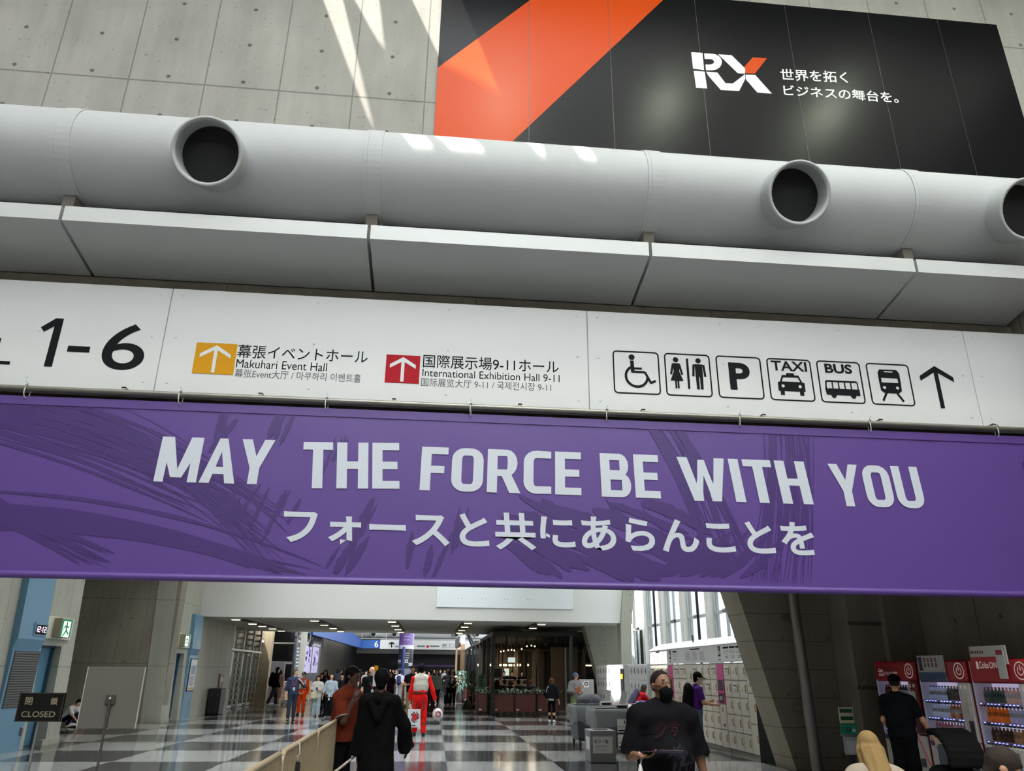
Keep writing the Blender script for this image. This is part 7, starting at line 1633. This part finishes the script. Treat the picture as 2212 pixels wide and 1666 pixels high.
w0 = J['wrb']+J['hdb']*.09*1.8; hm = thing('helmet', 'white and red pilot helmet carried in the right hand of the red flight suit person', 'helmet', t.location); c = w0+np.array([.03, -.02, -.17])
S = SDF(); S.dot(c, .135, None, .02, ((c-np.array([0, 0, .07]), (0, 0, -1)),)); S.cone(c+np.array([-.05, -.05, -.05]), c+np.array([.06, -.06, -.06]), .08, None, None, .03); nets('shell', S, .01, mat('helmet white', srgb(200, 196, 196), rough=.3), hm)
MB().lathe(tuple(c+np.array([.02, -.14, 0])), [(.05, 0), (.075, .0), (.075, .03), (.05, .03)], 16, (0, 1, 0), cap=False).lathe(tuple(c+np.array([.02, -.13, 0])), [(0, 0), (.03, 0)], 12, (0, 1, 0), cap=False).build('red_emblem', simple('helmet red', 180, 60, 54), hm)
MB().tube([tuple(c+np.array([-.1, 0, .05])), tuple(w0), tuple(c+np.array([.1, 0, .05]))], .008, 5).build('chin_strap', simple('helmet blue', 60, 70, 110), hm)

# ---- group walking towards us on the left
p = FT(627, 1556); t, J = person('grey haired man in dark denim shirt and jeans leading the group at left', (p.x, p.y, 0), H=Hof(637, 1445, p.y), yaw=14, head=(48, 0, 0), top=('shirt', (56, 66, 92)), bottom=('trousers', (52, 58, 74)), shoes=(36, 38, 50), hair=('short', (96, 92, 90)), h=.011,
    arms=dict(a=((.62, .25, -.70), (-.55, .40, .62)), b=((.22, 0, -1), (.10, .10, -1))), legs=dict(a=((.02, -.04, -1), (0, -.10, -1)), b=((.03, .12, -1), (0, .02, -1))))
lanyard('red lanyard with badge worn by the man in dark denim', t, J, (170, 50, 54))
p = FT(648, 1545); t, J = person('person in bright orange flight suit with white vest and dark cap', (p.x, p.y, 0), H=Hof(650, 1452, p.y), yaw=-6, suit=(226, 70, 26), shoes=(50, 46, 44), hair=('short', (40, 34, 30)), hat=('cap', (46, 54, 44), (190, 186, 170)), h=.011, legs=dict(a=((.05, .04, -1), (0, -.06, -1)), b=((.06, -.02, -1), (0, -.08, -1))))
S = SDF(); nk, tf, sp, la, H = J['nk'], J['tf'], J['sp'], J['la'], J['H']
for s in (-1, 1): S.cone(nk+la*s*.05*H-tf*.03*H, nk+la*s*.06*H+tf*.055*H-sp*.03*H, .03*H, .03*H, None, .02); S.cone(nk+la*s*.06*H+tf*.055*H-sp*.03*H, J['pel']+sp*.1*H+la*s*.06*H+tf*.07*H, .03*H, .03*H, None, .02)
part(S, 'vest', fabric(206, 200, 188), t, .011)
S = SDF(); S.cone(nk+tf*.075*H-sp*.02*H, nk+tf*.10*H-sp*.16*H, .02*H, .016*H, None, .01); S.dot(nk+tf*.105*H-sp*.19*H, .026*H, None, .01); part(S, 'chest_unit', fabric(120, 124, 132), t, .011)
MB().tube([tuple(J['pel']+la*.05*H*math.cos(k*pi/8)*1.3+tf*.10*H+sp*(.03-.07*math.sin(k*pi/8))*H) for k in range(9)], .014, 6).build('hose', simple('hose pale', 206, 180, 160), t)
p = FT(680, 1549); t, J = person('woman in loose white blouse and pale jeans looking at her phone, left group', (p.x, p.y, 0), H=Hof(681, 1459, p.y), yaw=4, head=(0, -6, 0), top=('loose', (204, 200, 194), .8, .07), bottom=('wide', (164, 178, 184)), shoes=(214, 212, 206), hair=('bob', (42, 32, 28)), h=.011, arms=dict(a=((.2, .05, -1), (-.55, .7, .15)), b=((.22, 0, -1), (.12, .12, -1))), legs=dict(a=((.04, .12, -1), (0, -.06, -1)), b=((.03, -.05, -1), (0, -.12, -1))))
H = J['H']; bag('shoulder_bag', 'cream shoulder bag of the woman in white blouse', 'bag', t, J['pel']+J['tf']*.11*H-J['la']*.07*H-J['up']*.02, J['la']*.11, J['up']*.10, J['tf']*.045, (206, 196, 170), [J['pel']+J['tf']*.11*H-J['la']*.02*H+J['up']*.08, J['nk']+J['la']*.06*H+J['tf']*.06*H-J['up']*.06, J['nk']+J['la']*.05*H])
ph = MB().obox(tuple(J['wra']+J['hda']*.09*H+J['up']*.03), J['la']*.035, J['up']*.05+J['tf']*.03, J['tf']*.005); ph.v = [tuple(Vector(v)+t.location) for v in ph.v]; tag(ph.build('smartphone', simple('phone blue', 40, 60, 110, rough=.3)), 'small blue phone held by the woman in white blouse', 'phone')
p = FT(709, 1551); t, J = person('long haired woman in pale blue grey shirt and black wide trousers', (p.x, p.y, 0), H=Hof(711, 1455, p.y), yaw=-4, head=(0, 16, 0), top=('shirt', (164, 178, 190), 1.45, .06), bottom=('wide', (22, 22, 25)), shoes=(120, 122, 126), hair=('long', (44, 28, 24)), h=.011, arms=dict(a=((.26, .02, -1), (.10, .08, -1)), b=((.30, .0, -1), (.14, .1, -1))), legs=dict(a=((.03, .06, -1), (0, -.06, -1)), b=((.03, -.03, -1), (0, -.10, -1))))
H = J['H']; bag('shoulder_bag', 'white cloth bag at the side of the long haired woman in blue grey', 'bag', t, J['hipa']+J['la']*.12*H-J['up']*.16, J['tf']*.08, J['up']*.17, J['la']*.03, (196, 190, 180), [J['hipa']+J['la']*.12*H, J['sha']+J['la']*.04*H+J['up']*.05, J['nk']+J['la']*.05*H])
S = MB().tube([tuple(J['pel']+J['tf']*.09*H+J['up']*.06), tuple(J['pel']+J['tf']*.12*H-J['up']*.12)], .009, 6).obox(tuple(J['pel']+J['tf']*.125*H-J['up']*.16), J['la']*.025, J['up']*.04, J['tf']*.004); S.v = [tuple(Vector(v)+t.location) for v in S.v]; tag(S.build('lanyard', white_paint), 'white lanyard hanging at the waist of the woman in blue grey', 'lanyard')
p = FT(588, 1527); t, J = person('person in black oversized jacket with backpack walking right by the glass entrance', (p.x, p.y, 0), H=Hof(586, 1441, p.y), yaw=112, w=1.1, top=('jacket', (17, 17, 19)), bottom=('trousers', (58, 56, 62)), shoes=(206, 204, 200), hair=('short', (20, 18, 18)), lean=(5, 0), legs=dict(a=((.03, .32, -1), (0, .05, -1)), b=((.03, -.28, -1), (0, -.5, -1))), arms=dict(a=((.1, .2, -1), (.0, .5, -.8)), b=((.1, .1, -1), (0, .5, -.8))))
backpack('black backpack of the person walking by the glass entrance', t, J, (15, 15, 17), 1.2)
t, J = person('woman in dusty pink dress with tied hair walking behind the person in black jacket', stand(600, 40.6), H=Hof(600, 1447, 40.6), yaw=172, top=('tee', (176, 140, 130)), skirt=((176, 140, 130), .35), hair=('tied', (26, 20, 20)), shoes=(150, 140, 136), face=False, h=.018)
for lb, x, Y, yt, cfg in (
    ('person in dark hooded clothes raising a phone in front of the black event board', 699, 35.5, 1447, dict(top=('jacket', (24, 22, 30)), bottom=('trousers', (22, 22, 26)), hair=('long', (22, 18, 18)), arms=dict(a=((.2, .5, -.8), (-.4, .5, .7)), b=((.2, .5, -.8), (-.4, .5, .7))))),
    ('woman with dark purple scarf half hidden behind the long haired woman', 692, 34.0, 1454, dict(top=('jacket', (30, 24, 38)), bottom=('trousers', (24, 24, 28)), hair=('bob', (30, 24, 22)))),
    ('short haired man in charcoal shirt left of the man in rust orange', 736, 31, 1462, dict(top=('tee', (36, 36, 40)), bottom=('trousers', (30, 30, 34)), hair=('short', (24, 20, 18)))),
    ('left one of two dark dressed people talking at the far left wall', 734, 55, 1446, dict(top=('jacket', (26, 26, 30)), bottom=('trousers', (30, 30, 34)), hair=('short', (30, 24, 22)), yaw=60)),
    ('right one of two dark dressed people talking at the far left wall', 747, 55, 1444.5, dict(top=('jacket', (52, 50, 54)), bottom=('trousers', (26, 26, 30)), hair=('bob', (40, 30, 26)), yaw=-70)),
    ('man in black shirt and khaki trousers with folded arms left of the red flight suit', 889, 30, 1438.5, dict(top=('tee', (20, 20, 23)), bottom=('trousers', (126, 108, 80)), hair=('short', (36, 28, 26)), sk='tan', w=1.1, arms=dict(a=((.28, .15, -1), (-.85, .45, .1)), b=((.28, .15, -1), (-.85, .45, .15))))),
    ('woman with lanyard in dark purple blouse behind the black robed person', 843, 36, 1451, dict(top=('tee', (58, 36, 62)), bottom=('trousers', (30, 30, 34)), hair=('bob', (60, 44, 38)), yaw=-30)),
    ('person in pale grey top turning away with a navy backpack beside the column', 861, 44, 1447, dict(top=('tee', (170, 172, 184)), bottom=('trousers', (150, 150, 160)), hair=('short', (24, 22, 22)), yaw=170, pack=(44, 48, 72))),
    ('person in pale teal top with dark shoulder strap right of the red flight suit', 941, 37, 1446, dict(top=('long', (150, 170, 166)), bottom=('trousers', (60, 60, 64)), hair=('short', (70, 54, 44)), yaw=10)),
    ('person in grey shirt just beside the shoulder of the red flight suit', 929.5, 41, 1447.5, dict(top=('tee', (110, 112, 118)), bottom=('trousers', (40, 40, 46)), hair=('short', (50, 40, 34)), yaw=160)),
    ('person in beige top with dark straps behind the woman in black', 977.5, 41.5, 1447, dict(top=('tee', (186, 160, 124)), bottom=('trousers', (30, 30, 32)), hair=('long', (24, 20, 20)), yaw=175, pack=(26, 26, 28))),
    ):
    pk = cfg.pop('pack', None); cfg.setdefault('yaw', 0); t, J = person(lb, stand(x, Y), H=max(1.5, Hof(x, yt, Y)), h=.017 if Y < 50 else .022, face=Y < 40, fingers=False, **cfg)
    if pk: backpack('backpack of the '+lb.split(' with ')[0].split(' turning')[0][:40], t, J, pk, .95)
p = FT(966, 1524); t, J = person('woman in long black clothes with hands on hips seen from behind by the barrier posts', (p.x, p.y, 0), H=Hof(966, 1446, p.y), yaw=182, top=('long', (16, 15, 17), 1.96, .05), bottom=('wide', (15, 15, 17)), hair=('long', (20, 17, 17)), shoes=(60, 60, 64), face=False, h=.016, arms=dict(a=((.75, -.1, -.8), (-.75, .1, -.7)), b=((.75, -.1, -.8), (-.75, .1, -.7))))
t, J = person('bald man in black shirt with red lanyard holding up a yellow sign', stand(800, 24), H=Hof(801, 1440, 24), yaw=22, sk='light', w=1.15, hair=None, top=('tee', (20, 20, 24)), bottom=('trousers', (40, 40, 46)), head=(10, 0, 0), h=.012, arms=dict(a=((.2, .35, -.9), (.0, .65, .55)), b=((.2, .05, -1), (.1, .1, -1))))
lanyard('red and blue lanyard on the bald man with yellow sign', t, J, (160, 50, 70))
q0 = Vector(tuple(J['wra']))+t.location
sg = thing('hand_sign', 'yellow square sign on a pale board held up by the bald man', 'sign', t.location); Yh = q0.y-.08; za, zb_ = at(812, 1453.5, Y=Yh).z, at(812, 1438.5, Y=Yh).z; xa, xb = at(808.5, 1445, Y=Yh).x, at(817, 1445, Y=Yh).x
MB().box(xa, Yh, za, xb, Yh+.01, zb_).build('yellow_board', simple('sign yellow', 214, 206, 40, rough=.6), sg, world=True); MB().box(xa-.02, Yh+.011, at(812, 1483, Y=Yh).z, xb-.03, Yh+.02, za+.02).build('pale_board', simple('sign pale', 186, 190, 186), sg, world=True)
mb = MB()
for i in range(3): mb.box(xa+.02, Yh-.002, za+.04+.055*i, xb-.03-.02*i, Yh, za+.06+.055*i)
mb.build('printed_lines', grey_ink, sg, world=True)
t, J = person('girl in black hooded top, black leggings and white sneakers standing before the planters', tuple(FT(1192, 1561)), H=Hof(1190, 1464, FT(1192, 1561).y), yaw=158, head=(20, 0, 0), top=('jacket', (28, 28, 33), 1.95, .0), bottom=('leggings', (18, 18, 21)), shoes=(226, 228, 232), hair=('tied', (92, 62, 48)), h=.011, arms=dict(a=((.2, .2, -1), (.0, .5, -.8)), b=((.26, -.05, -1), (.2, .05, -1))))
S = SDF(); H = J['H']; S.cone(J['pel']-J['sp']*.05*H, J['pel']+J['sp']*.06*H, .098*H, .09*H, (tuple(J['tf']), .78), .02, ((J['pel']-J['sp']*.045*H, -J['sp']),)); part(S, 'shirt_hem', fabric(206, 202, 196), t, .011)
MB().tube([tuple(J['nk']+J['la']*.05*H-J['tf']*.075*H-J['sp']*.005*H), tuple(J['nk']+J['la']*.085*H-J['tf']*.09*H-J['sp']*.05*H), tuple(J['sp']*.20*H+J['pel']+J['la']*.10*H-J['tf']*.085*H), tuple(J['sp']*.14*H+J['pel']+J['la']*.105*H-J['tf']*.07*H)], .011, 6).build('white_trim', white_paint, t)
S = SDF()
for c in 'ab': S.cone(J['an'+c]+J['up']*.01, J['an'+c]+J['up']*.085*H, .024*H, .026*H, None, .01)
part(S, 'socks', fabric(224, 224, 226), t, .011)
p = FT(1244, 1560); t, J = person('person in blue grey bucket hat, grey jacket and green shorts near the grey carts', (p.x, p.y, 0), H=Hof(1243, 1454, p.y), yaw=16, head=(38, -4, 0), top=('jacket', (124, 124, 126), 1.95, .03), bottom=('shorts', (122, 142, 100)), shoes=(120, 90, 72), hair=('short', (40, 34, 30)), hat=('bucket', (92, 98, 126)), h=.011, arms=dict(a=((.15, .25, -1), (-.45, .65, -.1)), b=((.35, .15, -1), (-.35, .65, -.05))))
S = SDF(); H = J['H']
for c in 'ab': S.cone(J['an'+c], J['an'+c]+J['up']*.10*H, .025*H, .029*H, None, .01)
part(S, 'socks', fabric(226, 226, 228), t, .011)
gl_ = thing('baseball_glove', 'orange brown striped glove held by the person in bucket hat', 'glove', t.location); c = J['wrb']+np.array([.10, -.09, .03]); S = SDF()
for i in range(5): S.cone(c+np.array([-.07, -.02, -.05+.035*i]), c+np.array([.09, -.03, .0+.035*i]), .024, .020, None, .006)
nets('glove', S, .008, fabric(168, 104, 76), gl_); MB().tube([tuple(J['nk']+J['la']*.03+J['tf']*.10-J['up']*.05), tuple(J['pel']+J['la']*.13+J['tf']*.14+J['up']*.02)], .012, 6).build('strap', dark, gl_)
p = at(1283, 1505, Y=24.0); t, J = person('person bending forward in grey top and blue jeans behind the grey carts', (p.x, 24.0, 0), H=1.7, yaw=-150, w=1.12, lean=(92, 0), hipz=.86, top=('jacket', (104, 104, 108)), bottom=('trousers', (82, 110, 150)), hair=('short', (50, 40, 34)), face=False, h=.013, legs=dict(a=((.1, .1, -1), (0, -.1, -1)), b=((.1, .1, -1), (0, -.1, -1))), arms=dict(a=((0, .3, -1), (0, .1, -1)), b=((0, .3, -1), (0, .1, -1))))
p = at(1400, 1500, Y=22.4); t, J = person('crouching person in red jacket at the white lockers behind the masked man', (5.72, 22.4, 0), H=1.5, yaw=105, lean=(32, 0), hipz=.68, top=('jacket', (196, 34, 48)), bottom=('trousers', (40, 40, 48)), hair=('long', (70, 58, 52)), face=False, h=.013, legs=dict(a=((.1, .5, -.8), (0, -.35, -1)), b=((.1, .4, -.8), (0, -.35, -1))), arms=dict(a=((0, .6, -.7), (0, .8, .2)), b=((0, .6, -.7), (0, .8, .2))))
backpack('grey blue backpack of the person in red jacket', t, J, (88, 84, 112), 1.15)
p = FT(1517, 1630); t, J = person('person in purple shirt, black cap and jeans pressing the nearer pink locker terminal', (p.x-.02, p.y+.1, 0), H=Hof(1522, 1452, p.y), yaw=88, head=(0, -10, 0), lean=(4, 0), top=('tee', (84, 40, 124), .75, .03), bottom=('wide', (92, 112, 136)), shoes=(64, 60, 58), hair=('short', (22, 20, 20)), hat=('cap', (18, 18, 20)), h=.010, arms=dict(b=((.12, .30, -1), (-.1, .96, -.12)), a=((.1, .2, -1), (-.1, .9, .1))))
H = J['H']; hc, hf, hu, hl = J['hc'], J['hf'], J['hu'], J['hl']; S = SDF(); S.cone(hc-hu*.014*H+hf*.048*H, hc-hu*.05*H+hf*.034*H, .030*H, .029*H, None, .03); part(S, 'face_mask', fabric(206, 206, 210), t, .008)
backpack('large black roll top backpack on the person in purple shirt', t, J, (22, 22, 24), 1.35, .03)
t, J = person('man in black shirt and black flat cap standing at the drinks machines', (6.80, 11.25, 0), H=1.62, yaw=128, sk='mid', w=1.16, belly=.5, head=(16, 0, 0), top=('tee', (17, 19, 22), .78, .04), bottom=('wide', (15, 15, 17)), shoes=(20, 20, 22), hair=('shaved', (40, 32, 28)), hat=('cap', (14, 14, 16)), h=.010, arms=dict(b=((.40, .1, -1), (.28, .30, -.9)), a=((.15, .05, -1), (.0, .75, -.6))))
H = J['H']
pc = thing('pushchair', 'black hooded pushchair in front of the drinks machines', 'pushchair', (6.75, 10.1, 0)); S = SDF(); pb = simple('pushchair black', 20, 19, 20, rough=.7)
for k in range(9):
    a = math.radians(-10+k*14); S.cone((-.24, .05-.34*math.cos(a), .72+.36*math.sin(a)), (.24, .05-.34*math.cos(a), .72+.36*math.sin(a)), .05, None, None, .05)
pc.scale = (.86, .86, .86); nets('hood', S, .014, fabric(20, 19, 20), pc); S = SDF(); S.cone((-.2, .1, .45), (.2, .1, .45), .17, None, None, .03); S.cone((-.2, -.3, .36), (.2, -.3, .36), .1, None, None, .1); nets('seat', S, .016, fabric(18, 18, 19), pc)
for s in (-1, 1):
    MB().tube([(s*.27, .38, 1.02), (s*.27, .2, .62), (s*.27, -.35, .1)], .014, 8).tube([(s*.27, .36, .1), (s*.27, -.05, .5)], .014, 8).build('frame_tube', simple('pushchair trim', 150, 60, 60, rough=.4), pc)
    for y in (-.38, .38): MB().lathe((s*.27-.02, y, .1), [(.07, 0), (.1, 0), (.1, .04), (.07, .04)], 18, (1, 0, 0)).build('wheel', tyre, pc)
MB().tube([(-.27, .38, 1.02), (.27, .38, 1.02)], .017, 8).build('handlebar', pb, pc)
# ---- seated people at the bottom right, on a bench
bn_ = thing('bench', 'low bench under the seated people at the bottom right edge', 'bench', (4.2, 6.0, 0)); MB().bbox(3.2, 6.2, .36, 4.35, 6.6, .42, .01).build('seat', simple('bench grey', 90, 88, 86), bn_, world=True); MB().bbox(4.36, 4.85, .36, 5.0, 5.35, .42, .01).build('seat', simple('bench grey', 90, 88, 86), bn_, world=True)
for x, y in ((3.3, 6.4), (4.25, 6.4), (4.5, 5.1), (4.9, 5.1)): MB().box(x-.03, y-.15, 0, x+.03, y+.15, .36).build('leg', dark, bn_, world=True)
MB().box(4.2, 5.3, .30, 4.5, 6.3, .36).build('link', dark, bn_, world=True)
SIT = dict(a=((.15, 1, -.05), (.0, .05, -1)), b=((.15, 1, -.05), (.0, .05, -1)))
p = at(1890, 1590, Y=6.4); t, J = person('blonde woman in cream blouse with shoulder strap sitting with her back to us', (p.x, 6.4, 0), H=1.62, yaw=172, sk='light', lean=(12, 0), hipz=.42, head=(0, -14, 0), top=('loose', (150, 137, 122), 1.5, .05), bottom=('trousers', (60, 60, 70)), hair=('strands', (136, 110, 72)), h=.0085, face=False, legs=SIT, arms=dict(a=((.2, .3, -1), (-.3, .9, -.2)), b=((.2, .3, -1), (-.3, .9, -.2))))
H = J['H']; o = thing('strap', 'dark shoulder strap across the back of the blonde woman', 'strap', t.location); MB().tube([tuple(J['nk']-J['la']*.00*H-J['tf']*.05*H+J['sp']*.01*H), tuple(J['nk']-J['tf']*.098*H-J['sp']*.06*H-J['la']*.03*H), tuple(J['pel']-J['tf']*.105*H+J['sp']*.14*H-J['la']*.06*H), tuple(J['pel']-J['tf']*.09*H+J['sp']*.06*H-J['la']*.085*H)], .011, 6).build('strap_band', dark, o)
p = at(2120, 1620, Y=5.1); t, J = person('dark haired man in olive shirt sitting and looking down at the bottom right corner', (p.x-.19, 5.1, 0), H=1.72, yaw=62, sk='mid', lean=(18, 0), hipz=.42, head=(4, -26, 0), top=('shirt', (120, 112, 82)), bottom=('trousers', (50, 50, 56)), hair=('short', (52, 44, 40)), h=.0075, legs=SIT, arms=dict(a=((.15, .45, -.9), (-.2, .9, .1)), b=((.15, .45, -.9), (-.2, .9, .1))))
# ---- child of the side passage
p = at(152, 1560, Y=25.2); t, J = person('child in white shirt crouching on the floor of the side passage at left', (p.x-.15, 25.2, 0), H=1.35, yaw=70, lean=(40, 0), hipz=.22, top=('tee', (212, 210, 212), .9, .02), bottom=('trousers', (36, 38, 56)), shoes=(180, 160, 140), hair=('short', (30, 26, 24)), h=.012, face=False, legs=dict(a=((.1, 1, .35), (0, -.5, -1)), b=((.1, 1, .35), (0, -.5, -1))), arms=dict(a=((0, .6, -.8), (0, .6, -.5)), b=((0, .6, -.8), (0, .6, -.5))))
pp_ = MB(); r_ = random.Random(8)
pp_ = MB().grid(lambda u, v: (p.x+.1+.75*u, 24.7+.8*v, .012+.10*abs(math.sin(5*u+3*v)*math.sin(4*v+2*u))*(1-u)), 10, 8); tag(pp_.build('paper_sheet', simple('paper pale', 216, 218, 224)), 'crumpled white paper on the floor beside the crouching child', 'paper')

# ---- diners in the cafe
chair = thing('dining_chair', 'x', 'chair', (0, 0, 0), 0, 'chairs at the cafe tables')
MB().bbox(-.21, -.2, .42, .21, .2, .455, .012).build('seat', dark, chair); MB().bbox(-.2, -.22, .52, .2, -.195, .84, .01).build('backrest', dark, chair)
for x in (-.18, .18):
    for y in (-.19, .17): MB().tube([(x, y, 0), (x, y, .43 if y > 0 else .82)], .013, 6).build('leg', dark, chair)
tbl = thing('dining_table', 'x', 'table', (0, 0, 0), 0, 'cafe tables')
MB().bbox(-.32, -.32, .70, .32, .32, .73, .008).build('tabletop', simple('table top', 150, 128, 100, rough=.45), tbl)
for x in (-.27, .27):
    for y in (-.27, .27): MB().box(x-.025, y-.025, 0, x+.025, y+.025, .70).build('leg', dark, tbl)
for k, (x, Y) in enumerate(((1081, 36.6), (1114, 36.6), (1147, 36.6))):
    q = stand(x, Y); lb = 'cafe table, %s of three behind the rosewood planters' % ['left', 'middle', 'right'][k]
    if k == 0: tbl.location = q; tbl['label'] = lb
    else: dup(tbl, loc=q, label=lb)
dn = [(1073.5, 1476, 34.0, ('bob', (20, 18, 18)), (24, 24, 27), 'dark haired diner beside the corner post'), (1090, 1468, 35.6, ('short', (22, 20, 20)), (20, 20, 23), 'short haired diner in black, second from the corner post'), (1103, 1468, 34.2, ('tied', (74, 52, 40)), (18, 18, 20), 'brown haired diner in black short sleeves'),
      (1120.5, 1470, 35.7, ('short', (20, 18, 18)), (22, 22, 24), 'black haired diner left of the balding one'), (1134, 1474, 34.0, ('shaved', (70, 56, 50)), (44, 46, 54), 'balding diner in dark grey shirt'), (1147.5, 1467, 35.4, ('short', (120, 76, 52)), (38, 42, 66), 'red haired diner in navy shirt, rightmost of the row')]
first = True
def seat_at(q, lb, yaw=0):
    global first
    if first: chair.location = q; chair.rotation_euler = (0, 0, yaw); chair['label'] = lb; first = False
    else: dup(chair, loc=q, rz=yaw, label=lb)
for x, yt, Y, hr_, tc_, lb in dn:
    q = stand(x, Y); person(lb+' seen from behind in the cafe', q, H=1.66, yaw=180, hipz=.52, lean=(6, 0), top=('tee', tc_), bottom=('trousers', (30, 30, 34)), hair=hr_, h=.017, face=False, fingers=False, legs=SIT, arms=dict(a=((.25, .4, -1), (-.3, 1, .1)), b=((.25, .4, -1), (-.3, 1, .1))))
    seat_at((q[0], q[1]+.02, 0), 'dark dining chair under the '+lb)
for x, Y, hr_, tc_, lb in ((1112, 37.5, ('short', (40, 32, 28)), (196, 186, 170), 'diner in cream shirt facing us across the middle cafe table'), (1080, 37.5, ('short', (60, 44, 40)), (60, 44, 44), 'reddish faced diner facing us across the left cafe table')):
    q = stand(x, Y); person(lb, q, H=1.66, yaw=0, hipz=.52, top=('tee', tc_), bottom=('trousers', (30, 30, 34)), hair=hr_, h=.018, fingers=False, legs=SIT, arms=dict(a=((.25, .4, -1), (-.3, 1, .1)), b=((.25, .4, -1), (-.3, 1, .1))))
    seat_at((q[0], q[1]-.02, 0), 'dark dining chair of the '+lb.split(' facing')[0], pi)
person('person in coral orange top standing at the cafe counter behind the corner post', stand(1057.5, 36.2), H=1.62, yaw=120, top=('tee', (206, 104, 76)), bottom=('trousers', (60, 64, 80)), hair=('bob', (110, 70, 50)), h=.018, fingers=False, face=False)
for lb, x, Y, c in (('cafe worker in black left of the lit menu card', 1088, 43.0, (20, 20, 22)), ('cafe worker in black right of the lit menu card', 1106, 43.0, (26, 24, 26)), ('long haired cafe guest in dark clothes near the pale wall panel', 1127, 42.6, (24, 22, 26))):
    person(lb, stand(x, Y), H=1.66, yaw=10, top=('tee', c), bottom=('trousers', (24, 24, 26)), hair=('long' if 'guest' in lb else 'short', (26, 22, 20)), h=.02, fingers=False, face=False)
mc = at(1094.5, 1452, Y=43.4); t = thing('menu_card', 'small lit menu card glowing above the cafe counter', 'sign', mc); MB().box(-.13, 0, -.18, .13, .02, .18).build('card', mat('menu card', srgb(200, 214, 200), emit=srgb(190, 210, 190), es=.5), t); MB().tube([(0, .01, .18), (0, .01, 3.1-mc.z)], .006, 5).build('wire', dark, t)
mc = at(1105, 1426, Y=43.4); t = thing('screen', 'small pale square screen high on the cafe back wall', 'screen', mc); MB().box(-.2, 0, -.13, .2, .04, .13).build('panel', mat('screen pale', srgb(200, 210, 205), emit=srgb(190, 205, 200), es=.6), t); MB().tube([(0, .02, .13), (0, .02, 3.1-mc.z)], .006, 5).build('wire', dark, t)

# ---- the packed crowd far down the hall
protos = []
for k, (lb, cfg) in enumerate((('person in black with dark hair in the packed distant crowd', dict(top=('tee', (22, 22, 26)), bottom=('trousers', (30, 30, 36)), hair=('short', (24, 20, 18)))), ('person in dark grey jacket in the packed distant crowd', dict(top=('jacket', (44, 44, 50)), bottom=('trousers', (28, 28, 32)), hair=('long', (30, 24, 22)))),
        ('person in pale shirt in the packed distant crowd', dict(top=('tee', (176, 172, 168)), bottom=('trousers', (50, 54, 66)), hair=('short', (30, 26, 24)))), ('person in tan top in the packed distant crowd', dict(top=('tee', (150, 116, 86)), bottom=('trousers', (44, 44, 48)), hair=('bob', (56, 40, 34)))), ('person in navy top in the packed distant crowd', dict(top=('long', (40, 48, 84)), bottom=('trousers', (36, 36, 42)), hair=('short', (60, 46, 38)))))):
    t, J = person(lb, (0, 60, 0), H=1.68, yaw=(0, 180, 10, 170, -20)[k], h=.024, fingers=False, face=False, group=lb.replace('person', 'people'), **cfg); protos.append(t)
r_ = random.Random(21); used = set(); placed = []
for k in range(64):
    for _ in range(30):
        Y = 46+30*r_.random(); px = 722+(1018-722)*r_.random(); x = at(px, 1460, Y=Y).x
        if (abs(x+1.75) < .9 and 48 < Y < 51.2) or x < -6.9 or x > 1.5 or (abs(px-848) < 26 and Y < 46.4): continue
        if all((x-a)**2+(Y-b)**2 > .5 for a, b in placed): break
    else: continue
    placed.append((x, Y)); i = r_.choice((0, 0, 0, 0, 0, 1, 1, 1, 1, 1, 2, 3, 4, 4)); s = .93+.14*r_.random()
    if i not in used: o = protos[i]; used.add(i); o.location = (x, Y, 0)
    else: o = dup(protos[i], loc=(x, Y, 0))
    o.scale = (s, s, s)
